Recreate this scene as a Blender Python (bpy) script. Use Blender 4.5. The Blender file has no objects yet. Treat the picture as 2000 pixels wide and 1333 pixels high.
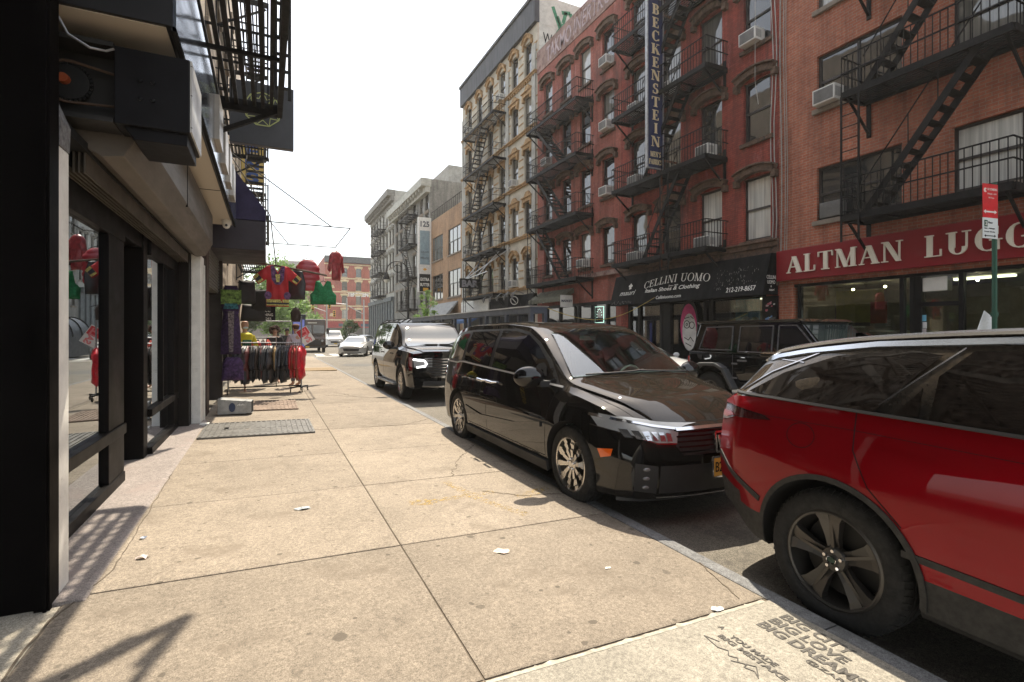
import bpy, bmesh, math, random
from mathutils import Vector, Matrix
from mathutils.bvhtree import BVHTree
rad = math.radians
rnd = random.Random(7)
SC = bpy.context.scene
COL = SC.collection

# ------------------------------------------------------------ camera, sky, sun, exposure
TH = rad(25.48)
CT, ST = math.cos(TH), math.sin(TH)
CAMZ = 1.48
cam = bpy.data.cameras.new('camera'); camo = bpy.data.objects.new('camera', cam); COL.objects.link(camo)
camo.location = (0, 0, CAMZ); camo.rotation_euler = (rad(90), 0, -TH)
cam.lens = 18.0; cam.sensor_width = 36.0; cam.shift_y = -0.00825
cam.clip_start = 0.05; cam.clip_end = 4000
SC.camera = camo
SUNV = Vector((.25, .52, 1.0)).normalized()
world = bpy.data.worlds.new('World'); SC.world = world; world.use_nodes = True
wn = world.node_tree.nodes; wl = world.node_tree.links
sky = wn.new('ShaderNodeTexSky'); sky.sky_type = 'NISHITA'; sky.sun_disc = False
sky.sun_elevation = math.asin(SUNV.z); sky.sun_rotation = math.atan2(SUNV.x, SUNV.y)
sky.air_density = 1.3; sky.dust_density = 2.5; sky.ozone_density = 0.8; sky.altitude = 0
bg = wn['Background']; bg.inputs['Strength'].default_value = 0.125
wx = wn.new('ShaderNodeMix'); wx.data_type = 'RGBA'; wx.inputs[0].default_value = 0.42; wx.inputs[7].default_value = (11.5, 11.5, 11.5, 1)   # milky veil over the blue
wl.new(sky.outputs[0], wx.inputs[6]); wl.new(wx.outputs[2], bg.inputs['Color'])
sun = bpy.data.lights.new('sun', 'SUN'); suno = bpy.data.objects.new('sun', sun); COL.objects.link(suno)
sun.energy = 5.0; sun.angle = rad(0.55); sun.color = (1.0, 0.90, 0.74)
suno.rotation_euler = (-SUNV).to_track_quat('-Z', 'Y').to_euler()
SC.view_settings.view_transform = 'Standard'; SC.view_settings.look = 'None'
SC.view_settings.gamma = 1.0
SC.view_settings.exposure = 0.85
SC.render.engine = 'CYCLES'

# ------------------------------------------------------------ helpers
def Yat(px, X):                       # where a line at lateral distance X stands along the street
    Z = 1000.0*X/CT/(px-523.5)
    return (Z - X*ST)/CT
def Zof(X, Y): return X*ST+Y*CT
def zat(py, X, Y): return CAMZ+(650-py)/1000.0*Zof(X, Y)

class MB:
    def __init__(s): s.v=[]; s.f=[]; s.m=[]; s.T=None
    def add(s, vs, fs, m=0):
        b=len(s.v)
        if s.T is not None: vs=[s.T@Vector(p) for p in vs]
        s.v += [tuple(p) for p in vs]
        for f in fs: s.f.append(tuple(b+i for i in f)); s.m.append(m)
        return s
    def box(s, x0,y0,z0,x1,y1,z1, m=0):
        if x0>x1: x0,x1=x1,x0
        if y0>y1: y0,y1=y1,y0
        if z0>z1: z0,z1=z1,z0
        return s.add([(x0,y0,z0),(x1,y0,z0),(x1,y1,z0),(x0,y1,z0),(x0,y0,z1),(x1,y0,z1),(x1,y1,z1),(x0,y1,z1)],
              [(0,3,2,1),(4,5,6,7),(0,1,5,4),(1,2,6,5),(2,3,7,6),(3,0,4,7)],m)
    def bar(s, p, q, w, h, m=0, up=(0,0,1)):
        p=Vector(p); q=Vector(q); d=(q-p)
        if d.length<1e-6: return s
        d.normalize(); u=Vector(up)
        if abs(d.dot(u))>.98: u=Vector((0,1,0)) if abs(d.y)<.9 else Vector((1,0,0))
        a=d.cross(u).normalized(); b=a.cross(d).normalized()
        a*=w/2; b*=h/2
        vs=[p-a-b,p+a-b,p+a+b,p-a+b,q-a-b,q+a-b,q+a+b,q-a+b]
        return s.add(vs,[(0,1,2,3),(4,7,6,5),(0,4,5,1),(1,5,6,2),(2,6,7,3),(3,7,4,0)],m)
    def quad(s,a,b,c,d,m=0): return s.add([a,b,c,d],[(0,1,2,3)],m)
    def prism(s, poly, o, ax, ay, az, d, m=0):          # poly in (ax,ay) from o, pushed d along az
        o=Vector(o);ax=Vector(ax);ay=Vector(ay);az=Vector(az)
        n=len(poly)
        A=[o+ax*p[0]+ay*p[1] for p in poly]; B=[p+az*d for p in A]
        return s.add(A+B,[tuple(range(n))[::-1],tuple(range(n,2*n))]+[(i,(i+1)%n,n+(i+1)%n,n+i) for i in range(n)],m)
    def tube(s, pts, r, n=6, m=0, caps=True):
        pts=[Vector(p) for p in pts]; rs=r if isinstance(r,(list,tuple)) else [r]*len(pts)
        rings=[]; u=None
        for i,p in enumerate(pts):
            d=(pts[min(i+1,len(pts)-1)]-pts[max(i-1,0)])
            if d.length<1e-9: d=Vector((0,0,1))
            d.normalize()
            if u is None: u=d.orthogonal().normalized()
            u=(u-d*u.dot(d))
            u=u.normalized() if u.length>1e-6 else d.orthogonal().normalized()
            w=d.cross(u)
            rings.append([p+(u*math.cos(t)+w*math.sin(t))*rs[i] for t in [2*math.pi*k/n for k in range(n)]])
        vs=[q for rg in rings for q in rg]; fs=[]
        for i in range(len(pts)-1):
            for k in range(n):
                a=i*n+k;b=i*n+(k+1)%n; fs.append((a,b,b+n,a+n))
        if caps: fs+= [tuple(range(n))[::-1], tuple(range((len(pts)-1)*n,len(pts)*n))]
        return s.add(vs,fs,m)
    def lathe(s, prof, n=32, o=(0,0,0), axis='y', m=0, closed=False):   # prof (r, t)
        vs=[];o=Vector(o)
        for (r,t) in prof:
            for k in range(n):
                a=2*math.pi*k/n; c=r*math.cos(a); d=r*math.sin(a)
                vs.append(o+(Vector((c,t,d)) if axis=='y' else Vector((c,d,t)) if axis=='z' else Vector((t,c,d))))
        fs=[]; L=len(prof)
        for i in range(L if closed else L-1):
            j=(i+1)%L
            for k in range(n): fs.append((i*n+k,i*n+(k+1)%n,j*n+(k+1)%n,j*n+k))
        return s.add(vs,fs,m)
    def sphere(s,c,r,nu=12,nv=8,m=0,sc=(1,1,1)):
        c=Vector(c); vs=[];fs=[]
        for i in range(nv+1):
            ph=math.pi*i/nv
            for k in range(nu):
                t=2*math.pi*k/nu
                vs.append(c+Vector((r*sc[0]*math.sin(ph)*math.cos(t),r*sc[1]*math.sin(ph)*math.sin(t),r*sc[2]*math.cos(ph))))
        for i in range(nv):
            for k in range(nu): fs.append((i*nu+k,(i+1)*nu+k,(i+1)*nu+(k+1)%nu,i*nu+(k+1)%nu))
        return s.add(vs,fs,m)
    def build(s, name, mats, parent=None, smooth=False, bevel=0, angle=35, loc=None, rotz=None, merge=False):
        me=bpy.data.meshes.new(name); me.from_pydata(s.v,[],s.f)
        mats=mats if isinstance(mats,(list,tuple)) else [mats]
        for m in mats: me.materials.append(m)
        me.polygons.foreach_set('material_index', s.m)
        bm=bmesh.new(); bm.from_mesh(me)
        if merge: bmesh.ops.remove_doubles(bm,verts=bm.verts,dist=1e-5)
        bmesh.ops.recalc_face_normals(bm,faces=bm.faces)
        bm.to_mesh(me); bm.free()
        if smooth:
            me.shade_smooth(); me.set_sharp_from_angle(angle=rad(angle))
        o=bpy.data.objects.new(name,me); COL.objects.link(o)
        if loc is not None: o.location=loc
        if rotz is not None: o.rotation_euler=(0,0,rotz)
        if parent is not None: o.parent=parent
        if bevel:
            md=o.modifiers.new('bevel','BEVEL'); md.width=bevel; md.segments=2; md.limit_method='ANGLE'; md.angle_limit=rad(40)
        return o

def tag(o,label,cat,group=None):
    o['label']=label; o['category']=cat
    if group: o['group']=group
    return o
def thing(name,label,cat,loc=(0,0,0),rotz=0,group=None):
    o=bpy.data.objects.new(name,None); COL.objects.link(o); o.location=loc; o.rotation_euler=(0,0,rotz)
    o.empty_display_size=.2
    return tag(o,label,cat,group)
def kind(o,k='structure'): o['kind']=k; return o

# ------------------------------------------------------------ materials
def newmat(name):
    m=bpy.data.materials.new(name); m.use_nodes=True
    nt=m.node_tree; return m,nt,nt.nodes,nt.links,nt.nodes['Principled BSDF']
def ramp(n,l,src,stops):
    r=n.new('ShaderNodeValToRGB'); e=r.color_ramp.elements
    while len(e)<len(stops): e.new(.5)
    for i,(p,c) in enumerate(stops):
        e[i].position=p; e[i].color=(c if isinstance(c,tuple) else (c,c,c))+(1,)
    l.new(src,r.inputs[0]); return r
def noise(n,l,vec,scale,detail=4,rough=.6):
    t=n.new('ShaderNodeTexNoise'); t.inputs['Scale'].default_value=scale; t.inputs['Detail'].default_value=detail
    t.inputs['Roughness'].default_value=rough; l.new(vec,t.inputs['Vector']); return t
def mixc(n,l,mode,f,a,b):
    x=n.new('ShaderNodeMix'); x.data_type='RGBA'; x.blend_type=mode
    for s,val in ((x.inputs[0],f),(x.inputs[6],a),(x.inputs[7],b)):
        if hasattr(val,'is_output') or isinstance(val,bpy.types.NodeSocket): l.new(val,s)
        elif isinstance(val,tuple): s.default_value=val+(1,)
        else: s.default_value=val
    return x.outputs[2]
def M(name,col,rough=.6,metal=0,var=.18,scale=3.0,bump=0.0,bscale=40,coat=0,spec=None,emit=None,trans=0,dirt=None,stretch=None):
    m,nt,n,l,p=newmat(name)
    tc=n.new('ShaderNodeTexCoord'); vec=tc.outputs['Object']
    if stretch:
        mp=n.new('ShaderNodeMapping'); mp.inputs['Scale'].default_value=stretch; l.new(vec,mp.inputs[0]); vec=mp.outputs[0]
    nz=noise(n,l,vec,scale,6,.65)
    lo=tuple(max(0,c*(1-var*1.6)) for c in col); hi=tuple(min(1,c*(1+var)) for c in col)
    r=ramp(n,l,nz.outputs[0],[(.3,lo),(.7,hi)])
    out=r.outputs[0]
    if dirt:
        dz=noise(n,l,vec,dirt[1],8,.7); rr=ramp(n,l,dz.outputs[0],[(dirt[2],0.0),(min(.99,dirt[2]+.12),1.0)])
        out=mixc(n,l,'MIX',rr.outputs[0],out,dirt[0])
    l.new(out,p.inputs['Base Color'])
    p.inputs['Roughness'].default_value=rough; p.inputs['Metallic'].default_value=metal
    rr2=ramp(n,l,nz.outputs[0],[(.25,min(1,rough*1.25)),(.75,rough*.85)]); l.new(rr2.outputs[0],p.inputs['Roughness'])
    if coat: p.inputs['Coat Weight'].default_value=coat; p.inputs['Coat Roughness'].default_value=.02
    if spec is not None: p.inputs['Specular IOR Level'].default_value=spec
    if emit: p.inputs['Emission Color'].default_value=emit[0]+(1,); p.inputs['Emission Strength'].default_value=emit[1]
    if bump:
        b=n.new('ShaderNodeBump'); b.inputs['Strength'].default_value=bump; b.inputs['Distance'].default_value=.01
        z=noise(n,l,vec,bscale,5,.6); l.new(z.outputs[0],b.inputs['Height']); l.new(b.outputs[0],p.inputs['Normal'])
    return m
def brick(name,c1,c2,mortar,bw=.21,rh=.075,ms=.008,stain=None,rough=.85):
    m,nt,n,l,p=newmat(name)
    tc=n.new('ShaderNodeTexCoord'); sp=n.new('ShaderNodeSeparateXYZ'); l.new(tc.outputs['Object'],sp.inputs[0])
    ad=n.new('ShaderNodeMath'); ad.operation='ADD'; l.new(sp.outputs[0],ad.inputs[0]); l.new(sp.outputs[1],ad.inputs[1])
    cb=n.new('ShaderNodeCombineXYZ'); l.new(ad.outputs[0],cb.inputs[0]); l.new(sp.outputs[2],cb.inputs[1])
    b=n.new('ShaderNodeTexBrick'); l.new(cb.outputs[0],b.inputs['Vector'])
    b.inputs['Scale'].default_value=1; b.inputs['Brick Width'].default_value=bw; b.inputs['Row Height'].default_value=rh
    b.inputs['Mortar Size'].default_value=ms; b.inputs['Mortar Smooth'].default_value=.3; b.inputs['Bias'].default_value=-.1
    b.inputs['Color1'].default_value=c1+(1,); b.inputs['Color2'].default_value=c2+(1,); b.inputs['Mortar'].default_value=mortar+(1,)
    z=noise(n,l,tc.outputs['Object'],.55,7,.7); r=ramp(n,l,z.outputs[0],[(.32,.62),(.52,1.0),(.72,1.18)])
    out=mixc(n,l,'MULTIPLY',1.0,b.outputs[0],r.outputs[0])
    z2=noise(n,l,tc.outputs['Object'],9,5,.6); r2=ramp(n,l,z2.outputs[0],[(.3,.78),(.7,1.15)])
    out=mixc(n,l,'MULTIPLY',1.0,out,r2.outputs[0])
    mq=n.new('ShaderNodeMapping'); mq.inputs['Scale'].default_value=(2.5,2.5,.16); l.new(tc.outputs['Object'],mq.inputs[0])
    zs=noise(n,l,mq.outputs[0],1.6,7,.7); rs=ramp(n,l,zs.outputs[0],[(.34,.62),(.5,.96),(.66,1.12)]); out=mixc(n,l,'MULTIPLY',1.0,out,rs.outputs[0])
    if stain:
        mp=n.new('ShaderNodeMapping'); mp.inputs['Scale'].default_value=(1,1,.3); l.new(tc.outputs['Object'],mp.inputs[0])
        z3=noise(n,l,mp.outputs[0],.9,9,.72); r3=ramp(n,l,z3.outputs[0],[(.52,0.0),(.64,.8)])
        out=mixc(n,l,'MIX',r3.outputs[0],out,stain)
        z4=noise(n,l,mp.outputs[0],1.7,9,.75); r4=ramp(n,l,z4.outputs[0],[(.56,0.0),(.70,.55)])
        out=mixc(n,l,'MIX',r4.outputs[0],out,tuple(min(1,x*1.3+.22) for x in c1))
    l.new(out,p.inputs['Base Color']); p.inputs['Roughness'].default_value=rough
    bp=n.new('ShaderNodeBump'); bp.inputs['Strength'].default_value=.6; bp.inputs['Distance'].default_value=.006; bp.invert=True
    l.new(b.outputs['Fac'],bp.inputs['Height']); l.new(bp.outputs[0],p.inputs['Normal'])
    return m
def glassmat(name,col,rough=.03,wav=.02,spec=.9,curtain=None):
    m,nt,n,l,p=newmat(name)
    tc=n.new('ShaderNodeTexCoord')
    p.inputs['Base Color'].default_value=col+(1,)
    if curtain:
        mp=n.new('ShaderNodeMapping'); mp.inputs['Scale'].default_value=(9,1,.25); l.new(tc.outputs['Object'],mp.inputs[0])
        z=noise(n,l,mp.outputs[0],1.6,3,.5); r=ramp(n,l,z.outputs[0],[(.35,tuple(c*.6 for c in curtain)),(.65,curtain)]); l.new(r.outputs[0],p.inputs['Base Color'])
    p.inputs['Roughness'].default_value=rough; p.inputs['Specular IOR Level'].default_value=spec
    p.inputs['Coat Weight'].default_value=.6; p.inputs['Coat Roughness'].default_value=.01
    b=n.new('ShaderNodeBump'); b.inputs['Strength'].default_value=wav; b.inputs['Distance'].default_value=.2
    z=noise(n,l,tc.outputs['Object'],1.3,2,.4); l.new(z.outputs[0],b.inputs['Height'])
    l.new(b.outputs[0],p.inputs['Normal']); l.new(b.outputs[0],p.inputs['Coat Normal'])
    return m
def seeglass(name,tint=(.85,.9,.88),refl=.25):
    m,nt,n,l,p=newmat(name); n.remove(p)
    out=n['Material Output']; t=n.new('ShaderNodeBsdfTransparent'); t.inputs[0].default_value=tint+(1,)
    g=n.new('ShaderNodeBsdfGlossy'); g.inputs['Roughness'].default_value=.01; g.inputs['Color'].default_value=(.9,.95,1,1)
    f=n.new('ShaderNodeFresnel'); f.inputs[0].default_value=1.5
    a=n.new('ShaderNodeMath'); a.operation='MULTIPLY_ADD'; l.new(f.outputs[0],a.inputs[0]); a.inputs[1].default_value=1.6; a.inputs[2].default_value=refl-.06; a.use_clamp=True
    x=n.new('ShaderNodeMixShader'); l.new(a.outputs[0],x.inputs[0]); l.new(t.outputs[0],x.inputs[1]); l.new(g.outputs[0],x.inputs[2]); l.new(x.outputs[0],out.inputs[0])
    return m

def concrete(name,base,dark,speck=.5,gum=True,stains=True,island=False):
    m,nt,n,l,p=newmat(name)
    tc=n.new('ShaderNodeTexCoord'); V=tc.outputs['Object']
    a=noise(n,l,V,.9,8,.7); r=ramp(n,l,a.outputs[0],[(.3,tuple(c*.80 for c in base)),(.5,base),(.7,tuple(min(1,c*1.12) for c in base))])
    out=r.outputs[0]
    b=noise(n,l,V,180,3,.7); r=ramp(n,l,b.outputs[0],[(.36,.42),(.5,1.0),(.64,1.45)]); out=mixc(n,l,'MULTIPLY',speck,out,r.outputs[0])
    b=noise(n,l,V,45,4,.8); r=ramp(n,l,b.outputs[0],[(.36,.66),(.62,1.16)]); out=mixc(n,l,'MULTIPLY',.9,out,r.outputs[0])
    b=noise(n,l,V,7,6,.8); r=ramp(n,l,b.outputs[0],[(.35,.86),(.65,1.08)]); out=mixc(n,l,'MULTIPLY',.9,out,r.outputs[0])
    if stains:
        s=noise(n,l,V,1.7,6,.75); r=ramp(n,l,s.outputs[0],[(.54,0.0),(.66,.7)]); out=mixc(n,l,'MIX',r.outputs[0],out,dark)
    if gum:
        for sc,th,seed in ((2.3,.085,0),(4.2,.10,7.3),(7.5,.12,3.1)):
            mp=n.new('ShaderNodeMapping'); mp.inputs['Location'].default_value=(seed,seed*2,0); l.new(V,mp.inputs[0])
            ns=noise(n,l,V,14,2,.5); ds=n.new('ShaderNodeMix'); ds.data_type='RGBA'; ds.inputs[0].default_value=.04
            l.new(mp.outputs[0],ds.inputs[6]); l.new(ns.outputs['Color'],ds.inputs[7])
            v=n.new('ShaderNodeTexVoronoi'); v.inputs['Scale'].default_value=sc; v.inputs['Randomness'].default_value=1; l.new(ds.outputs[2],v.inputs['Vector'])
            r=ramp(n,l,v.outputs['Distance'],[(th*.8,1.0),(th,0.0)])
            rc=ramp(n,l,v.outputs['Color'],[(.35,0.0),(.6,.85)]); f=n.new('ShaderNodeMath'); f.operation='MULTIPLY'
            l.new(r.outputs[0],f.inputs[0]); l.new(rc.outputs[0],f.inputs[1])
            out=mixc(n,l,'MIX',f.outputs[0],out,tuple(c*.42 for c in base))
    if island:
        g=n.new('ShaderNodeNewGeometry'); r=ramp(n,l,g.outputs['Random Per Island'],[(0,.84),(1,1.08)]); out=mixc(n,l,'MULTIPLY',1.0,out,r.outputs[0])
    l.new(out,p.inputs['Base Color']); p.inputs['Roughness'].default_value=.88; p.inputs['Specular IOR Level'].default_value=.25
    bp=n.new('ShaderNodeBump'); bp.inputs['Strength'].default_value=.35; bp.inputs['Distance'].default_value=.004
    z=noise(n,l,V,90,5,.7); l.new(z.outputs[0],bp.inputs['Height']); l.new(bp.outputs[0],p.inputs['Normal'])
    return m

def paint(name,col,rough=.3,metal=.0,coat=1.0,dust=None,flake=0):
    m,nt,n,l,p=newmat(name)
    tc=n.new('ShaderNodeTexCoord'); V=tc.outputs['Object']
    out=None
    nz=noise(n,l,V,2.2,6,.7); r=ramp(n,l,nz.outputs[0],[(.3,tuple(c*.93 for c in col)),(.7,tuple(min(1,c*1.07) for c in col))]); out=r.outputs[0]
    if dust:                     # dust settles on faces that look up
        g=n.new('ShaderNodeNewGeometry'); sp=n.new('ShaderNodeSeparateXYZ'); l.new(g.outputs['Normal'],sp.inputs[0])
        up=ramp(n,l,sp.outputs[2],[(.35,dust[1]*.06),(.95,dust[1])])
        dn=noise(n,l,V,60,8,.8); dr=ramp(n,l,dn.outputs[0],[(.38,.25),(.62,1.0)])
        f=n.new('ShaderNodeMath'); f.operation='MULTIPLY'; l.new(up.outputs[0],f.inputs[0]); l.new(dr.outputs[0],f.inputs[1])
        out=mixc(n,l,'MIX',f.outputs[0],out,dust[0])
        rr=n.new('ShaderNodeMath'); rr.operation='MULTIPLY_ADD'; l.new(f.outputs[0],rr.inputs[0]); rr.inputs[1].default_value=.10; rr.inputs[2].default_value=.004
        l.new(rr.outputs[0],p.inputs['Coat Roughness'])
    else: p.inputs['Coat Roughness'].default_value=.004
    l.new(out,p.inputs['Base Color'])
    p.inputs['Roughness'].default_value=rough; p.inputs['Metallic'].default_value=metal; p.inputs['Coat Weight'].default_value=coat; p.inputs['Specular IOR Level'].default_value=.0; p.inputs['Coat IOR'].default_value=1.55
    return m

asphalt=concrete('asphalt',(.165,.148,.122),(.07,.065,.058),.9,False,True)
walkmat=concrete('sidewalk_concrete',(.272,.228,.178),(.17,.138,.104),.5,True,True,True)
newconc=concrete('new_concrete',(.30,.275,.228),(.29,.26,.21),.35,False,False)
farwalk=concrete('far_concrete',(.40,.36,.29),(.25,.22,.18),.5)
groove=M('groove_dirt',(.11,.085,.06),.95)
kerbm=concrete('kerb_stone',(.20,.20,.20),(.13,.13,.125),.5,False)
pinkslab=concrete('pinkish_slab',(.27,.235,.215),(.26,.21,.19),.5,False,True)
brickO=brick('orange_brick',(.34,.098,.050),(.42,.14,.075),(.34,.22,.16),.215,.078,.009)
brickR=brick('dark_red_brick',(.27,.045,.028),(.33,.066,.042),(.14,.035,.024),.21,.07,.007,stain=(.025,.018,.017))
brickB=brick('worn_red_brick',(.32,.072,.048),(.38,.10,.07),(.24,.12,.09),.21,.07,.010,stain=(.10,.045,.035))
brickT=brick('tan_brick',(.40,.24,.13),(.33,.19,.10),(.30,.22,.15),.21,.08,.008)
brickN=brick('tenement_brick',(.36,.075,.05),(.40,.10,.06),(.30,.14,.10),.25,.09,.01)
brickG=brick('grey_brick',(.24,.23,.205),(.29,.28,.25),(.2,.19,.17),.25,.09,.012)
limest=M('cream_stone',(.47,.425,.34),.85,var=.2,scale=1.6,bump=.3,dirt=((.26,.20,.13),3.2,.56))
ochre=M('ochre_terracotta',(.38,.235,.105),.85,var=.3,scale=5,bump=.4,dirt=((.18,.11,.05),6,.55))
greyst=M('grey_stone',(.30,.29,.26),.85,var=.2,scale=2,bump=.3,dirt=((.20,.19,.16),2.5,.58))
palec=M('pale_stone',(.38,.37,.33),.85,var=.15,scale=2,dirt=((.3,.28,.24),3,.58))
trimY=M('tenement_trim',(.62,.50,.30),.8)
brown=M('brownstone_trim',(.11,.065,.042),.9,var=.35,scale=6,bump=.5,dirt=((.03,.024,.02),5,.55))
sillm=M('sill_stone',(.22,.18,.14),.9,bump=.3)
iron=M('fire_escape_iron',(.012,.011,.011),.6,metal=0,var=.4,scale=8,dirt=((.045,.022,.013),9,.64),spec=.15)
blackp=M('black_paint',(.006,.006,.007),.4,var=.3,scale=4,spec=.2)
blackm=M('black_matt',(.009,.009,.010),.8,var=.3,spec=.2)
frameb=M('brown_window_frame',(.035,.028,.024),.5)
frameg=M('grey_window_frame',(.10,.10,.095),.5)
glassD=glassmat('dark_window_glass',(.018,.020,.022))
glassC=glassmat('curtained_window_glass',(.2,.2,.18),curtain=(.30,.29,.25))
_n=glassC.node_tree.nodes; _l=glassC.node_tree.links; _oi=_n.new('ShaderNodeObjectInfo'); _rr=ramp(_n,_l,_oi.outputs['Random'],[(.0,.12),(.45,.4),(1,1.5)])
_s=[k for k in _l if k.to_socket.name=='Base Color'][0].from_socket; _l.new(mixc(_n,_l,'MULTIPLY',1.0,_s,_rr.outputs[0]),_n['Principled BSDF'].inputs['Base Color'])
glassW=glassmat('bright_curtain_glass',(.4,.4,.38),curtain=(.62,.61,.56))
acw=M('air_conditioner_white',(.62,.60,.55),.5,var=.08); acg=M('air_conditioner_grille',(.16,.155,.145),.6)
whitep=M('white_paint',(.72,.70,.65),.6,var=.1,scale=6,dirt=((.42,.39,.34),7,.62))
signred=M('sign_red',(.22,.004,.010),.4,var=.06)
cream=M('sign_cream',(.72,.66,.54),.5,var=.05)
navy=M('sign_navy',(.012,.020,.070),.4,var=.15)
gold=M('sign_gold',(.62,.50,.30),.5,var=.1)
awnb=M('black_awning_cloth',(.009,.009,.0095),.8,spec=.15,var=.4,scale=3,bump=.15,bscale=6,dirt=((.14,.13,.12),10,.70),stretch=(1,1,.3))
awnl=M('white_lettering',(.75,.73,.68),.6,var=.05)
rubber=M('tyre_rubber',(.012,.012,.012),.8,var=.2,scale=30,bump=.2,bscale=90)
plast=M('black_plastic',(.015,.015,.016),.55,var=.2)
chrome=M('chrome',(.72,.72,.74),.08,metal=1,var=.04)
brushed=M('machined_alloy',(.58,.56,.53),.25,metal=1,var=.08)
darkalloy=M('dark_alloy',(.085,.08,.075),.38,metal=.75,var=.1)
greym=M('galvanised_steel',(.34,.34,.34),.45,metal=.7,var=.2,scale=12)
greenp=M('green_post',(.012,.075,.045),.45,var=.2)
# ------------------------------------------------------------ text
_tc={}
def textmesh(s,shear=0,spacing=1.0,bold=0,extrude=.01):
    k=(s,shear,spacing,bold,extrude)
    if k in _tc: return _tc[k]
    c=bpy.data.curves.new('t','FONT'); c.body=s; c.size=1; c.shear=shear; c.space_character=spacing; c.offset=bold; c.extrude=extrude
    c.resolution_u=3
    o=bpy.data.objects.new('t',c); COL.objects.link(o)
    dg=bpy.context.evaluated_depsgraph_get(); dg.update()
    me=bpy.data.meshes.new_from_object(o.evaluated_get(dg))
    vs=[tuple(v.co) for v in me.vertices]; fs=[tuple(p.vertices) for p in me.polygons]
    bpy.data.objects.remove(o); bpy.data.meshes.remove(me)
    if vs:
        x0=min(v[0] for v in vs);x1=max(v[0] for v in vs);y0=min(v[1] for v in vs);y1=max(v[1] for v in vs)
    else: x0=x1=y0=y1=0
    _tc[k]=(vs,fs,x0,x1,y0,y1); return _tc[k]
def text(mb,s,o,rt,up,w=None,h=None,depth=.012,center=False,m=0,warp=None,**kw):
    """put the words s with their lower left at o; w and h fit them"""
    vs,fs,x0,x1,y0,y1=textmesh(s,**kw)
    o=Vector(o);rt=Vector(rt).normalized();up=Vector(up).normalized();nz=rt.cross(up)
    hh=(h/(y1-y0)) if h else (w/(x1-x0)); ww=(w/(x1-x0)) if w else hh
    if center: o=o-rt*((x1-x0)*ww/2)
    P=[]
    for v in vs:
        X=(v[0]-x0)*ww; Y=(v[1]-y0)*hh
        if warp: X,Y=warp(X,Y)
        P.append(o+rt*X+up*Y+nz*(v[2]/.01*depth/2+depth/2))
    mb.add(P,fs,m); return (x1-x0)*ww
# serif letters: quads and rings in a 1-high box -> (width, [polygons])
def _arc(cx,cy,rx,ry,a0,a1,t0,t1=None,n=14):      # ring of uneven thickness: thick at the sides, thin above and below
    ps=[]
    for i in range(n):
        q=[]
        for a in (a0+(a1-a0)*i/n,a0+(a1-a0)*(i+1)/n):
            c,s=math.cos(rad(a)),math.sin(rad(a)); t=t1+(t0-t1)*abs(c)**1.3
            q.append(((cx+rx*c,cy+ry*s),(cx+(rx-t)*c,cy+(ry-min(t,t1*1.1))*s)))
        ps.append([q[0][0],q[1][0],q[1][1],q[0][1]])
    return ps
def _st(x,w,y0=0,y1=1): return [(x,y0),(x+w,y0),(x+w,y1),(x,y1)]
def _h(x0,x1,y,t): return [(x0,y),(x1,y),(x1,y+t),(x0,y+t)]
def _dg(x0,y0,x1,y1,w): return [(x0,y0),(x0+w,y0),(x1+w,y1),(x1,y1)]
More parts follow.
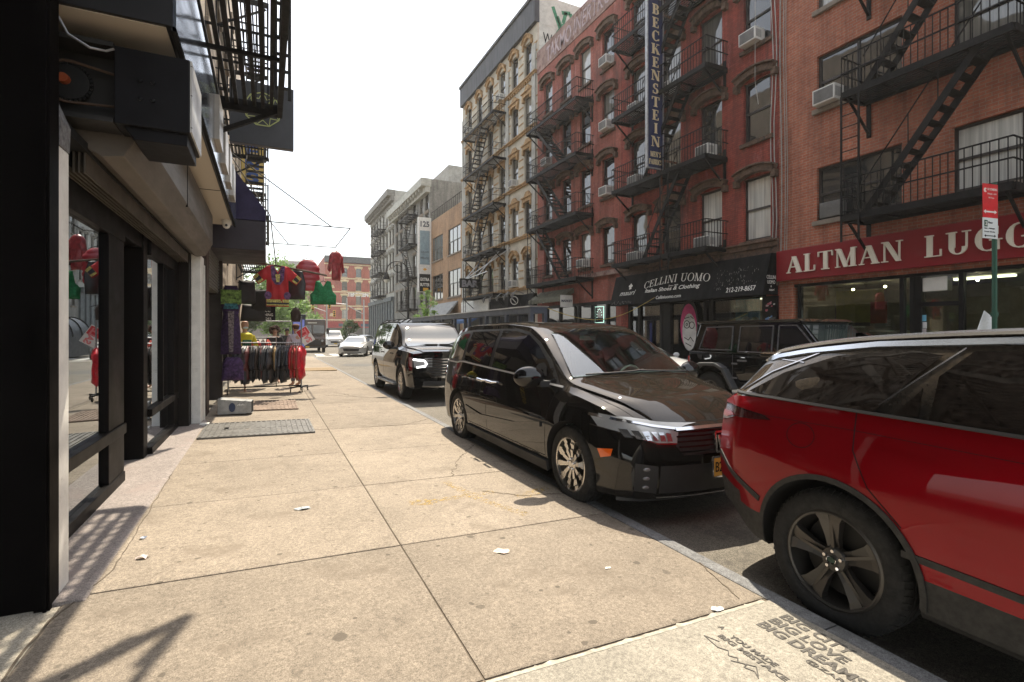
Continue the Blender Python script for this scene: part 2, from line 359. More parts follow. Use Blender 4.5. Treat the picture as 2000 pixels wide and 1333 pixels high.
def glyph(c,T=.17,t=.05):
    k=.06
    def sf(x,w,y=0): return _h(x-k,x+w+k,y if y==0 else 1-t,t)
    if c=='A': return .86,[_dg(.30,.95,.62,0,T*1.15)[:],_dg(.06,0,.36,.95,t*1.1),_h(.2,.62,.32,t),_h(0,.22,0,t),_h(.54,.88,0,t)]
    if c=='B': return .68,[_st(.08,T),_h(0,.4,0,t),_h(0,.4,1-t,t),_h(.1,.4,.5,t)]+_arc(.38,.76,.25,.24,-90,90,T*.9,t)+_arc(.40,.27,.28,.27,-90,90,T*.95,t)
    if c=='C': return .74,_arc(.40,.5,.38,.52,48,312,T,t)+[_st(.64,t,.66,1.0),_st(.66,t,.06,.24)]
    if c=='D': return .8,[_st(.08,T),_h(0,.4,0,t),_h(0,.4,1-t,t)]+_arc(.38,.5,.38,.5,-90,90,T,t)
    if c=='E': return .66,[_st(.08,T),_h(0,.6,0,t),_h(0,.58,1-t,t),_h(.1,.44,.49,t),_st(.56,t,0,.26),_st(.54,t,.74,1),_st(.42,t,.38,.63)]
    if c=='F': return .62,[_st(.08,T),_h(0,.34,0,t),_h(0,.58,1-t,t),_h(.1,.44,.49,t),_st(.54,t,.72,1),_st(.42,t,.38,.63)]
    if c=='G': return .82,_arc(.42,.5,.40,.52,42,300,T,t)+[_st(.56,T,.02,.42),_h(.46,.84,.42,t),_st(.67,t,.66,1.0),_h(.45,.64,-.02,t)]
    if c=='I': return .34,[_st(.09,T),sf(.09,T),sf(.09,T,1)]
    if c=='K': return .82,[_st(.08,T),_h(0,.32,0,t),_h(0,.32,1-t,t),_dg(.22,.38,.60,.98,t),_dg(.60,0,.32,.56,T),_h(.5,.84,0,t),_h(.5,.78,1-t,t)]
    if c=='L': return .64,[_st(.08,T),_h(0,.6,0,t),_h(0,.32,1-t,t),_st(.55,t,0,.32)]
    if c=='M': return 1.0,[_st(.08,t),_st(.74,T),_dg(.42,0,.08,.98,T),_dg(.46,.0,.80,1,t),_h(0,.22,0,t),_h(.66,1,0,t),_h(0,.22,1-t,t),_h(.74,1,1-t,t)]
    if c=='N': return .86,[_st(.10,t),_st(.70,t),_dg(.60,0,.08,1,T),_h(0,.26,0,t),_h(0,.22,1-t,t),_h(.6,.86,1-t,t)]
    if c=='O': return .84,_arc(.42,.5,.42,.52,0,360,T,t,24)
    if c=='R': return .8,[_st(.08,T),_h(0,.34,0,t),_h(0,.4,1-t,t),_h(.1,.4,.48,t)]+_arc(.38,.75,.26,.25,-90,90,T*.9,t)+[_dg(.56,0,.34,.5,T),_h(.5,.82,0,t)]
    if c=='S': return .64,_arc(.31,.74,.25,.28,40,270,T*.85,t*1.4)+_arc(.31,.26,.27,.28,-140,90,T*.85,t*1.4)+[_st(.48,t,.72,1),_st(.04,t,0,.28)]
    if c=='T': return .76,[_st(.29,T),_h(0,.75,1-t,t),_h(.18,.57,0,t),_st(0,t,.72,1),_st(.70,t,.72,1)]
    if c=='U': return .82,[_st(.10,T,.3,1),_st(.66,t,.3,1),_h(0,.36,1-t,t),_h(.54,.82,1-t,t)]+_arc(.405,.32,.305,.34,180,360,T*.85,t)
    if c=="'": return .2,[_dg(.05,.72,.03,1,.1)]
    return .34,[]
def serif(mb,s,o,rt,up,h,w=None,depth=.03,gap=.12,T=.17,t=.05,m=0,center=False,warp=None):
    o=Vector(o);rt=Vector(rt).normalized();up=Vector(up).normalized();nz=rt.cross(up)
    tot=sum(glyph(c)[0] for c in s)+gap*(len(s)-1); k=(w/tot) if w else h
    x=-tot/2 if center else 0
    for c in s:
        W,polys=glyph(c,T,t)
        for i,pl in enumerate(polys):
            q=[((x+a)*k,b*h) for a,b in pl]
            if warp: q=[warp(*p) for p in q]
            mb.prism(q,o,rt,up,nz,depth+.0004*(i%5),m)
        x+=W+gap
def stroke(mb,pts,w,o,rt,up,d=.004,m=0):
    o=Vector(o);rt=Vector(rt);up=Vector(up);nz=rt.cross(up)
    P=[o+rt*a+up*b+nz*d/2 for a,b in pts]
    for i in range(len(P)-1): mb.bar(P[i],P[i+1],w,d,m,up=nz)

# ------------------------------------------------------------ ground
g=MB(); S=900
g.quad((-S,-S,-.137),(S,-S,-.137),(S,S,-.137),(-S,S,-.137)); kind(g.build('ground',asphalt))
g=MB(); g.quad((2.6,-14,-.13),(10.4,-14,-.13),(10.4,76,-.13),(2.6,76,-.13)); kind(g.build('road',asphalt))
def tilt(x): return -.022*x
sw=MB(); rnd.seed(3)
xs=[-1.0,.845,2.60]; ys=[-6.0]
ys=[-7.3,-5.75,-4.2,-2.65,-1.1,.49,2.05,3.60,5.16,6.70,8.40,9.95,11.5,13.05,14.6,16.15,17.7,19.3,20.9,22.5,24.1,25.7,27.3,28.9,30.5,32.1,33.7,35.3]
gp=.005
for i in range(len(xs)-1):
    for j in range(len(ys)-1):
        x0,x1,y0,y1=xs[i]+gp,xs[i+1]-gp,ys[j]+gp,ys[j+1]-gp
        if i==1 and ys[j+1]<=2.051: continue
        if 28<y0<29 : pass
        dz=rnd.uniform(-.0015,.0015); n=10
        vs=[];fs=[]
        bz=[(x0,y0),(x1,y0),(x1,y1),(x0,y1)]
        r=.01
        top=[(x0+r,y0+r),(x1-r,y0+r),(x1-r,y1-r),(x0+r,y1-r)]
        sw.add([(x,y,tilt(x)-.012) for x,y in bz]+[(x,y,tilt(x)-.003+dz) for x,y in bz]+[(x,y,tilt(x)+dz) for x,y in top],
            [(0,1,5,4),(1,2,6,5),(2,3,7,6),(3,0,4,7),(4,5,9,8),(5,6,10,9),(6,7,11,10),(7,4,8,11),(8,9,10,11)])
kind(sw.build('sidewalk',walkmat))
b=MB(); b.prism([(-1.0,.013),(2.60,-.0652),(2.60,-.25),(-1.0,-.25)],(0,-7.3,0),(1,0,0),(0,0,1),(0,1,0),42.6); kind(b.build('sidewalk_bed',groove))
nc=MB()
y0=-1.1
for (a,b_) in ((-7.3,-5.0),(-4.98,-2.6),(-2.59,-.3),(-.29,2.02)):
    nc.prism([(.86,-.030),(.86,tilt(.86)+.002),(.87,tilt(.87)+.006),(2.585,tilt(2.585)+.006),(2.595,tilt(2.6)+.002),(2.595,-.08)],(0,a,0),(1,0,0),(0,0,1),(0,1,0),b_-a-.008)
kind(nc.build('sidewalk_new_slab',newconc))
# ragged mortar edge left where the new slab meets the old one
rg=MB(); rnd.seed(5); pts=[]; x=.84
while x<2.58:
    pts.append((x,2.024+rnd.choice((0,.003,.006,.010,.016))*rnd.random())); x+=rnd.uniform(.006,.05)
for p,q in zip(pts,pts[1:]): rg.quad((p[0],2.005,tilt(p[0])+.0075),(q[0],2.005,tilt(q[0])+.0075),(q[0],q[1],tilt(q[0])+.0085),(p[0],p[1],tilt(p[0])+.0085))
kind(rg.build('sidewalk_mortar_edge',M('pale_mortar',(.40,.37,.30),.9,var=.25,scale=25)))
kb=MB()
for j in range(24):
    a=-7.3+j*1.8
    if a>35: break
    kb.prism([(2.605,-.25),(2.605,-.062),(2.615,-.057),(2.705,-.059),(2.72,-.07),(2.735,-.25)],(0,a,0),(1,0,0),(0,0,1),(0,1,0),min(1.79,35.3-a))
kind(kb.build('kerb',kerbm))
fw=MB(); fw.box(10.32,-14,-.25,14.3,76,.02); kind(fw.build('far_pavement',farwalk))
fk=MB(); fk.box(10.2,-14,-.25,10.318,76,.017); kind(fk.build('far_kerb',kerbm))
ps=MB(); ps.prism([(-1.75,.04),(-.94,.035),(-.90,.020),(-.90,-.1),(-1.75,-.1)],(0,3.52,0),(1,0,0),(0,0,1),(0,1,0),6.3)
kind(ps.build('shopfront_slab',pinkslab))
ep=MB(); ep.prism([(-3.6,.03),(-1.0,.020),(-1.0,-.2),(-3.6,-.2)],(0,-4,0),(1,0,0),(0,0,1),(0,1,0),7.5); kind(ep.build('entrance_paving',farwalk))
# crosswalk stripes and patched asphalt at the corner
rm=MB(); wm=M('road_marking_white',(.62,.61,.57),.8,var=.2,scale=14,dirt=((.2,.19,.17),9,.55))
for i in range(7): rm.box(3.1+i*1.0,37.6,-.129,3.6+i*1.0,40.6,-.1255)
rm.box(2.9,36.3,-.129,10.1,36.7,-.1256)
kind(rm.build('road_markings',wm))
rp=MB()
for (x0,y0,x1,y1) in ((3.3,.9,5.1,1.9),(4.9,17,6.4,21),(3.2,25,5.0,27.5),(6.2,8,7.7,11)):
    n=18; c=((x0+x1)/2,(y0+y1)/2); rp.add([(c[0]+(x1-x0)/2*math.cos(t)*rnd.uniform(.85,1.1),c[1]+(y1-y0)/2*math.sin(t)*rnd.uniform(.85,1.1),-.1265) for t in [k*2*math.pi/n for k in range(n)]],[tuple(range(n))])
kind(rp.build('road_patch',M('patch_asphalt',(.10,.095,.085),.9,var=.3,scale=30)))
# cellar plates, the worn wooden strip, cracks, yellow marks
def plate(y0,y1,x0,x1,colr,lab):
    p=MB(); p.T=None
    p.add([(x0,y0,tilt(x0)+.004),(x1,y0,tilt(x1)+.004),(x1,y1,tilt(x1)+.004),(x0,y1,tilt(x0)+.004)],[(0,1,2,3)])
    p.add([(x0,y0,tilt(x0)+.016),(x1,y0,tilt(x1)+.016),(x1,y1,tilt(x1)+.016),(x0,y1,tilt(x0)+.016)],[(0,1,2,3)])
    p.bar((x0,y0,tilt(x0)+.012),(x1,y0,tilt(x1)+.012),.03,.024); p.bar((x0,y1,tilt(x0)+.012),(x1,y1,tilt(x1)+.012),.03,.024)
    p.bar((x1,y0,tilt(x1)+.012),(x1,y1,tilt(x1)+.012),.03,.024); ym=(y0+y1)/2
    p.bar((x0,ym,tilt(x0)+.012),(x1,ym,tilt(x1)+.012),.02,.014)
    n=int((x1-x0)/.075)
    for k in range(n):
        xx=x0+.03+k*.075
        p.bar((xx,y0+.03,tilt(xx)+.021),(xx,y1-.03,tilt(xx)+.021),.028,.010)
    p.lathe([(.03,0),(.03,.02),(.015,.02),(.015,.0)],12,(x0+.32,(y0+y1)/2,tilt(x0)+.022),'z')
    o=p.build('cellar_plate',colr); tag(o,lab,'cellar door')
plate(8.15,9.38,-.88,.62,M('steel_plate',(.13,.125,.115),.5,metal=.5,var=.3,scale=6,dirt=((.18,.145,.11),9,.6)),'nearer ribbed grey steel cellar plate set in the pavement')
plate(10.75,12.2,-.85,.52,M('rusty_plate',(.19,.135,.10),.65,metal=.3,var=.3,scale=5),'farther rust brown ribbed cellar plate beside the tipped box')
wd=MB()
for k in range(3): wd.box(.95,21.6+k*.55,tilt(.95)-.04,2.5,22.1+k*.55,tilt(.95)+.008+.003*k)
kind(wd.build('pavement_timber_strip',M('worn_timber',(.26,.18,.09),.8,var=.3,scale=9,bump=.3,stretch=(1,9,1))))
ck=MB(); rnd.seed(11)
def crack(p,q,amp=.03,w=.006,n=18):
    pts=[]
    for i in range(n+1):
        t=i/n; pts.append((p[0]+(q[0]-p[0])*t+rnd.uniform(-amp,amp),p[1]+(q[1]-p[1])*t+rnd.uniform(-amp,amp)))
    pts[0]=p; pts[-1]=q
    for a,c in zip(pts,pts[1:]):
        ck.bar((a[0],a[1],tilt(a[0])+.0026),(c[0],c[1],tilt(c[0])+.0026),w*rnd.uniform(.4,1.5),.002)
crack((1.75,5.16),(2.1,5.9)); crack((2.1,5.9),(2.58,6.6)); crack((1.85,4.55),(2.2,4.25),.02,.01); crack((2.2,4.25),(2.58,4.2),.03,.012)
crack((2.05,8.4),(2.58,8.9),.04); crack((1.5,8.4),(2.05,8.4),.012); crack((1.2,13.1),(2.5,12.0),.06,.006); crack((1.5,13.6),(1.9,12.6),.05)
crack((-1.0,3.3),(-.86,3.9),.008,.007,14); crack((-.86,3.9),(-.9,6.4),.007,.006,40); crack((-1.02,1.4),(-1.0,3.3),.008,.008,20)
crack((2.45,2.1),(2.6,2.55),.01,.008,8)
kind(ck.build('pavement_cracks',groove))
ym_,_nt,_n,_l,_p=newmat('worn_yellow_paint'); _tco=_n.new('ShaderNodeTexCoord'); _z=noise(_n,_l,_tco.outputs['Object'],26,8,.8); _r=ramp(_n,_l,_z.outputs[0],[(.50,0.0),(.60,.85)])
_p.inputs['Base Color'].default_value=(.42,.29,.10,1); _p.inputs['Roughness'].default_value=.9; _l.new(_r.outputs[0],_p.inputs['Alpha'])
yl=MB()
def lp(mb,pts,w,z=.0030):
    for a,c in zip(pts,pts[1:]):
        d=Vector((c[0]-a[0],c[1]-a[1],0)).normalized(); n_=Vector((-d.y,d.x,0))*w/2; q=[Vector((a[0],a[1],0))-n_,Vector((c[0],c[1],0))-n_,Vector((c[0],c[1],0))+n_,Vector((a[0],a[1],0))+n_]
        mb.add([(p.x,p.y,tilt(p.x)+z) for p in q],[(0,1,2,3)])
lp(yl,[(2.1,4.25),(2.5,4.40)],.14,.0034); lp(yl,[(1.2,4.42),(1.95,4.5)],.10); lp(yl,[(1.62,5.0),(1.72,4.4),(1.95,3.8)],.09,.0032); lp(yl,[(1.12,4.46),(1.32,4.42)],.16,.0038)
kind(yl.build('pavement_yellow_marks',ym_))
# litter
def litter(name,lab,x,y,r,col,seed,h=.02):
    R_=random.Random(seed); mb=MB(); n=11
    vs=[(x,y,tilt(x)+h)]
    for k in range(n):
        a=2*math.pi*k/n; q=r*R_.uniform(.55,1.1); vs.append((x+q*math.cos(a)*1.3,y+q*math.sin(a)*.8,tilt(x)+.003+R_.uniform(0,h*.7)))
    mb.add(vs,[(0,k+1,(k+1)%n+1) for k in range(n)]); tag(mb.build(name,M(name+'_m%d'%seed,col,.7,var=.3,scale=40),None),lab,'litter')
litter('crumpled_wrapper','small crumpled white and red wrapper in the shade edge by the shopfront',-.73,4.02,.035,(.75,.62,.55),1,.03)
litter('bottle_cap','tiny pale scrap lying just beyond the crumpled wrapper',-.80,4.4,.02,(.6,.65,.75),2)
litter('grey_wrapper','flattened grey blue wrapper on the sunny pavement slab',.27,4.65,.055,(.42,.45,.47),3)
litter('paper_scrap','torn beige paper scrap beside the shadow of the minivan',1.46,3.22,.06,(.62,.48,.38),4,.008)
litter('paper_scrap','white paper sliver on the brown stain of the nearest old slab',1.98,2.72,.018,(.8,.78,.72),6,.006)
litter('paper_scrap','white crumpled scrap stuck on the edge of the new concrete slab',2.24,2.06,.04,(.85,.83,.78),8,.01)
# words stencilled on the new slab (read from the shop side looking to the street)
st=MB(); stm=M('grey_stencil_paint',(.10,.092,.08),.9,var=.35,scale=60)
def ground_text(s,x,y,h,w,**k):
    vs,fs,x0,x1,y0,y1=textmesh(s,bold=k.get('bold',.03),extrude=.01,shear=k.get('shear',0))
    P=[]
    for v in vs:
        a=(v[0]-x0)/(x1-x0)*w; b_=(v[1]-y0)/(y1-y0)*h; X=x+b_; P.append((X,y-a,tilt(X)+.0066+(.002 if v[2]>0 else 0)))
    st.add(P,fs)
for i,wd_ in enumerate(('CITY','LOVE','DREAMS')):
    xx=2.475-i*.088
    ground_text('BIG',xx,1.865-.0*i,.07,.15); ground_text(wd_,xx,1.69,.07,(.19,.22,.35)[i])
ground_text('@ZARAVELL',2.475-3*.088+.03,1.56,.038,.34,bold=.01)
ground_text('YOU MADE',2.075,1.845,.035,.26); ground_text('A',2.075+.02,1.93,.03,.03); ground_text('BIG MISTAKE',2.028,1.87,.035,.37)
sg=[(2.0,1.83),(1.97,1.90),(1.955,1.80),(1.98,1.76),(1.95,1.73),(1.975,1.70),(1.95,1.68),(1.97,1.65),(1.945,1.64),(1.965,1.60),(1.94,1.56),(2.0,1.62),(1.93,1.70)]
for a,c in zip(sg,sg[1:]): st.bar((a[0],a[1],tilt(a[0])+.0078),(c[0],c[1],tilt(c[0])+.0078),.005,.002)
kind(st.build('pavement_stencil_words',stm))
# ------------------------------------------------------------ buildings (facade frame: x to the right, y into the wall, z up)
BX=14.0
def sY(Y1,px,X=BX): return Y1-Yat(px,X)
def window_part(root,s,z,w,h,fm,pm,rec=.17,split=True,mull=0,sill=sillm,lintel=None,sash=.045):
    f=MB(); t=sash; x0,x1=s-w/2,s+w/2
    f.box(x0,rec-.05,z,x0+t,rec+.03,z+h); f.box(x1-t,rec-.05,z,x1,rec+.03,z+h)
    f.box(x0+t,rec-.05,z,x1-t,rec+.03,z+t*1.3); f.box(x0+t,rec-.05,z+h-t,x1-t,rec+.03,z+h)
    if split: f.box(x0+t,rec-.04,z+h*.5-.03,x1-t,rec+.022,z+h*.5+.03)
    for k in range(mull):
        xx=x0+w*(k+1)/(mull+1); f.box(xx-.035,rec-.044,z+t*1.3,xx+.035,rec+.026,z+h-t)
    fo=f.build('window',fm,root)
    p=MB()
    p.box(x0+t*.6,rec+.004,z+t*.6,x1-t*.6,rec+.014,z+h*.5)
    p.box(x0+t*.6,rec-.016,z+h*.5,x1-t*.6,rec-.006,z+h-t*.6)
    p.build('pane',pm,fo)
    if sill:
        q=MB(); q.box(x0-.1,-.09,z-.13,x1+.1,rec-.052,z-.001); q.build('sill',sill,fo,bevel=.01)
    if lintel: lintel(fo,s,z+h,w)
    return fo
def arch_lintel(mat,rise=.18,th=.2,proj=.16,over=.18,ends=True):
    def fn(fo,s,zt,w):
        q=MB(); W=w/2+over; n=12; zb=zt-rise*.35
        lo=[];hi=[]
        for k in range(n+1):
            t=-1+2*k/n; a=zb+rise*(1-t*t); lo.append((s+W*.86*t,a)); hi.append((s+W*t,a+th))
        for k in range(n):
            q.prism([lo[k],lo[k+1],hi[k+1],hi[k]],(0,-proj,0),(1,0,0),(0,0,1),(0,1,0),proj+.03)
            q.prism([(hi[k][0],hi[k][1]),(hi[k+1][0],hi[k+1][1]),(hi[k+1][0],hi[k+1][1]+.05),(hi[k][0],hi[k][1]+.05)],(0,-proj-.07,0),(1,0,0),(0,0,1),(0,1,0),proj+.1)
        # filler that rounds the head of the opening
        for k in range(n):
            t0=lo[k];t1=lo[k+1]
            if min(t0[1],t1[1])<zt: q.prism([(max(t0[0],s-w/2),t0[1]-.02),(min(t1[0],s+w/2),t1[1]-.02),(min(t1[0],s+w/2),zt+rise),(max(t0[0],s-w/2),zt+rise)],(0,.03,0),(1,0,0),(0,0,1),(0,1,0),.09)
        if ends:
            for sg in (-1,1): q.box(s+sg*(W-.06)-.08,-proj+.02,zb-.16,s+sg*(W-.06)+.08,-.001,zb+.06)
        q.build('lintel',mat,fo,bevel=.008)
    return fn
def flat_lintel(mat,th=.2,proj=.08,over=.12,crown=.0):
    def fn(fo,s,zt,w):
        q=MB(); q.box(s-w/2-over,-proj,zt+.002,s+w/2+over,.05,zt+th)
        if crown:
            q.box(s-w/2-over-.05,-proj-.07,zt+th,s+w/2+over+.05,.04,zt+th+.08)
            q.prism([(-w/2,0),(w/2,0),(w*.18,crown),(-w*.18,crown)],(s,-proj+.02,zt+th+.08),(1,0,0),(0,0,1),(0,1,0),.1)
            for sg in (-1,1): q.box(s+sg*(w/2+.02)-.09,-proj-.03,zt-.28,s+sg*(w/2+.02)+.09,-.001,zt+.002)
        q.build('lintel',mat,fo,bevel=.008)
    return fn
def wall(root,W,H,D,wins,mat,name='wall',z0=0,side=None,roofmat=None,rec=.25):
    xs=sorted({0,W}|{round(s-w/2,4) for s,z,w,h in wins}|{round(s+w/2,4) for s,z,w,h in wins})
    zs=sorted({z0,H}|{round(z,4) for s,z,w,h in wins}|{round(z+h,4) for s,z,w,h in wins})
    mb=MB(); e=1e-3
    for i in range(len(xs)-1):
        for j in range(len(zs)-1):
            cx,cz=(xs[i]+xs[i+1])/2,(zs[j]+zs[j+1])/2
            if any(abs(cx-s)<w/2 and z<cz<z+h for s,z,w,h in wins): continue
            mb.quad((xs[i],0,zs[j]),(xs[i+1],0,zs[j]),(xs[i+1],0,zs[j+1]),(xs[i],0,zs[j+1]))
    for s,z,w,h in wins:
        a,b,c,d=s-w/2,s+w/2,z,z+h
        mb.quad((a,0,c),(a,rec,c),(a,rec,d),(a,0,d)); mb.quad((b,0,c),(b,0,d),(b,rec,d),(b,rec,c))
        mb.quad((a,0,d),(a,rec,d),(b,rec,d),(b,0,d)); mb.quad((a,0,c),(b,0,c),(b,rec,c),(a,rec,c))
    mb.quad((0,0,z0),(0,0,H),(0,D,H),(0,D,z0)); mb.quad((W,0,z0),(W,D,z0),(W,D,H),(W,0,H)); mb.quad((0,D,z0),(0,D,H),(W,D,H),(W,D,z0))
    mb.quad((0,0,H),(W,0,H),(W,D,H),(0,D,H))
    o=mb.build(name,mat,root,merge=True); return o
def ac_unit(root_loc,rotz,s,z,lab,w=.62,h=.40,out=.34,group='window air conditioners'):
    """a thing: white box unit standing out of a window"""
    m=Matrix.Rotation(rotz,4,'Z'); p=Vector(root_loc)+(m@Vector((s,0,z)))
    t=thing('air_conditioner',lab,'air conditioner',p,rotz,group)
    b=MB(); b.box(-w/2,-out,0,w/2,.12,h); b.build('casing',acw,t,bevel=.015)
    g=MB(); g.box(-w/2+.04,-out-.006,.04,w/2-.04,-out+.001,h-.04)
    for k in range(6): g.box(-w/2+.05,-out-.012,.06+k*(h-.12)/6,w/2-.05,-out-.005,.06+k*(h-.12)/6+.02)
    for k in range(5): g.box(w/2,-out+.05+k*.05,.08,w/2+.004,-out+.075+k*.05,h-.08)
    g.build('grille',acg,t); return t
def fire_escape(root,levels,s0,s1,dep,flights,drop=None,rail_h=.95,mat=iron,bal=.13,wide=.55):
    f=bpy.data.objects.new('fire_escape',None); COL.objects.link(f); f.parent=root
    for z in levels:
        for s in (s0+.12,s1-.12):
            fe=MB(); fe.bar((s,-dep+.05,z-.08),(s,-.03,z-.85),.05,.05); fe.box(s-.05,-.035,z-.95,s+.05,.0,z+.35); fe.build('bracket',mat,f)
    if drop:
        fe=MB(); sd,za,zb=drop
        for q in (0,.42): fe.bar((sd+q,-dep-.04,zb),(sd+q,-dep-.04,za),.045,.025)
        k=zb+.15
        while k<za: fe.bar((sd,-dep-.04,k),(sd+.42,-dep-.04,k),.02,.02); k+=.3
        fe.build('ladder',mat,f)
    for z in levels:
        p=MB()
        for y in (-dep,-.05): p.box(s0,y-.03,z-.1,s1,y+.03,z+.06)
        for s in (s0,s1): p.box(s-.03,-dep+.03,z-.095,s+.03,-.08,z+.055)
        n=max(5,int(dep/.1))
        for k in range(1,n): y=-dep+dep*k/n; p.box(s0+.03,y-.022,z-.02,s1-.03,y+.022,z+.005)
        for k in range(1,4): s=s0+(s1-s0)*k/4; p.box(s-.02,-dep+.03,z-.06,s+.02,-.08,z-.021)
        p.build('platform',mat,f)
        r=MB()
        for zz in (rail_h,rail_h*.55): r.bar((s0,-dep,z+zz),(s1,-dep,z+zz),.03,.03); r.bar((s0,-dep,z+zz),(s0,0,z+zz),.026,.026); r.bar((s1,-dep,z+zz),(s1,0,z+zz),.026,.026)
        k=s0
        while k<=s1+.01: r.bar((k,-dep,z+.05),(k,-dep,z+rail_h),.016,.016); k+=bal
        for s in (s0,s1):
            y=-dep+bal
            while y<-.05: r.bar((s,y,z+.05),(s,y,z+rail_h),.016,.016); y+=bal
        r.build('railing',mat,f)
    for (za,sa,zb,sb) in flights:
        q=MB(); ya,yb=-dep+.12,-dep+.12+wide
        for y in (ya,yb): q.bar((sa,y,za),(sb,y,zb),.03,.15)
        n=int((za-zb)/.24)
        for k in range(1,n):
            t=k/n; x=sa+(sb-sa)*t; z=za+(zb-za)*t; q.box(x-.10,ya+.015,z-.02,x+.10,yb-.015,z+.012)
        for y in (ya,):
            q.bar((sa,y,za+.8),(sb,y,zb+.8),.022,.022)
            for k in range(0,4): t=(k+.3)/4; x=sa+(sb-sa)*t; z=za+(zb-za)*t; q.bar((x,y,z),(x,y,z+.8),.018,.018)
        q.build('stair',mat,f)
    return f
def pick(*a): return rnd.choice(a)
ORD=['ground','second','third','fourth','fifth','sixth']
rnd.seed(21)

# --- orange brick building with the luggage shop
Y1=10.53; r=thing('brick_building','orange brick building with wide windows above the red luggage shop sign','building',(BX,Y1,0),rad(-90)); W=Y1+3.0; rz=rad(-90); L=(BX,Y1,0)
wins=[]
for z,h in ((4.62,1.5),(7.76,1.5),(10.55,1.5),(13.5,1.5)):
    wins += [(2.25,z,2.15,h),(6.15,z,3.6,h),(10.6,z,2.4,h)]
shop=(W/2+.15,.05,W-.6,2.85)
wall(r,W,16.5,11,wins+[shop],brickO,rec=.3)
for (s,z,w,h) in wins:
    window_part(r,s,z,w,h,frameb,glassW if (s>6 and z<5) else (glassC if s>6 else pick(glassD,glassD,glassC)),mull=1 if w<3 else 2,rec=.14,sash=.07)
fire_escape(r,[4.36,7.45,10.5],2.45,5.75,.95,[(7.45,5.2,4.36,2.9),(10.5,5.2,7.45,2.9)],drop=(2.47,7.4,3.75),bal=.14)
ac_unit(L,rz,1.55,7.78,'grime streaked air conditioner in the left pane of the upper orange brick window',w=.62,h=.42,out=.3)
o=ac_unit(L,rz,1.62,4.66,'dark grey air conditioner set low in the left orange brick window above the red sign',w=.6,h=.42,out=.10)
for c in o.children: c.data.materials[0]=acg
cb=MB(); 
for dx,rr in ((.08,.018),(.2,.012),(.27,.010)): cb.tube([(dx+.03*math.sin(k*.9),-.04,3.9+k*1.2) for k in range(11)],rr,6)
cb.build('cable',M('grey_cable',(.30,.28,.25),.7),r)
# luggage sign
t=thing('shop_sign','long red shop sign with big cream serif letters on the orange brick building','shop sign',(BX,Y1,0),rz)
b=MB(); b.box(.02,-.16,3.02,W,-.001,3.92); b.build('panel',signred,t,bevel=.01)
s0=sY(Y1,1545); s1=sY(Y1,1772); L0=sY(Y1,1815)
b=MB(); serif(b,'ALTMAN',(s0,-.165,3.22),(1,0,0),(0,0,1),.50,w=s1-s0,depth=.05,gap=.12,T=.2)
kk=(s1-s0)/ (sum(glyph(c,.2)[0] for c in 'ALTMAN')+.12*5)
serif(b,'LUGGAGE',(L0,-.165,3.22),(1,0,0),(0,0,1),.50,w=kk*(sum(glyph(c,.2)[0] for c in 'LUGGAGE')+.12*6),depth=.05,gap=.12,T=.2)
b.build('letters',cream,t)
# luggage shop room behind glass
t=thing('luggage_shop_window','glazed shopfront of the luggage shop with lit shelves behind it','shopfront',(BX,Y1,0),rz)
sa,sb=sY(Y1,1561),W-.25
b=MB(); fz=(.05,2.9)
for px in (1558,1758,1778,1792,1874): s=sY(Y1,px); b.box(s-.045,.06,.05,s+.045,.2,2.9)
b.box(sY(Y1,1790),.07,.05,sY(Y1,1776),.4,2.9) if False else b.box(sY(Y1,1776),.07,.05,sY(Y1,1790),.4,2.9)
b.box(.3,.05,2.82,W-.2,.22,2.9); b.box(.3,.05,.05,W-.2,.22,.35); b.box(sY(Y1,1790),.06,2.1,sY(Y1,1874),.2,2.2)
b.build('frame',blackp,t)
g=MB(); g.box(sa,.12,.35,W-.26,.128,2.82); g.build('pane',seeglass('shop_glass',(.72,.78,.70),.10),t)
rmm=M('shop_interior',(.30,.27,.20),.9); b=MB()
b.quad((.3,5,0),(W-.2,5,0),(W-.2,5,3),(.3,5,3)); b.quad((.3,.2,.06),(W-.2,.2,.06),(W-.2,5,.06),(.3,5,.06)); b.quad((.3,.3,2.92),(.3,5,2.92),(W-.2,5,2.92),(W-.2,.3,2.92)); b.quad((.31,.3,.05),(.31,5,.05),(.31,5,2.9),(.31,.3,2.9))
b.build('room',rmm,t)
lampm=M('shop_spot_lamp',(1,.9,.7),emit=((1.0,.86,.62),25)); b=MB(); rnd.seed(4)
for k in range(9): b=MB(); b.sphere((1.2+k*1.0,1.2+rnd.uniform(0,1.8),2.75),.035,8,6); b.build('spot_lamp',lampm,t)
lm=M('shop_tube_lamp',(1,1,.9),emit=((1.0,.93,.75),2.5)); b=MB()
for k in range(4): b=MB(); b.box(3.4+k*1.9,2.2,2.84,4.6+k*1.9,2.36,2.90); b.build('tube_lamp',lm,t)
b=MB(); b.box(.9,.5,1.62,1.9,1.0,1.66); b.box(1.25,.6,.3,1.32,.9,1.62); b.box(1.9,1.2,1.5,3.4,1.5,1.54); b.box(2.2,1.2,.9,3.4,1.5,.94); b.build('display_shelf',whitep,t)
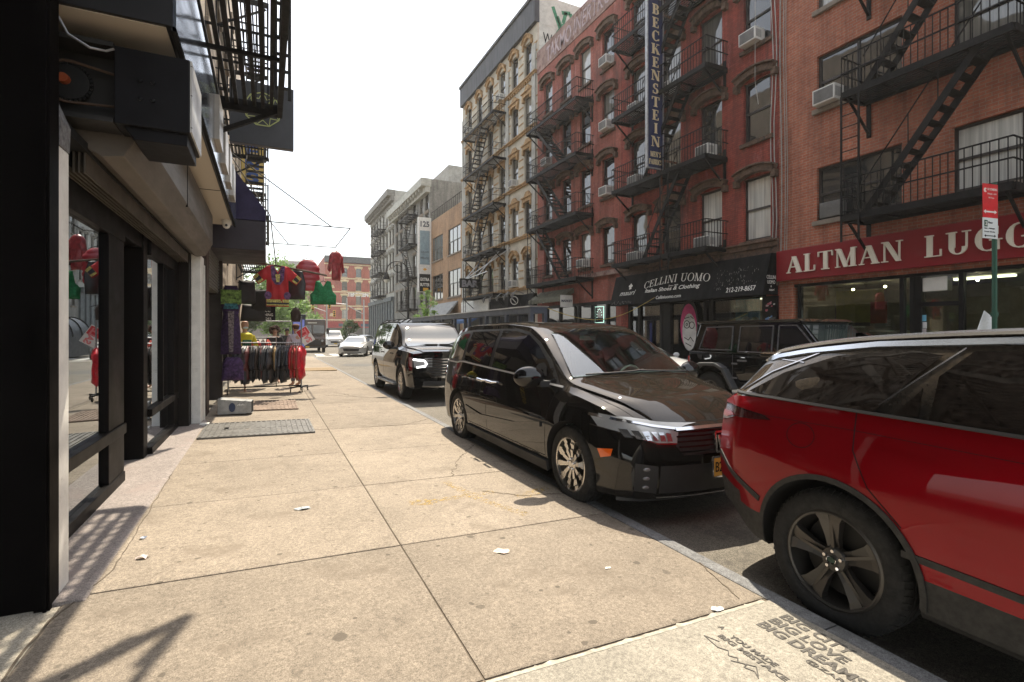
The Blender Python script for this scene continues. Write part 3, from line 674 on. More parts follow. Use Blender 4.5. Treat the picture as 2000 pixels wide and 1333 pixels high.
for i,(a,c,w_,h_,col) in enumerate(((1.05,1.66,.42,.55,(.10,.03,.02)),(1.5,1.66,.36,.45,(.06,.05,.05)),(2.0,1.54,.5,.4,(.2,.18,.15)),(2.7,1.54,.5,.35,(.25,.2,.14)),(4.6,.3,.6,.9,(.08,.08,.1)),(6.3,.3,.6,1.3,(.35,.22,.05)),(7.2,.3,.6,1.6,(.05,.05,.05)),(7.9,.3,.5,1.9,(.1,.09,.08)))):
    b=MB(); b.box(a,1.0 if i<2 else 1.25,c+.001,a+w_,1.3 if i<2 else 1.6,c+h_); b.box(a+w_*.35,1.1,c+h_,a+w_*.65,1.14,c+h_+.08); q=b.build('suitcase',M('case_%d'%i,col,.5),None,loc=(BX,Y1,0),rotz=rz,bevel=.03)
    tag(q,['dark red case on the white shelf behind the luggage shop glass','small dark case beside the dark red one on the white shelf','pale brown case on the middle shop shelf','tan case at the right end of the middle shop shelf','black suitcase standing on the luggage shop floor','yellow brown case right of the shop door','tall black case inside the luggage shop','tallest grey case at the back of the luggage shop'][i],'suitcase')
b=MB(); b.box(sY(Y1,1622),.25,1.75,sY(Y1,1715),.26,2.62); q=b.build('banner',M('banner_yellow',(.55,.42,.03),.6),None,loc=(BX,Y1,0),rotz=rz); tag(q,'yellow banner hung inside the luggage shop window','banner')
b=MB(); b.box(sY(Y1,1690),.22,1.72,sY(Y1,1722),.235,2.28); q=b.build('poster',M('poster_red',(.55,.06,.01),.6),None,loc=(BX,Y1,0),rotz=rz); tag(q,'orange red square poster over the end of the yellow banner','poster')
b=MB(); b.box(sY(Y1,1797),.09,2.45,sY(Y1,1845),.35,2.78); q=b.build('air_handler',acw,None,loc=(BX,Y1,0),rotz=rz,bevel=.02); tag(q,'white wall air handler over the luggage shop door','air handler')
for a,z_,col in ((1796,1.75,(.15,.4,.55)),(1797,1.58,(.6,.6,.6)),(1796,1.42,(.55,.5,.5))):
    b=MB(); b.box(sY(Y1,a),.108,z_,sY(Y1,a+8),.118,z_+.15); q=b.build('door_sticker',M('stk%d'%int(z_*100),col,.5),None,loc=(BX,Y1,0),rotz=rz); tag(q,{1.75:'blue sticker uppermost on the luggage shop door',1.58:'white sticker in the middle of the luggage shop door',1.42:'pinkish sticker lowest on the luggage shop door'}[z_],'sticker')

# --- dark red tenement with the menswear awning
Y1=18.24; L=(BX,Y1,0); W=Y1-10.53
r=thing('red_tenement','dark red tenement with sooty brownstone lintels behind the blue vertical sign','building',L,rz)
cols=[sY(Y1,p) for p in (1249,1311,1388,1478)]; rows=[(4.42,2.02),(7.60,1.95),(10.62,1.95),(13.65,1.9)]
wins=[(s,z,1.0,h) for s in cols for z,h in rows]
shopw=(W/2,.05,W-.9,2.75)
wall(r,W,17.8,12,wins+[shopw],brickR,rec=.3)
al=arch_lintel(brown,.16,.2,.2,.26)
for i,s in enumerate(cols):
    for j,(z,h) in enumerate(rows):
        window_part(r,s,z,1.0,h,frameb,glassW if (j==0 and i>1) else pick(glassC,glassD,glassC),lintel=al,sill=brown,rec=.16,sash=.06)
b=MB(); b.box(0,-.12,4.12,W,-.001,4.34); b.box(0,-.18,4.28,W,-.1,4.345); b.box(0,-.07,2.9,W,-.001,4.12); b.box(-.1,-.35,17.2,W+.1,0,17.7); b.build('cornice',brown,r,bevel=.02)
fire_escape(r,[4.28,7.33,10.33,13.35],cols[0]-.55,cols[2]+.75,1.0,[(7.33,cols[2]-.55,4.28,cols[1]-.6),(10.33,cols[2]-.55,7.33,cols[1]-.6),(13.35,cols[2]-.55,10.33,cols[1]-.6)],drop=(cols[1]+.55,7.3,3.4))
for (c,z,lab,w_) in ((0,10.64,'white air conditioner in the fourth floor window left of the blue vertical sign',.6),(0,7.62,'white air conditioner in the third floor window left of the blue vertical sign',.6),(0,4.44,'white air conditioner in the second floor window over the left end of the black awning',.66),(2,4.44,'large white air conditioner on the sill over the middle of the black awning',.72),(3,10.64,'white air conditioner in the top right window of the dark red tenement',.62),(2,7.63,'grey round fan air conditioner in the third floor window on the fire escape',.6),(1,10.64,'white air conditioner behind the blue vertical sign',.6)):
    ac_unit(L,rz,cols[c]-.1,z,lab,w=w_)
b=MB(); rnd.seed(2)
for dx in (W-.10,W-.22): b.tube([(dx+.05*math.sin(k*1.3),-.05,3.9+k) for k in range(13)],.016,6)
b.tube([(cols[3]+.1,-.2,12.5),(cols[3]+.15,-.25,11.6),(cols[3]+.1,-.2,9.4),(cols[3]+.22,-.2,8.6)],.01,5)
b.build('cable',M('pale_cable',(.35,.33,.30),.7),r)
# awning of the menswear shop
t=thing('shop_awning','black sloping cloth awning lettered Italian Shoes and Clothing with a phone number','awning',L,rz)
yo,yi=-.64,-.30; zt,zb=3.88,2.62; sa,sb=.05,W-.05
b=MB(); b.prism([(yi,zt),(yo,zb+.02),(yo,zb),(yo+.02,zb),(yi+.02,zt-.02)],(sa,0,0),(0,1,0),(0,0,1),(1,0,0),sb-sa)
b.quad((sa,yi,zt),(sb,yi,zt),(sb,0,zt+.03),(sa,0,zt+.03)); b.quad((sb,yi,zt),(sb,yo,zb),(sb,0,zb),(sb,0,zt+.03)); b.quad((sa,yi,zt),(sa,yo,zb),(sa,0,zb),(sa,0,zt+.03))
b.build('cloth',awnb,t)
ov=Vector((0,yi-yo,zt-zb)); ol=ov.length; up=ov.normalized()
def apt(s,v): return Vector((s,yo,zb))+up*v+Vector((0,-.012,0))
b=MB(); sA=sY(Y1,1253,13.4); sB=sY(Y1,1383,13.45)
Wc=sB-sA
def arc_warp(x,y): q=(x/(Wc/2)); q=max(-1,min(1,q)); return (x,y*(1.05-.12*abs(q))+.14*(1-q*q)-.05)
serif(b,'CELLINI UOMO',apt((sA+sB)/2,.66),(1,0,0),up,.30,w=Wc,depth=.006,gap=.10,T=.13,t=.045,center=True,warp=arc_warp)
text(b,'Italian Shoes & Clothing',apt(sY(Y1,1257,13.4),.40),(1,0,0),up,w=sY(Y1,1366,13.45)-sY(Y1,1257,13.4),h=.2,depth=.004,bold=.015,shear=.2)
text(b,'Celliniuomo.com',apt(sY(Y1,1281,13.4),.14),(1,0,0),up,w=sY(Y1,1332,13.45)-sY(Y1,1281,13.4),h=.13,depth=.004)
text(b,'Since 1989',apt(sY(Y1,1301,13.4),.60),(1,0,0),up,w=.5,h=.06,depth=.003,shear=.3)
text(b,'212-219-8657',apt(sY(Y1,1418,13.4),.16),(1,0,0),up,w=sY(Y1,1475,13.4)-sY(Y1,1418,13.4),h=.16,depth=.004)
text(b,'mauri',apt(sY(Y1,1208,13.4),.42),(1,0,0),up,w=sY(Y1,1238,13.4)-sY(Y1,1208,13.4),h=.2,depth=.004,shear=.4)
c0=apt(sY(Y1,1226,13.4),.78)
for dx,dz,rr in ((0,0,.07),(-.07,.03,.05),(.07,.03,.05),(0,.09,.05),(-.03,-.08,.04),(.04,-.07,.04)):
    p=c0+Vector((dx,0,0))+up*dz; b.prism([(rr*math.cos(a),rr*math.sin(a)) for a in [k*math.pi/4 for k in range(8)]],p,(1,0,0),up,(0,-1,0),.004+abs(dx)*.02)
b.build('lettering',awnl,t); b=MB()
rnd.seed(31)
for k in range(70):                # flaking streaks of old lettering
    s=rnd.uniform(sY(Y1,1392,13.4),sY(Y1,1475,13.4)); v=rnd.uniform(.25,.95); p=apt(s,v); b.bar(p,p+up*rnd.uniform(.02,.09)+Vector((rnd.uniform(-.02,.03),0,0)),.009,.003)
for k in range(50):
    s=rnd.uniform(.15,sY(Y1,1235,13.4)); v=rnd.uniform(.03,.16); p=apt(s,v); b.bar(p,p+up*rnd.uniform(.01,.05)+Vector((rnd.uniform(-.03,.03),0,0)),.008,.003)
kind(b.build('flaked_lettering',M('flaked_white',(.30,.29,.27),.8,var=.4),t),'stuff')
b=MB(); sd=MB()
text(b,'CELLINI',(sb+.004,-.50,3.10),(0,1,0),(0,0,1),w=.40,h=.11,depth=.004); text(b,'UOMO',(sb+.004,-.47,2.95),(0,1,0),(0,0,1),w=.34,h=.11,depth=.004); text(b,'&',(sb+.004,-.33,2.85),(0,1,0),(0,0,1),h=.06,depth=.004); text(b,'mauri',(sb+.004,-.40,2.74),(0,1,0),(0,0,1),w=.24,h=.07,depth=.004,shear=.4)
b.build('lettering',awnl,t)
# menswear shopfront
t=thing('menswear_shop_window','menswear shopfront with glass display under the black awning','shopfront',L,rz)
b=MB()
for s in (.5,1.15,2.5,2.95,4.75,5.0,W-.55): b.box(s-.07,.03,.05,s+.07,.25,2.8)
b.box(2.5,.05,.05,2.95,.5,2.8); b.box(.45,.02,2.62,W-.45,.25,2.8); b.box(.45,.02,.05,W-.45,.24,.5); b.build('frame',blackp,t)
g=MB(); g.box(.5,.12,.5,W-.5,.128,2.62); g.build('pane',bpy.data.materials['shop_glass'],t)
b=MB(); b.quad((.4,3.5,0),(W-.4,3.5,0),(W-.4,3.5,3),(.4,3.5,3)); b.quad((.4,.2,.06),(W-.4,.2,.06),(W-.4,3.5,.06),(.4,3.5,.06)); b.quad((.4,.3,2.82),(.4,3.5,2.82),(W-.4,3.5,2.82),(W-.4,.3,2.82)); b.build('room',M('dark_interior',(.06,.05,.04),.9),t)
for q in ((1.3,1.4,2.66,2.0,1.5,2.7),(3.1,1.4,2.66,3.9,1.5,2.7),(6.1,.9,2.60,7.0,1.0,2.64)): b=MB(); b.box(*q); b.build('tube_lamp',lm,t)
b=MB(); b.box(.65,.9,.1,1.2,.92,2.6); b.build('backdrop',M('pale_backdrop',(.4,.4,.35),.8),t)
# sky poster: blue with a white cloud
t2=thing('sky_poster','blue poster with white cloud hung in the menswear window','poster',L,rz); ps0=sY(Y1,1424)
b=MB(); b.box(ps0,.3,1.4,ps0+.95,.32,2.6); b.build('sheet',M('poster_sky_blue',(.03,.24,.38),.6),t2)
b=MB(); 
for dx,dz,rr in ((.2,.25,.18),(.42,.4,.2),(.6,.3,.2),(.78,.42,.15),(.5,.2,.2)): b.prism([(rr*math.cos(a),rr*.85*math.sin(a)) for a in [k*math.pi/6 for k in range(12)]],(ps0+dx,.296-dx*.004,1.45+dz),(1,0,0),(0,0,1),(0,-1,0),.004)
b.build('cloud',M('poster_cloud',(.42,.47,.45),.7),t2)
# oval face mural board
t2=thing('painted_oval_board','tall oval board painted with a white mask like face on pink beside the shop door','painting',L,rz); ms=sY(Y1,1343,13.9); 
def oval(b,cx,cz,rx,rz_,y,m=0,n=24): b.prism([(rx*math.cos(k*2*math.pi/n),rz_*math.sin(k*2*math.pi/n)) for k in range(n)],(cx,y,cz),(1,0,0),(0,0,1),(0,1,0),.008,m)
b=MB(); oval(b,ms,1.75,.44,.95,-.03); b.build('board',M('mural_black',(.02,.02,.02),.6),t2)
b=MB(); oval(b,ms-.02,1.72,.40,.82,-.042); b.build('pink_paint',M('mural_pink',(.55,.05,.18),.6),t2)
b=MB(); oval(b,ms+.03,1.5,.34,.68,-.054); b.build('face_paint',M('mural_white',(.55,.53,.5),.6),t2)
b=MB()
def ring(cx,cz,r,w=.025,y=-.062):
    P=[(cx+r*math.cos(a),cz+r*math.sin(a)) for a in [k*math.pi/8 for k in range(17)]]
    for p,q in zip(P,P[1:]): b.bar((p[0],y,p[1]),(q[0],y,q[1]),w,.004,up=(0,1,0))
ring(ms-.08,1.78,.14); ring(ms+.17,1.75,.12); ring(ms-.08,1.78,.04)
for a,c in (((-.2,1.3),(.0,1.2)),((0,1.2),(.1,1.32)),((.1,1.32),(.25,1.15)),((-.15,1.1),(.15,.98)),((-.2,2.0),(.05,2.05)),((.1,2.08),(.25,1.98))): b.bar((ms+a[0],-.062,a[1]),(ms+c[0],-.062,c[1]),.025,.004,up=(0,1,0))
b.build('line_paint',blackm,t2)
# sticker covered pier
t2=thing('sticker_pier','narrow black pier covered with stickers and scrawls between the two shops','pier',L,rz)
b=MB(); b.box(W-.42,-.10,.02,W-.02,.02,2.6); b.build('post',blackp,t2)
rnd.seed(12)
for k in range(34):
    b=MB(); s=rnd.uniform(W-.40,W-.12); z=rnd.uniform(.9,2.4); a=rnd.uniform(.05,.12); b.prism([(0,0),(a,.01),(a*1.05,a*rnd.uniform(.5,1.2)),(-.01,a*.7)],(s,-.101-.0007*k,z),(1,0,0),(0,0,1),(0,-1,0),.0006)
    b.build('sticker',M('sticker_%d'%(k%7),[(.6,.6,.58),(.55,.12,.16),(.6,.45,.05),(.1,.2,.4),(.5,.5,.6),(.05,.05,.05),(.55,.25,.3)][k%7],.6) if 'sticker_%d'%(k%7) not in bpy.data.materials else bpy.data.materials['sticker_%d'%(k%7)],t2)
for nm,sx,z0_,hh,hc,lab in (('mannequin',.98,.6,1.45,(.45,.33,.05),'clothed mannequin in yellow in the left menswear window'),('mannequin',6.1,.5,1.45,(.3,.22,.1),'clothed mannequin right of the cloud poster'),('mannequin',5.15,.5,1.45,(.12,.1,.09),'dark clothed mannequin left of the cloud poster')):
    t2=thing(nm,lab,'mannequin',Vector(L)+Matrix.Rotation(rz,3,'Z')@Vector((sx,.62,z0_)),rz)
    b=MB(); b.lathe([(.0,0),(.13,.0),(.15,.3),(.12,.6),(.2,1.0),(.19,1.15),(.06,1.25),(.05,1.32),(.085,1.4),(.07,1.52),(0,1.56)],14,(0,0,0),'z'); b.build('body',M('mannequin_skin',(.35,.25,.18),.5),t2,smooth=True)
    b=MB(); b.lathe([(.15,.5),(.15,.6),(.215,1.0),(.205,1.17),(.08,1.25)],14,(0,0,0),'z'); b.tube([(-.2,0,1.15),(-.26,0,.9),(-.24,-.03,.6)],.055,8); b.tube([(.2,0,1.15),(.26,0,.9),(.24,-.03,.6)],.055,8); b.build('jacket',M('mjacket%d'%int(sx*10),hc,.8),t2,smooth=True)

# blue vertical sign
t=thing('vertical_sign','tall narrow blue blade sign with gold serif letters ending in MENS FABRICS','sign',(0,14.7,0))
xa,xb,za,zb_=12.47,13.2,7.5,13.75
b=MB(); b.box(xa,0,za,xb,.12,zb_); b.build('panel',navy,t,bevel=.01)
b=MB()
for (p,q) in (((xa,za),(xb,za)),((xa,zb_),(xb,zb_)),((xa,za),(xa,zb_)),((xb,za),(xb,zb_))): b.bar((p[0],-.01,p[1]),(q[0],-.01,q[1]),.05,.03,up=(0,1,0))
b.box(xa-.012,0,za,xa-.002,.12,zb_); b.build('frame',greym,t)
b=MB(); n=11; z_top=13.6; ph=.485
for i,c in enumerate('BECKENSTEIN'):
    w_=glyph(c,.2)[0]*.40; serif(b,c,((xa+xb)/2,-.004,z_top-(i+.92)*ph),(1,0,0),(0,0,1),.37,w=min(.52,w_*1.15),depth=.02,T=.21,t=.06,center=True)
serif(b,"MEN'S",((xa+xb)/2,-.004,7.92),(1,0,0),(0,0,1),.19,w=.48,depth=.02,T=.2,t=.07,center=True)
serif(b,'FABRICS',((xa+xb)/2,-.004,7.64),(1,0,0),(0,0,1),.19,w=.60,depth=.02,T=.2,t=.07,center=True)
b.build('letters',gold,t)
b=MB(); b.box((xa+xb)/2+.3,.03,3.9,(xa+xb)/2+.36,.09,za); b.bar((xb,.14,za+.4),(BX,.14,za+.4),.06,.06); b.bar((xb,.14,zb_-.4),(BX,.14,zb_-.4),.06,.06); b.bar((xb,.14,10.4),(BX,.14,10.4),.06,.06); b.build('bracket',M('rusted_bracket',(.16,.06,.03),.8),t)

# --- worn red tenement
Y1=25.96; L=(BX,Y1,0); W=Y1-18.24-.004
r=thing('red_tenement','worn red brick tenement with painted parapet lettering beside the cream building','building',L,rz)
cols=[sY(Y1,p) for p in (1071,1106,1143,1188)]; rows=[(4.62,1.72),(7.68,1.8),(10.66,1.85),(13.58,1.78)]
wins=[(s,z,.92,h) for s in cols for z,h in rows]
wall(r,W,17.58,12,wins+[(W/2+.3,.05,W-1.3,2.9)],brickB,rec=.3)
for i,s in enumerate(cols):
    for j,(z,h) in enumerate(rows): window_part(r,s,z,.92,h,frameb,pick(glassD,glassD,glassC),lintel=al,sill=brown,rec=.16,sash=.05)
b=MB(); b.box(0,-.04,16.28,W,-.001,17.58); b.box(0,-.14,4.1,W,-.001,4.3); b.build('parapet_band',M('faded_parapet',(.30,.20,.17),.9,var=.35,scale=1.5,dirt=((.14,.06,.045),2.2,.5)),r)
b=MB(); pf=M('graffiti_white',(.62,.60,.60),.8,var=.15)
def graff(b,s,z,k,seed):
    R_=random.Random(seed)
    pts=[(0,0),(.05,.8),(.35,.75),(.1,.4),(.4,.35),(.42,0)]
    pts=[(a+R_.uniform(-.08,.08),c+R_.uniform(-.1,.1)) for a,c in pts]
    stroke(b,[(a*k,c*k) for a,c in pts],.07,(s,-.05,z),(1,0,0),(0,0,1),.006)
text(b,'TAKMO',(1.1,-.045,16.45),(1,0,0),(0,0,1),w=2.6,h=.85,depth=.008,bold=.02); text(b,'INERTKO',(3.9,-.045,16.5),(1,0,0),(0,0,1),w=3.2,h=.8,depth=.008,shear=.2)
b.build('graffiti',M('graffiti_pale',(.42,.33,.34),.8,var=.3),r)
fire_escape(r,[4.05,7.1,9.9,12.5],cols[0]-.7,cols[2]+.75,1.0,[(7.1,cols[0]+.1,4.05,cols[1]+.9),(9.9,cols[0]+.1,7.1,cols[1]+.9),(12.5,cols[0]+.1,9.9,cols[1]+.9)],drop=(cols[0]-.5,7,2.9))
for (c,z,lab) in ((3,13.6,'white air conditioner in the fifth floor right window of the worn red tenement'),(3,10.68,'white air conditioner in the fourth floor right window of the worn red tenement'),(3,7.7,'white air conditioner over dripping stains, third floor right, worn red tenement'),(2,4.64,'white air conditioner behind the lowest railing of the worn red tenement'),(0,10.68,'white air conditioner in the far left window under the top fire escape platform')):
    ac_unit(L,rz,cols[c],z,lab,w=.6)
# its ground floor
t=thing('cafe_shopfront','dark cafe shopfront with neon trimmed window under the worn red tenement','shopfront',L,rz)
b=MB()
for s in (.95,2.4,3.9,4.2,5.4,5.55,6.6,W-.35): b.box(s-.06,.03,.05,s+.06,.25,2.95)
b.box(.9,.03,1.7,W-.4,.22,1.8); b.box(.9,.02,.05,W-.4,.24,.6); b.box(.9,.02,2.8,W-.4,.24,2.95); b.build('frame',blackp,t)
g=MB(); g.box(.95,.12,.6,W-.4,.128,2.8); g.build('pane',glassD,t)
b=MB(); 
for (p,q) in (((5.6,1.95),(6.3,1.95)),((6.3,1.95),(6.3,2.7)),((6.3,2.7),(5.6,2.7)),((5.6,2.7),(5.6,1.95))): b.bar((p[0],.09,p[1]),(q[0],.09,q[1]),.02,.02)
for k in range(9): a=k*.5; b.sphere((5.95+.2*math.cos(a),.09,2.3+.28*math.sin(a)),.018,6,4)
b.build('neon_trim',M('neon_trim',(.5,.8,.7),emit=((.55,.9,.75),.9)),t)
t=thing('shop_awning','olive striped low awning over the cafe below the worn red tenement','awning',L,rz)
b=MB(); b.prism([(0,3.75),(-.75,3.25),(-.75,3.05),(-.72,3.05),(0,3.5)],(.3,0,0),(0,1,0),(0,0,1),(1,0,0),3.6); b.build('cloth',M('olive_awning',(.12,.12,.085),.8,dirt=((.25,.22,.16),5,.55)),t)
b=MB(); b.box(4.05,-.9,2.75,4.08,-.2,3.35); q=b.build('blade_sign',whitep,None,loc=L,rotz=rz); tag(q,'small white square blade sign by the cafe doorway','sign')
b=MB(); text(b,'MARKET',(4.045+.04,-.86,3.0),(0,1,0),(0,0,1),w=.62,h=.12,depth=.004,bold=.03); b.build('words',navy,q)

# --- cream building with ochre trim
Y1=38.5; L=(BX,Y1,0); W=Y1-25.96-.004
r=thing('cream_tenement','tall cream and ochre tenement with slate roof band and scrawled side wall','building',L,rz)
cols=[sY(Y1,p) for p in (917,937,958,981,1005.5,1031.5)]
rows=[(4.3,1.86),(7.42,1.88),(10.58,1.87),(13.7,1.9),(16.75,2.0)]
wins=[(s,z,.95,h) for s in cols for z,h in rows]
wall(r,W,20.9,14,wins+[(W/2,.05,W-1.6,2.9)],limest,rec=.3)
fl=flat_lintel(ochre,.22,.12,.14,.30); ar=arch_lintel(ochre,.34,.2,.14,.14)
for i,s in enumerate(cols):
    for j,(z,h) in enumerate(rows): window_part(r,s,z,.95,h,frameb,pick(glassD,glassD,glassC),lintel=(ar if j in (4,0) else fl),sill=ochre,rec=.18,sash=.05)
b=MB()
for z in (4.12,7.22,10.4,13.5,16.55): b.box(0,-.13,z-.08,W,-.001,z+.08); b.box(0,-.2,z+.03,W,-.12,z+.085)
for j,(z,h) in enumerate(rows):
    for k in (1,2,3):
        for a,c in zip([-.6]+[s+.62 for s in cols],[s-.62 for s in cols]+[W+.6]):
            a=max(a,0);c=min(c,W)
            if c-a>.1: b.box(a,-.035,z+h*k/4,c,-.001,z+h*k/4+.07)
for k in range(42): b.box(.1+k*(W-.2)/42,-.1,16.36,.1+k*(W-.2)/42+.16,-.002,16.47)
b.build('ochre_bands',ochre,r)
b=MB()
for s in (.3,(cols[3]+cols[4])/2-.05,W-.35,cols[0]-.85):
    b=MB(); b.box(s-.22,-.1,3.6,s+.22,-.001,18.2); b.build('pilaster',palec,r)
b=MB(); b.box(-.05,-.22,19.35,W+.05,.1,20.92); b.box(-.08,-.3,20.78,W+.08,.1,20.96); b.build('roof_band',M('slate_fascia',(.028,.030,.036),.6,var=.2,scale=2,stretch=(4,1,.4)),r)
b=MB(); b.box(W,.1,19.3,W+.02,14,20.98); b.box(W+.001,.1,16.5,W+.012,14,19.3); b.build('side_parapet',M('side_render',(.48,.50,.44),.9,var=.15,dirt=((.3,.3,.27),3,.6)),r)
b=MB(); gg=M('graffiti_green',(.035,.20,.10),.7,var=.3,scale=8); o_=(W+.024,0,0)
for pts in ([(1.0,20.5),(1.5,19.3),(1.25,18.9)],[(1.6,20.3),(2.2,20.4),(2.4,19.6),(2.0,19.2),(1.7,19.7),(1.9,20.4)],[(1.3,20.0),(2.0,18.6),(2.5,20.2),(3.3,19.2)],[(2.8,20.6),(3.1,19.3)],[(2.4,20.35),(3.8,20.2)]):
    stroke(b,pts,.22,o_,(0,1,0),(0,0,1),.008)
b.build('graffiti',gg,r)
b=MB(); 
for k,wd_ in enumerate(('WOM','GATS')):
    text(b,wd_,(W+.026,.35,18.25-k*.75),(0,1,0),(0,0,1),w=1.5,h=.6,depth=.006)
b.build('graffiti',blackm,r)
fire_escape(r,[3.95,6.85,9.8,12.75,15.7],cols[1]-.8,cols[3]+.8,1.0,[(6.85,cols[2]+.5,3.95,cols[1]+.3),(9.8,cols[2]+.5,6.85,cols[1]+.3),(12.75,cols[2]+.5,9.8,cols[1]+.3),(15.7,cols[2]+.5,12.75,cols[1]+.3)],drop=(cols[1]-.6,6.5,2.9),bal=.2)
for (c,z,lab) in ((4,10.6,'white air conditioner in a fourth floor cream tenement window, right of its fire escape'),(0,7.44,'white air conditioner in the third floor far left window of the cream tenement'),(4,4.32,'white air conditioner low on the cream tenement just right of the bar sign'),(0,16.77,'white air conditioner in the top left window of the cream tenement'),(3,16.77,'white air conditioner in the top cream tenement window beside the fire escape')):
    ac_unit(L,rz,cols[c],z,lab,w=.55,h=.42)
t=thing('dark_shopfront','black bar front with spot lamps under the cream tenement','shopfront',L,rz)
b=MB(); b.box(W*.48,-.25,2.95,W-.05,-.001,3.75); b.box(W*.48,-.02,.05,W-.3,.22,2.94); b.build('fascia',blackm,t)
b=MB(); b.box(.2,-.2,2.9,W*.46,-.001,3.85)
for k in range(7): b.box(.2,-.215,3.0+k*.12,W*.46,-.199,3.08+k*.12)
b.build('white_fascia',whitep,t)
b=MB()
for k in range(5): s=W*.5+.6+k*1.1; b.tube([(s,-.25,3.8),(s+.1,-.8,3.95),(s+.15,-1.1,3.7)],.03,6); b.lathe([(.03,0),(.12,.25),(.0,.02)],10,(s+.15,-1.1,3.45),'z')
b.build('spot_lamp',greym,t)
b=MB(); b.box(.5,.02,.05,W*.46,.24,2.9); b.build('lower_front',frameg,t)
t=thing('shop_awning','bright blue awning under the white fascia of the cream tenement','awning',L,rz)
b=MB(); b.prism([(0,2.9),(-1.1,2.35),(-1.1,2.15),(-1.07,2.15),(0,2.75)],(.4,0,0),(0,1,0),(0,0,1),(1,0,0),4.0); b.build('cloth',M('blue_awning',(.05,.12,.28),.7),t)
t=thing('bar_sign','black projecting sign with grey outlined letters reading BAR','sign',(0,33.2,0))
b=MB(); b.box(11.9,0,4.55,13.35,.2,5.2); b.build('panel',blackm,t)
b=MB(); text(b,'BAR',(12.0,-.004,4.62),(1,0,0),(0,0,1),w=1.22,h=.48,depth=.03,bold=.05); b.build('letters',M('bar_letters',(.25,.24,.26),.5),t)
b=MB(); b.bar((13.35,.1,4.7),(14,.1,4.7),.06,.06); b.bar((13.3,.1,5.1),(14,.1,5.9),.05,.05); b.build('bracket',iron,t)
t=thing('awning_frame','bare metal awning rods sticking out of the cream tenement','awning frame',L,rz)
b=MB()
for a in (5.6,7.9): b.bar((a,0,7.2),(a-1.1,-1.5,5.2),.06,.06)
b.bar((4.3,-1.5,5.2),(8.6,-1.5,5.35),.05,.05); b.bar((8.9,0,6.9),(4.5,-1.5,5.2),.05,.05); b.bar((4.0,-.05,7.2),(10.6,-.05,7.25),.04,.04); b.build('rods',M('white_rod',(.6,.62,.64),.4),t)
t=thing('logo_sign','small black projecting sign with a round white emblem over the bar door','sign',(0,27.6,0))
b=MB(); b.box(12.9,0,2.7,13.7,.1,3.75); b.build('panel',blackm,t)
b=MB()
for k in range(16):
    a0,a1=k*math.pi/8,(k+1)*math.pi/8; b.bar((13.3+.24*math.cos(a0),-.006,3.4+.24*math.sin(a0)),(13.3+.24*math.cos(a1),-.006,3.4+.24*math.sin(a1)),.06,.01,up=(0,1,0))
b.bar((13.18,-.006,3.5),(13.4,-.006,3.28),.06,.01,up=(0,1,0)); b.box(13.05,-.012,2.8,13.55,0,2.98); b.build('emblem',whitep,t)

# --- low tan brick building
Y1=47.6; L=(BX,Y1,0); W=Y1-38.5-.004
r=thing('tan_building','low tan brick building with large steel windows and a roof terrace','building',L,rz)
cols=[sY(Y1,887),sY(Y1,854)]; cols=[sY(Y1,854.5),sY(Y1,887)]
wins=[(s,z,3.2,h) for s in cols for z,h in ((4.5,2.25),(8.1,2.2))]
wall(r,W,12.0,14,wins+[(W/2,.05,W-1.2,2.9)],brickT,rec=.3)
for (s,z,w,h) in wins: window_part(r,s,z,w,h,frameg,glassC if z>8 else glassD,mull=2,sill=sillm,rec=.12)
b=MB(); b.box(.6,-.1,.05,W-.6,.2,2.95); b.build('shop_shutter',frameg,r)
b=MB(); b.box(W-4.4,3.5,12.0,W,13.9,16.2); b.box(W-8.5,5,12,W-4.5,13,14.6); b.box(W-8,2.5,12,W-4.6,4.9,14.2); b.build('roof_room',greyst,r)
b=MB(); b.box(W-3.6,3.46,13.2,W-2.4,3.52,15.0); b.build('roof_door',glassC,r)
b=MB(); 
for y,s0_,s1_,z in ((.1,.1,W-.1,12.0),(3.6,W-4.4,W,16.2)):
    b.bar((s0_,y,z+.9),(s1_,y,z+.9),.04,.04); k=s0_
    while k<s1_: b.bar((k,y,z),(k,y,z+.9),.03,.03); k+=.5
b.build('roof_railing',iron,r)
t=thing('shop_awning','grey canvas awning over the low tan brick building shop','awning',L,rz)
b=MB(); b.prism([(0,4.1),(-1.1,2.9),(-1.1,2.6),(-1.07,2.6),(0,3.95)],(1.0,0,0),(0,1,0),(0,0,1),(1,0,0),7.0); b.build('cloth',M('grey_awning',(.30,.30,.29),.8),t)
t=thing('vertical_sign','tall projecting sign numbered 125 over pale blue and black panels','sign',(0,47.2,0))
b=MB(); b.box(12.75,0,5.3,14.0,.3,12.35); b.build('panel',whitep,t)
b=MB(); b.box(12.9,-.02,7.9,13.85,-.001,11.1); b.build('blue_panel',M('pale_blue_panel',(.25,.34,.38),.5),t)
b=MB(); b.box(12.85,-.02,5.35,13.9,-.001,7.0); b.build('black_panel',blackm,t)
b=MB(); text(b,'125',(12.95,-.006,11.45),(1,0,0),(0,0,1),w=.85,h=.55,depth=.02,bold=.03); text(b,'GALATE',(12.97,-.024,9.0),(1,0,0),(0,0,1),w=.8,h=.16,depth=.02); text(b,'MINGE',(12.97,-.024,8.4),(1,0,0),(0,0,1),w=.8,h=.2,depth=.02); b.build('letters',M('sign_grey_letters',(.09,.10,.11),.6),t)
b=MB(); text(b,'EXTRA',(12.95,-.024,6.35),(1,0,0),(0,0,1),w=.85,h=.3,depth=.02,bold=.03); text(b,'BUTTER',(12.93,-.024,5.85),(1,0,0),(0,0,1),w=.9,h=.3,depth=.02,bold=.03); b.build('letters',whitep,t)
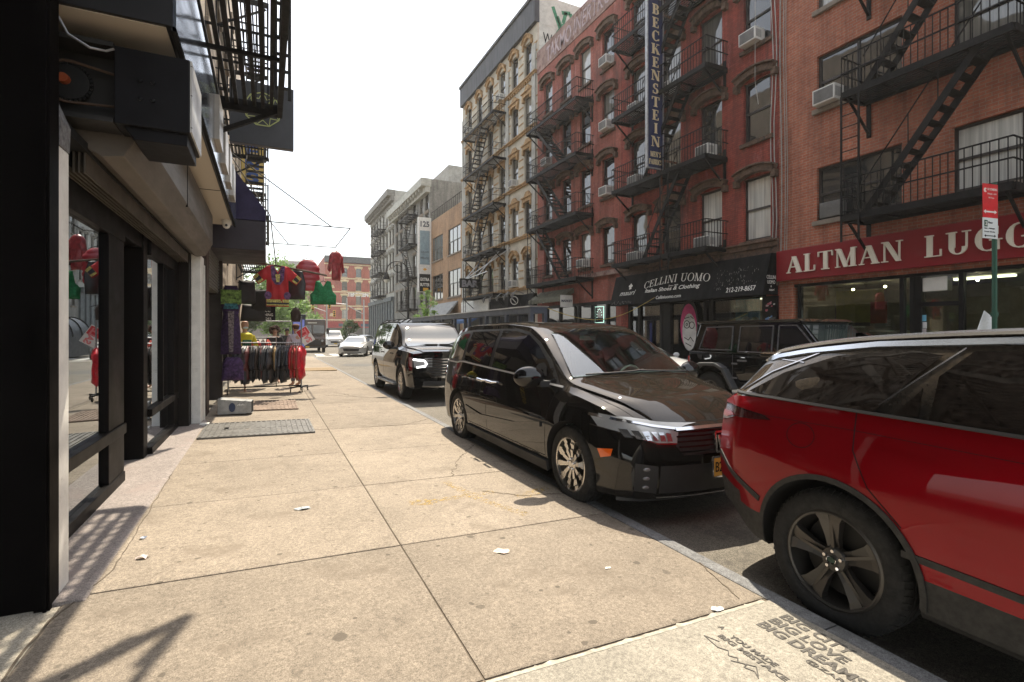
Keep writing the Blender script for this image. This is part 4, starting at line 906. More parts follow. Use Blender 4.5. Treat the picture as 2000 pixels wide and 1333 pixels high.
yy=M('sign_amber',(.75,.38,.02),.5); b=MB(); b.prism([(-.22,0),(0,-.14),(.22,0),(0,.14)],(13.37,-.004,7.45),(1,0,0),(0,0,1),(0,-1,0),.02); b.box(13.2,-.03,5.42,13.7,-.021,5.7); b.build('amber_mark',yy,t)

# --- grey buildings farther down, small-windowed
def plain_block(lab,Ya,Yb,H,cols_,rows_,w_,mat,fm,lin,fe=None,crown=None,base=None):
    L=(BX,Yb,0); W=Yb-Ya-.004; r=thing('grey_building',lab,'building',L,rz)
    cs=[W*(c) for c in cols_]; wins=[(s,z,w_,h) for s in cs for z,h in rows_]
    wall(r,W,H,14,wins,mat,rec=.3)
    for (s,z,w,h) in wins: window_part(r,s,z,w,h,fm,pick(glassD,glassC,glassD),lintel=lin,sill=sillm,rec=.16,sash=.07)
    if crown:
        b=MB(); b.box(-.3,-.9,H-.75,W+.1,.1,H); b.box(-.15,-.45,H-1.3,W+.05,0,H-.75)
        for k in range(14): b.box(.2+k*(W-.4)/14,-.8,H-1.1,.2+k*(W-.4)/14+.2,-.44,H-.76)
        b.build('cornice',M(crown[0],crown[1],.7),r)
    if base:
        b=MB(); b.box(0,-.18,.02,W,-.001,base[0]); b.box(0,-.4,base[0]-.5,W,-.17,base[0])
        for k in range(10): b.box(k*W/10,-.3,.02,k*W/10+.35,-.17,base[0]-.5)
        b.build('iron_base',base[1],r)
    if fe: fire_escape(r,fe[0],W*fe[1],W*fe[2],1.0,[(a,W*fe[1]+.8,b_,W*fe[2]-.8) if i%2 else (a,W*fe[2]-.8,b_,W*fe[1]+.8) for i,(b_,a) in enumerate(zip(fe[0],fe[0][1:]))],bal=.3)
    return r
rnd.seed(9)
r=plain_block('narrow grey brick building with dark shuttered windows beside the 125 sign',47.6,63.0,16.2,(.10,.24,.40,.62,.80,.93),[(4.0,2.3),(7.4,2.3),(10.8,2.3),(13.4,1.7)],1.25,brickG,frameb,flat_lintel(sillm,.25,.06,.1),fe=([3.9,7.2,10.6,13.6],.42,.72),crown=('pale_cornice',(.40,.39,.34)))
b=MB(); b.box(3,4,16.2,9,12,20.0); b.box(10,5,16.2,15,12,18.0); b.build('roof_room',greyst,r)
plain_block('pale grey corner building with heavy cornice and dark iron ground floors',63.0,79.0,19.0,(.08,.2,.33,.46,.6,.73,.86,.96),[(6.6,1.9),(9.6,1.9),(12.5,1.9),(15.3,1.8)],1.05,palec,frameb,arch_lintel(greyst,.25,.22,.14,.14,False),fe=([6.3,9.3,12.2,15.0],.35,.7),crown=('weathered_cornice',(.20,.19,.165)),base=(5.9,M('iron_front',(.10,.115,.12),.6)))
# tenement with stone lintels beyond the cross street
L=(11.9,126,0); r=thing('corner_tenement','red brick corner tenement beyond the crossing with TENEMENT painted on its wall','building',L,0)
W=26; rows=[(4.8,2.1),(8.1,2.1),(11.4,2.1),(14.6,2.1)]; cs=[4.4,7.6,10.8,14.4,18,21.6]
wins=[(s,z,1.25,h) for s in cs for z,h in rows]; wall(r,W,19.3,20,wins,brickN,rec=.3)
for (s,z,w,h) in wins: window_part(r,s,z,w,h,frameg,pick(glassD,glassC),lintel=flat_lintel(trimY,.35,.12,.3,.1),sill=trimY,rec=.15,sash=.09)
b=MB(); b.box(-.1,-.8,17.9,W,.1,19.35); b.build('cornice',M('dark_cornice',(.07,.075,.08),.7),r)
b=MB(); 
for z in (4.3,7.6,10.9,14.1,17.4): b.box(-.1,-.1,z,W,-.002,z+.28)
for z in (4.3,7.6,10.9,14.1):
    for k in range(6): b.box(1.0+.05*k,-.09,z+1.0+k*.12,2.2-.05*k,-.003,z+1.1+k*.12)
b.build('stone_band',trimY,r)
b=MB(); text(b,'TENEMENT',(5.0,-.02,10.0),(1,0,0),(0,0,1),w=5.6,h=1.1,depth=.03,bold=.06); b.build('painted_words',whitep,r)
b=MB(); b.box(0,-.6,2.6,W,-.002,3.9); b.build('shop_fascia',M('fascia_red',(.30,.02,.02),.6),r)
b=MB(); b.box(.4,-.3,.1,W-.5,-.003,2.6); b.build('shop_glass_front',glassD,r)
b=MB(); b.box(3,-.64,2.9,6.2,-.6,3.6); b.box(8,-.64,2.9,10,-.6,3.6); b.build('fascia_panel',M('fascia_dark',(.05,.07,.10),.6),r)
# dim blocks far away
for i,(x0,y0,w,d,h,c,lab) in enumerate(((-6,150,14,30,14,(.20,.17,.15),'low brown block closing the view down the street'),(3,175,7,20,24,(.30,.28,.27),'tall pale block behind the low brown block'),(9.5,150,3.4,20,15,(.22,.13,.11),'narrow brown brick block left of the corner tenement'))):
    r=thing('far_building',lab,'building',(x0,y0,0)); ws=[(a,b_,1.3,1.9) for a in [1.5+2.6*k for k in range(int((w-1)/2.6))] for b_ in [4+3.2*k for k in range(int((h-5)/3.2))]]
    wall(r,w,h,d,ws,M('far_wall_%d'%i,c,.9),rec=.3)
    for (s,z,ww,hh) in ws: window_part(r,s,z,ww,hh,frameg,glassD,sill=None,rec=.15)
# ------------------------------------------------------------ vehicles (x forward, y left, z up; right side is -y)
def pchip(tab,x):
    xs=[t[0] for t in tab]; ys=[t[1] for t in tab]; n=len(xs)
    if x<=xs[0]: return ys[0]
    if x>=xs[-1]: return ys[-1]
    h=[xs[i+1]-xs[i] for i in range(n-1)]; d=[(ys[i+1]-ys[i])/h[i] for i in range(n-1)]
    m=[d[0]]+[0 if d[i-1]*d[i]<=0 else 2*d[i-1]*d[i]/(d[i-1]+d[i]) for i in range(1,n-1)]+[d[-1]]
    i=max(k for k in range(n-1) if xs[k]<=x); t=(x-xs[i])/h[i]
    return (2*t**3-3*t*t+1)*ys[i]+(t**3-2*t*t+t)*h[i]*m[i]+(-2*t**3+3*t*t)*ys[i+1]+(t**3-t*t)*h[i]*m[i+1]
def sstep(a,b,x):
    t=max(0,min(1,(x-a)/(b-a))); return t*t*(3-2*t)
class Car:
    """lofted shell; tables: zb sill wm zm wbelt zbelt wr zr zc ; warp kf kb nose"""
    def __init__(s,T,nx=84,inset=0): s.T=T; s.nx=nx; s.bm=s.loft(inset); s.bvh=BVHTree.FromBMesh(s.bm)
    def g(s,k,x): v=s.T[k]; return pchip(v,x) if isinstance(v,list) else v
    def section(s,x):
        g=lambda k: s.g(k,x)
        zb,ws,wm,zm,wb,zbl,wr,zr,zc=g('zb'),g('ws'),g('wm'),g('zm'),g('wb'),g('zbelt'),g('wr'),g('zr'),g('zc')
        P=[(0,zb),(ws*.4,zb),(ws*.8,zb),(ws-.03,zb+.005),(ws,zb+.04)]
        for k in range(1,7):      # sill to widest
            t=k/6; P.append((ws+(wm-ws)*math.sin(t*math.pi/2),zb+.04+(zm-zb-.04)*t))
        for k in range(1,7):      # widest to shoulder
            t=k/6; P.append((wb+(wm-wb)*math.cos(t*math.pi/2)**s.T.get('sq',1.0),zm+(zbl-zm)*t))
        bow=s.T.get('bow',.025)
        for k in range(1,8):      # shoulder to rail
            t=k/7; P.append((wb+(wr-wb)*t+bow*math.sin(math.pi*t)*min(1,abs(zr-zbl)*3),zbl+(zr-zbl)*t))
        e=s.T.get('roofe',.62)
        for k in range(1,9):      # rail over to the centre
            a=k/8*math.pi/2; P.append((wr*max(0,math.cos(a))**e if k<8 else 0,zr+(zc-zr)*math.sin(a)**e))
        return P
    def warp(s,x,y,z):
        T=s.T; xf,xb=T['x1'],T['x0']; r=abs(y)/T['W']
        a=sstep(xf-1.9,xf-.05,x)*T['kf']*r**2.2; b=sstep(-xb-1.3,-xb-.05,-x)*T['kb']*r**2.4
        nz=T.get('nose'); 
        if nz: a+=sstep(xf-.5,xf,x)*nz[1]*((z-nz[0])/.4)**2
        tz=T.get('tail')
        if tz: b+=sstep(-xb-.5,-xb,-x)*tz[1]*((z-tz[0])/.5)**2
        return (x-a+b,y,z)
    def loft(s,inset):
        bm=bmesh.new(); T=s.T; x0,x1=T['x0'],T['x1']; n=s.nx; rows=[]
        for i in range(n+1):
            t=i/n; t=t-math.sin(4*math.pi*t)/(4*math.pi)*.0; x=x0+(x1-x0)*(.5-.5*math.cos(math.pi*t))*.35+(x1-x0)*t*.65
            S=s.section(x); L=[bm.verts.new(s.warp(x,-y,z)) for y,z in S]; Rr=[L[0]]+[bm.verts.new(s.warp(x,y,z)) for y,z in S[1:-1]]+[L[-1]]
            rows.append((L,Rr,x,S))
        for (L0,R0,_,_),(L1,R1,_,_) in zip(rows,rows[1:]):
            for k in range(len(L0)-1):
                bm.faces.new((L0[k],L0[k+1],L1[k+1],L1[k])); bm.faces.new((R0[k+1],R0[k],R1[k],R1[k+1]))
        for idx in (0,-1):        # end faces, with columns so that they can curve
            L,Rr,x,S=rows[idx]; m=8; prev=None; K=len(S)
            for k in range(K):
                if k in (0,K-1): row=[L[k]]*(m+1)
                else:
                    row=[L[k]]+[bm.verts.new(s.warp(x,-S[k][0]+2*S[k][0]*j/m,S[k][1]+(0 if k<20 else 0))) for j in range(1,m)]+[Rr[k]]
                if prev:
                    for j in range(m):
                        q=[prev[j],prev[j+1],row[j+1],row[j]]; u=[]
                        for v in q:
                            if v not in u: u.append(v)
                        if len(u)>2:
                            try: bm.faces.new(u)
                            except ValueError: pass
                prev=row
        bmesh.ops.recalc_face_normals(bm,faces=bm.faces); return bm
    def cast(s,view,a,b):
        if view=='R': o,d=Vector((a,-3,b)),Vector((0,1,0))
        elif view=='L': o,d=Vector((a,3,b)),Vector((0,-1,0))
        elif view=='F': o,d=Vector((6,a,b)),Vector((-1,0,0))
        elif view=='B': o,d=Vector((-6,a,b)),Vector((1,0,0))
        else: o,d=Vector((a,b,4)),Vector((0,0,-1))
        h=s.bvh.ray_cast(o,d)
        if h[0] is None:
            o2=o+d*(2.2 if view in 'RL' else 3.8 if view in 'FB' else 2.8); h=s.bvh.find_nearest(o2)
        n=h[1]
        if n.dot(d)>0: n=-n
        return h[0],n
    def panel(s,mb,poly,view,off=.004,step=.07,m=0,thick=0):
        bm=bmesh.new(); vs=[bm.verts.new((p[0],p[1],0)) for p in poly]
        try: bm.faces.new(vs)
        except ValueError: return
        xs=[p[0] for p in poly]; ys=[p[1] for p in poly]
        for ax,lo,hi in ((0,min(xs),max(xs)),(1,min(ys),max(ys))):
            k=lo+step
            while k<hi-1e-4:
                co=(k,0,0) if ax==0 else (0,k,0); no=(1,0,0) if ax==0 else (0,1,0)
                bmesh.ops.bisect_plane(bm,geom=bm.verts[:]+bm.edges[:]+bm.faces[:],plane_co=co,plane_no=no,dist=1e-5); k+=step
        bm.verts.ensure_lookup_table(); bm.verts.index_update(); P=[];Q=[]
        for v in bm.verts:
            h,n=s.cast(view,v.co.x,v.co.y); P.append(h+n*off); Q.append(h-n*.01)
        fs=[tuple(v.index for v in f.verts) for f in bm.faces]
        b0=len(mb.v); mb.add(P,fs,m)
        if thick:
            be=[(e.verts[0].index,e.verts[1].index) for e in bm.edges if e.is_boundary]
            mb.add(P+Q,[(a,b,b+len(P),a+len(P)) for a,b in be],m)
        bm.free()
    def strip(s,mb,pts,w,view,off=.005,step=.08,m=0,h=None):
        """raised ribbon along a polyline"""
        P=[]
        for (a,b) in zip(pts,pts[1:]):
            L=math.hypot(b[0]-a[0],b[1]-a[1]); k=max(1,int(L/step))
            for i in range(k): P.append((a[0]+(b[0]-a[0])*i/k,a[1]+(b[1]-a[1])*i/k))
        P.append(pts[-1]); Q=[s.cast(view,*p) for p in P]
        A=[];n_=len(P)
        for i in range(n_):
            t=(Q[min(i+1,n_-1)][0]-Q[max(i-1,0)][0])
            if t.length<1e-6: t=Vector((1,0,0))
            n=Q[i][1]; c=n.cross(t).normalized()*w/2; p=Q[i][0]
            A+= [p-c+n*.0005,p-c+n*off,p+c+n*off,p+c+n*.0005]
        fs=[]
        for i in range(n_-1):
            for k in range(3): fs.append((i*4+k,i*4+k+1,i*4+4+k+1,i*4+4+k))
        fs+=[(0,1,2,3),((n_-1)*4+3,(n_-1)*4+2,(n_-1)*4+1,(n_-1)*4)]
        mb.add(A,fs,m)
    def body(s,name,mats,parent,arches,ra,depth=.30,zonefn=None,cuts=()):
        bm=s.bm.copy()
        if zonefn:
            for f in bm.faces: c=f.calc_center_median(); f.material_index=zonefn(c,f.normal)
        me=bpy.data.meshes.new(name); bm.to_mesh(me); bm.free()
        for m in mats: me.materials.append(m)
        o=bpy.data.objects.new(name,me); COL.objects.link(o); cut=[]
        W=s.T['W']
        for (xa,za) in arches:
            for sg in (-1,1):
                c=MB(); n=40; P=[(xa+ra*math.cos(2*math.pi*k/n),za+ra*math.sin(2*math.pi*k/n)) for k in range(n)]
                c.prism(P,(0,sg*(W-depth),0),(1,0,0),(0,0,1),(0,sg,0),depth+.3,1); cut.append(c)
        cut+=list(cuts); objs=[]
        for c in cut:
            co=c.build('cutter',mats,None,merge=False); objs.append(co)
            md=o.modifiers.new('b','BOOLEAN'); md.operation='DIFFERENCE'; md.solver='EXACT'; md.object=co
        dg=bpy.context.evaluated_depsgraph_get(); dg.update()
        me2=bpy.data.meshes.new_from_object(o.evaluated_get(dg)); o.modifiers.clear(); o.data=me2; me2.name=name
        for co in objs: bpy.data.objects.remove(co)
        me2.shade_smooth(); me2.set_sharp_from_angle(angle=rad(32)); o.parent=parent
        return o
def wheel(parent,x,side,yface,r,rim,style,hubz=None,rimmat=brushed,w=.22,detail=True,steer=0):
    """side -1 = right; the wheel is a rim with its tyre as a child"""
    z=hubz if hubz is not None else r
    sg=side; yf=sg*yface
    b=MB(); T=Matrix.Translation((x,yf,z))@Matrix.Scale(-sg,4,(0,1,0))   # local -y side of T points out
    b.T=Matrix.Translation((x,yf,z))@(Matrix.Rotation(0,4,'X') if sg<0 else Matrix.Rotation(math.pi,4,'Z'))
    ro=rim/2
    b.lathe([(ro,.01),(ro+.008,.0),(ro-.004,-.006),(ro-.014,.0),(ro-.018,.03),(ro-.03,.10),(ro-.03,.2)],40,(0,0,0),'y')   # lip and barrel
    o1=len(b.f)
    if style=='ten':
        for k in range(10):
            a=2*math.pi*(k+.25)/10; c,s_=math.cos(a),math.sin(a); u=Vector((c,0,s_)); v=Vector((-s_,0,c))
            w0,w1=.022,.062 if k%2==0 else .048
            prof=[(.055,.016),(ro*.55,.020),(ro*.78,w1*.55),(ro-.012,w1*.42)]
            for (ra_,wa),(rb,wb) in zip(prof,prof[1:]):
                q=[u*ra_-v*wa,u*rb-v*wb,u*rb+v*wb,u*ra_+v*wa]; y0=.012 if ra_<.1 else .004; y1=.0
                top=[p+Vector((0,.018 if i in(0,3) else .004,0)) for i,p in enumerate(q)]; bot=[p*1+Vector((0,.05,0)) for p in q]
                b.add(top+bot,[(0,1,2,3),(7,6,5,4),(0,4,5,1),(1,5,6,2),(2,6,7,3),(3,7,4,0)])
    elif style=='five':
        for k in range(5):
            a=2*math.pi*(k+.32)/5; u=Vector((math.cos(a),0,math.sin(a))); v=Vector((-math.sin(a),0,math.cos(a)))
            for (ra_,wa,ya),(rb,wb,yb) in (((.05,.034,.03),(ro*.45,.036,.018)),((ro*.45,.036,.018),(ro*.8,.058,.006)),((ro*.8,.058,.006),(ro-.012,.082,.002))):
                for sgn in (-1,1):      # two facets with a groove between
                    q=[u*ra_+v*(sgn*.006),u*rb+v*(sgn*.008),u*rb+v*sgn*wb,u*ra_+v*sgn*wa]
                    yy=[ya+.012,yb+.012,yb,ya]; top=[p+Vector((0,t,0)) for p,t in zip(q,yy)]; bot=[p+Vector((0,.055,0)) for p in q]
                    b.add(top+bot,[(0,1,2,3),(7,6,5,4),(0,4,5,1),(1,5,6,2),(2,6,7,3),(3,7,4,0)])
            b.prism([(-.008,.05),(.008,.05),(.010,ro-.02),(-.010,ro-.02)],(0,.02,0),v,u,(0,1,0),.03)
    else:
        for k in range(6):
            a=2*math.pi*k/6; u=Vector((math.cos(a),0,math.sin(a))); v=Vector((-math.sin(a),0,math.cos(a)))
            q=[u*.05-v*.03,u*(ro-.01)-v*.035,u*(ro-.01)+v*.035,u*.05+v*.03]; b.add([p+Vector((0,.01,0)) for p in q]+[p+Vector((0,.05,0)) for p in q],[(0,1,2,3),(7,6,5,4),(0,4,5,1),(1,5,6,2),(2,6,7,3),(3,7,4,0)])
    b.lathe([(0,.004),(.028,.004),(.034,.010),(.062,.016),(.070,.03),(.07,.06)],24,(0,0,0),'y')
    if detail:
        for k in range(5):
            a=2*math.pi*k/5+.3; b.lathe([(0,.002),(.009,.002),(.012,.008),(.012,.03)],8,(.047*math.cos(a),.0,.047*math.sin(a)),'y',1)
    wo=b.build('wheel',[rimmat,chrome],parent,smooth=True,angle=30)
    d=MB(); d.T=b.T; d.lathe([(.02,.10),(ro-.05,.10),(ro-.05,.13)],30,(0,0,0),'y'); d.lathe([(0,.19),(ro-.02,.19)],30,(0,0,0),'y')
    d.build('brake_disc',M('brake_dark',(.03,.028,.026),.5,metal=.5) if 'brake_dark' not in bpy.data.materials else bpy.data.materials['brake_dark'],wo,smooth=True)
    t=MB(); t.T=b.T; sw_=.012
    prof=[(ro-.004,.012),(ro+.012,-.006),(ro+.03,-.014),(r-.035,-.010),(r-.016,.004),(r-.004,.022),(r,.04),(r,.055),(r-.006,.058),(r-.006,.066),(r,.069),(r,.105),(r-.006,.108),(r-.006,.116),(r,.119),(r,w-.05),(r-.016,w-.02),(ro,w)]
    t.lathe(prof,56,(0,0,0),'y'); 
    if detail:
        for k in range(64):
            a=2*math.pi*k/64; u=Vector((math.cos(a),0,math.sin(a))); v=Vector((-math.sin(a),0,math.cos(a)))
            t.bar(u*(r-.022)+Vector((0,.0,0)),u*(r+.001)+Vector((0,.03,0)),.012,.006,up=v)
    t.build('tyre',rubber,wo,smooth=True,angle=40)
    return wo
def lens_mat(name,c,emit=None): return M(name,c,.12,coat=1.0,var=.05,emit=emit)
glassA=glassmat('car_tinted_glass',(.006,.006,.007),.02,.0,.7)
glassF=glassmat('windscreen_glass',(.022,.030,.030),.02,.0,1.0)
liner=M('wheel_liner',(.004,.004,.004),.95)
headl=M('headlamp_lens',(.30,.31,.32),.12,metal=.1,coat=1,var=.15,scale=3)
tailm=lens_mat('tail_lamp_red',(.30,.008,.01)); amber=lens_mat('amber_reflector',(.75,.12,.01))
redp=paint('red_car_paint',(.21,.002,.006),.30,.35,.55)
blkp=paint('black_car_paint',(.0045,.0045,.005),.25,0,1.0)
blkd=paint('dusty_black_paint',(.006,.006,.006),.3,0,1.0,dust=((.14,.10,.065),.22))
blks=paint('dusty_roof_paint',(.010,.010,.010),.3,0,1.0,dust=((.20,.15,.10),.75))
whtp=paint('white_car_paint',(.55,.55,.54),.3)
slvp=paint('silver_car_paint',(.42,.42,.41),.3,.3)
DM=Matrix.Identity(4)
def sides(): return (('R',-1),('L',1))

# --- black minivan
satin=M('satin_trim',(.62,.62,.62),.34,metal=.45,var=.05)
def minivan():
    T=dict(x0=-2.62,x1=2.48,W=.99,kf=.26,kb=.16,nose=(.55,.06),tail=(.8,.04),
     zb=[(-2.62,.34),(-2.2,.24),(0,.20),(2.0,.19),(2.48,.22)],
     ws=[(-2.62,.82),(-2.2,.93),(0,.94),(2.0,.93),(2.35,.88),(2.48,.80)],
     wm=[(-2.62,.86),(-2.3,.95),(-1.5,.985),(0,.975),(1.5,.985),(2.0,.965),(2.35,.90),(2.48,.83)],
     zm=[(-2.62,.62),(0,.62),(1.4,.66),(2.48,.52)],
     wb=[(-2.62,.80),(-2.3,.87),(-1,.915),(.6,.90),(1.3,.89),(1.8,.88),(2.2,.82),(2.48,.70)],
     zbelt=[(-2.62,1.02),(-2.45,1.14),(-1.6,1.15),(.2,1.10),(1.2,1.03),(1.7,1.0),(2.1,.93),(2.35,.84),(2.48,.75)],
     wr=[(-2.62,.70),(-2.4,.72),(-1.6,.73),(0,.71),(.5,.72),(1.0,.78),(1.45,.82),(1.8,.76),(2.2,.66),(2.48,.55)],
     zr=[(-2.62,1.03),(-2.55,1.22),(-2.40,1.46),(-2.15,1.60),(-1.5,1.67),(-.5,1.68),(.25,1.64),(.6,1.52),(1.0,1.30),(1.38,1.10),(1.6,1.05),(2.1,.96),(2.36,.86),(2.48,.76)],
     zc=[(-2.62,1.05),(-2.55,1.26),(-2.42,1.50),(-2.2,1.64),(-1.5,1.725),(-.5,1.735),(.25,1.70),(.55,1.60),(1.0,1.36),(1.42,1.145),(1.6,1.115),(2.1,1.02),(2.36,.90),(2.48,.79)])
    t=thing('minivan','glossy black minivan parked with its front wheel at the kerb, yellow plate on its bumper','minivan',(3.50,5.65,-.115),rad(-90),None)
    C=Car(T)
    # hollow cabin and windscreen opening
    cab=MB(); R_=[]
    for x in (-1.3,-.6,.2,.7,1.05,1.32):
        zc,zr,wr=C.g('zc',x),C.g('zr',x),C.g('wr',x); zt=zc-.07
        R_.append([(x,-.84,.62),(x,-.84,1.02),(x,-wr+.05,max(zr-.05,1.06)),(x,-wr*.6,max(zt-.01,1.07)),(x,wr*.6,max(zt-.01,1.07)),(x,wr-.05,max(zr-.05,1.06)),(x,.84,1.02),(x,.84,.62)])
    vs=[p for r_ in R_ for p in r_]; fs=[]
    for i in range(len(R_)-1):
        for k in range(8): a=i*8+k;b=i*8+(k+1)%8; fs.append((a,b,b+8,a+8))
    fs+=[tuple(range(8))[::-1],tuple(range((len(R_)-1)*8,len(R_)*8))]; cab.add(vs,fs,3)
    WS=[(-.76,1.14),(-.58,1.585),(-.3,1.625),(0,1.635),(.3,1.625),(.58,1.585),(.76,1.14),(.4,1.165),(0,1.17),(-.4,1.165)]
    wcut=MB(); wcut.prism([(p[0]*.97,p[1]+(.006 if p[1]<1.3 else -.02)) for p in WS],(.35,0,0),(0,1,0),(0,0,1),(1,0,0),2.0,3)
    cream_in=M('cabin_trim',(.36,.38,.33),.8)
    o=C.body('body',[blkd,liner,blkp,cream_in],t,[(1.55,.36),(-1.55,.36)],.405,.30,cuts=[cab,wcut])
    g=MB(); C.panel(g,WS,'F',.012,.40); g.build('windscreen',seeglass('windscreen_see',(.76,.88,.82),.10),t,smooth=True)
    # cabin things
    i=MB()
    for y in (-.42,.42):
        i.box(-.15,y-.27,.62,.45,y+.27,.88); i.prism([(0,.85),(.16,.85),(-.02,1.36),(-.14,1.36)],(-.15,y-.26,0),(1,0,0),(0,0,1),(0,1,0),.52)
    io=i.build('seat',M('seat_leather',(.10,.09,.085),.6),t,bevel=.05)
    i=MB()
    for y in (-.42,.42): i.sphere((-.20,y,1.47),.13,12,8,0,(.5,1,.75))
    i.build('head_rest',M('headrest_brown',(.075,.05,.04),.7),io,smooth=True)
    i=MB(); i.box(.95,-.8,.8,1.28,.8,1.035); i.tube([(.72,.42+.18*math.cos(a),1.02+.18*math.sin(a)) for a in [k*math.pi/8 for k in range(17)]],.016,6); i.box(.75,.40,1.0,.98,.44,1.04); i.build('dashboard',M('dash_pale',(.42,.47,.38),.7),t,bevel=.02)
    i=MB(); i.box(.40,-.11,1.50,.43,.13,1.56); i.build('rear_mirror',M('mirror_bright',(.5,.55,.5),.2,metal=.6),t,bevel=.01)
    # side glass
    q1=[(-2.32,1.19),(-1.52,1.185),(-1.50,1.58),(-1.95,1.56),(-2.18,1.46)]
    q2=[(-1.42,1.185),(-.48,1.16),(-.48,1.615),(-1.40,1.60)]
    q3=[(-.38,1.155),(.55,1.11),(1.18,1.075),(.92,1.27),(.62,1.45),(.35,1.565),(0,1.61),(-.38,1.62)]
    tr=MB(); dk=MB(); gl=[]
    for v,sg in sides():
        for q in (q1,q2,q3):
            a=MB(); C.panel(a,q,v,.008,.22); a.build('side_window',glassA,t,smooth=True)
        C.panel(dk,[(-2.36,1.165),(-1.4,1.165),(.3,1.115),(1.26,1.055),(.95,1.30),(.62,1.485),(.33,1.60),(0,1.645),(-1.3,1.635),(-1.98,1.60),(-2.22,1.49)],v,.002,.09)
        C.strip(tr,[(-2.45,1.15),(-1.72,1.145),(-1.60,1.165),(-1.42,1.17),(.3,1.115),(1.30,1.055)],.020,v,.012)
    dk.build('window_surround',M('surround_black',(.014,.014,.015),.38,spec=.5),t,smooth=True); tr.build('belt_trim',satin,t,smooth=True)
    sm=MB()
    for v,sg in sides():
        for pts in ([(-.43,1.15),(-.43,.35)],[(1.22,1.04),(1.16,.80),(1.10,.36)],[(-1.46,1.15),(-1.48,.9),(-1.2,.55),(-1.1,.36)]): C.strip(sm,pts,.006,v,.0012,.05)
        C.strip(sm,[(-1.1,.36),(1.1,.35)],.008,v,.0012)
    C.strip(sm,[(1.62,-.78),(1.9,-.76),(2.2,-.68),(2.36,-.5),(2.40,0),(2.36,.5),(2.2,.68),(1.9,.76),(1.62,.78)],.007,'T',.0012)
    sm.build('panel_gap',blackm,t)
    for v,sg in sides():
        cr=MB(); C.strip(cr,[(-1.15,.56),(-.6,.50),(.4,.56),(1.05,.66)],.05,v,.016,.06); cr.build('door_moulding',blkp,t,smooth=True)
        sp=MB(); C.strip(sp,[(-1.15,.27),(1.15,.26)],.10,v,.03,.1); sp.build('sill_skirt',plast,t,smooth=True)
    for v,sg in sides():
        for x in (-.56,-.25):
            h=MB(); y=sg*.985; h.tube([(x-.11,sg*.955,.985),(x-.09,y+sg*.02,.985),(x+.09,y+sg*.02,.98),(x+.11,sg*.955,.98)],[.010,.018,.018,.010],8); h.build('door_handle',chrome,t,smooth=True)
        mr=MB(); mr.T=Matrix.Translation((1.0,sg*1.09,1.14))@Matrix.Rotation(sg*rad(12),4,'Z'); mr.sphere((0,0,0),.15,18,12,0,(.58,1.10,.74)); mr.v=[(x,y,z) for x,y,z in mr.v]; mo=mr.build('door_mirror',blkp,t,smooth=True)
        a=MB(); a.box(.98,sg*.88,1.04,1.08,sg*1.0,1.10); a.build('mirror_foot',plast,mo); a=MB(); a.lathe([(0,0),(.09,0)],16,(.935,sg*1.08,1.13),'x'); a.build('mirror_glass',M('mirror_face',(.6,.6,.6),.03,metal=1) if 'mirror_face' not in bpy.data.materials else bpy.data.materials['mirror_face'],mo)
        C_=MB(); C.panel(C_,[(1.98,.55+.05),(2.14,.62),(2.13,.56),(2.02,.53)],v,.006,.05); C_.build('side_marker',amber,t)
        hl=MB(); C.panel(hl,[(1.90,.885),(2.15,.87),(2.40,.83),(2.40,.735),(2.26,.745),(2.06,.80)],v,.008,.04); 
        fa=[(sg*.90,.855),(sg*.62,.80),(sg*.44,.775),(sg*.46,.685),(sg*.62,.69),(sg*.90,.78)]
        C.panel(hl,fa,'F',.010,.04); lo=hl.build('headlamp',headl,t,smooth=True)
        lc=MB(); C.strip(lc,[(sg*.90,.868),(sg*.62,.812),(sg*.44,.79)],.024,'F',.016); C.strip(lc,[(sg*.92,.785),(sg*.84,.755),(sg*.62,.683),(sg*.46,.678)],.008,'F',.012); lc.build('lamp_trim',chrome,lo,smooth=True)
        ll=MB()
        for k in range(6): C.panel(ll,[(sg*(.50+k*.055),.70+k*.004),(sg*(.54+k*.055),.70+k*.004),(sg*(.55+k*.055),.76+k*.004),(sg*(.51+k*.055),.76+k*.004)],'F',.015,.05)
        ll.build('lamp_cell',M('lamp_cell',(.55,.56,.58),.12,metal=.9) if 'lamp_cell' not in bpy.data.materials else bpy.data.materials['lamp_cell'],lo)
        tl=MB(); C.panel(tl,[(-2.60,.90),(-2.42,.92),(-2.36,1.02),(-2.50,1.10),(-2.60,1.08)],v,.008,.05); tl.build('tail_lamp',tailm,t,smooth=True)
        fo=MB()
        C.panel(fo,[(sg*.80,.30),(sg*.62,.27),(sg*.62,.50),(sg*.80,.53)],'F',.004,.06); f_=fo.build('fog_recess',plast,t,smooth=True)
        fl=MB()
        for k in range(3): 
            h,n=C.cast('F',sg*.70,.325+k*.075); fl.sphere(h-n*.006,.045,14,10,0,(.4,1,.42))
        fl.build('fog_lamp',M('fog_lens',(.14,.14,.14),.12,coat=1) if 'fog_lens' not in bpy.data.materials else bpy.data.materials['fog_lens'],f_,smooth=True)
    gr=MB(); C.panel(gr,[(-.47,.76),(.47,.76),(.47,.66),(.40,.58),(-.40,.58),(-.47,.66)],'F',.004,.06); go=gr.build('grille',plast,t,smooth=True)
    gb=MB()
    for k in range(4): C.strip(gb,[(-.46+.01*k,.735-.042*k),(.46-.01*k,.735-.042*k)],.012,'F',.012)
    gb.build('grille_bar',blkp,go,smooth=True)
    cb=MB(); C.strip(cb,[(-.46,.785),(-.2,.792),(.2,.792),(.46,.785)],.034,'F',.018); cb.build('grille_chrome',chrome,t,smooth=True)
    h,n=C.cast('F',-.02,.675); em=MB(); x=h.x+.03
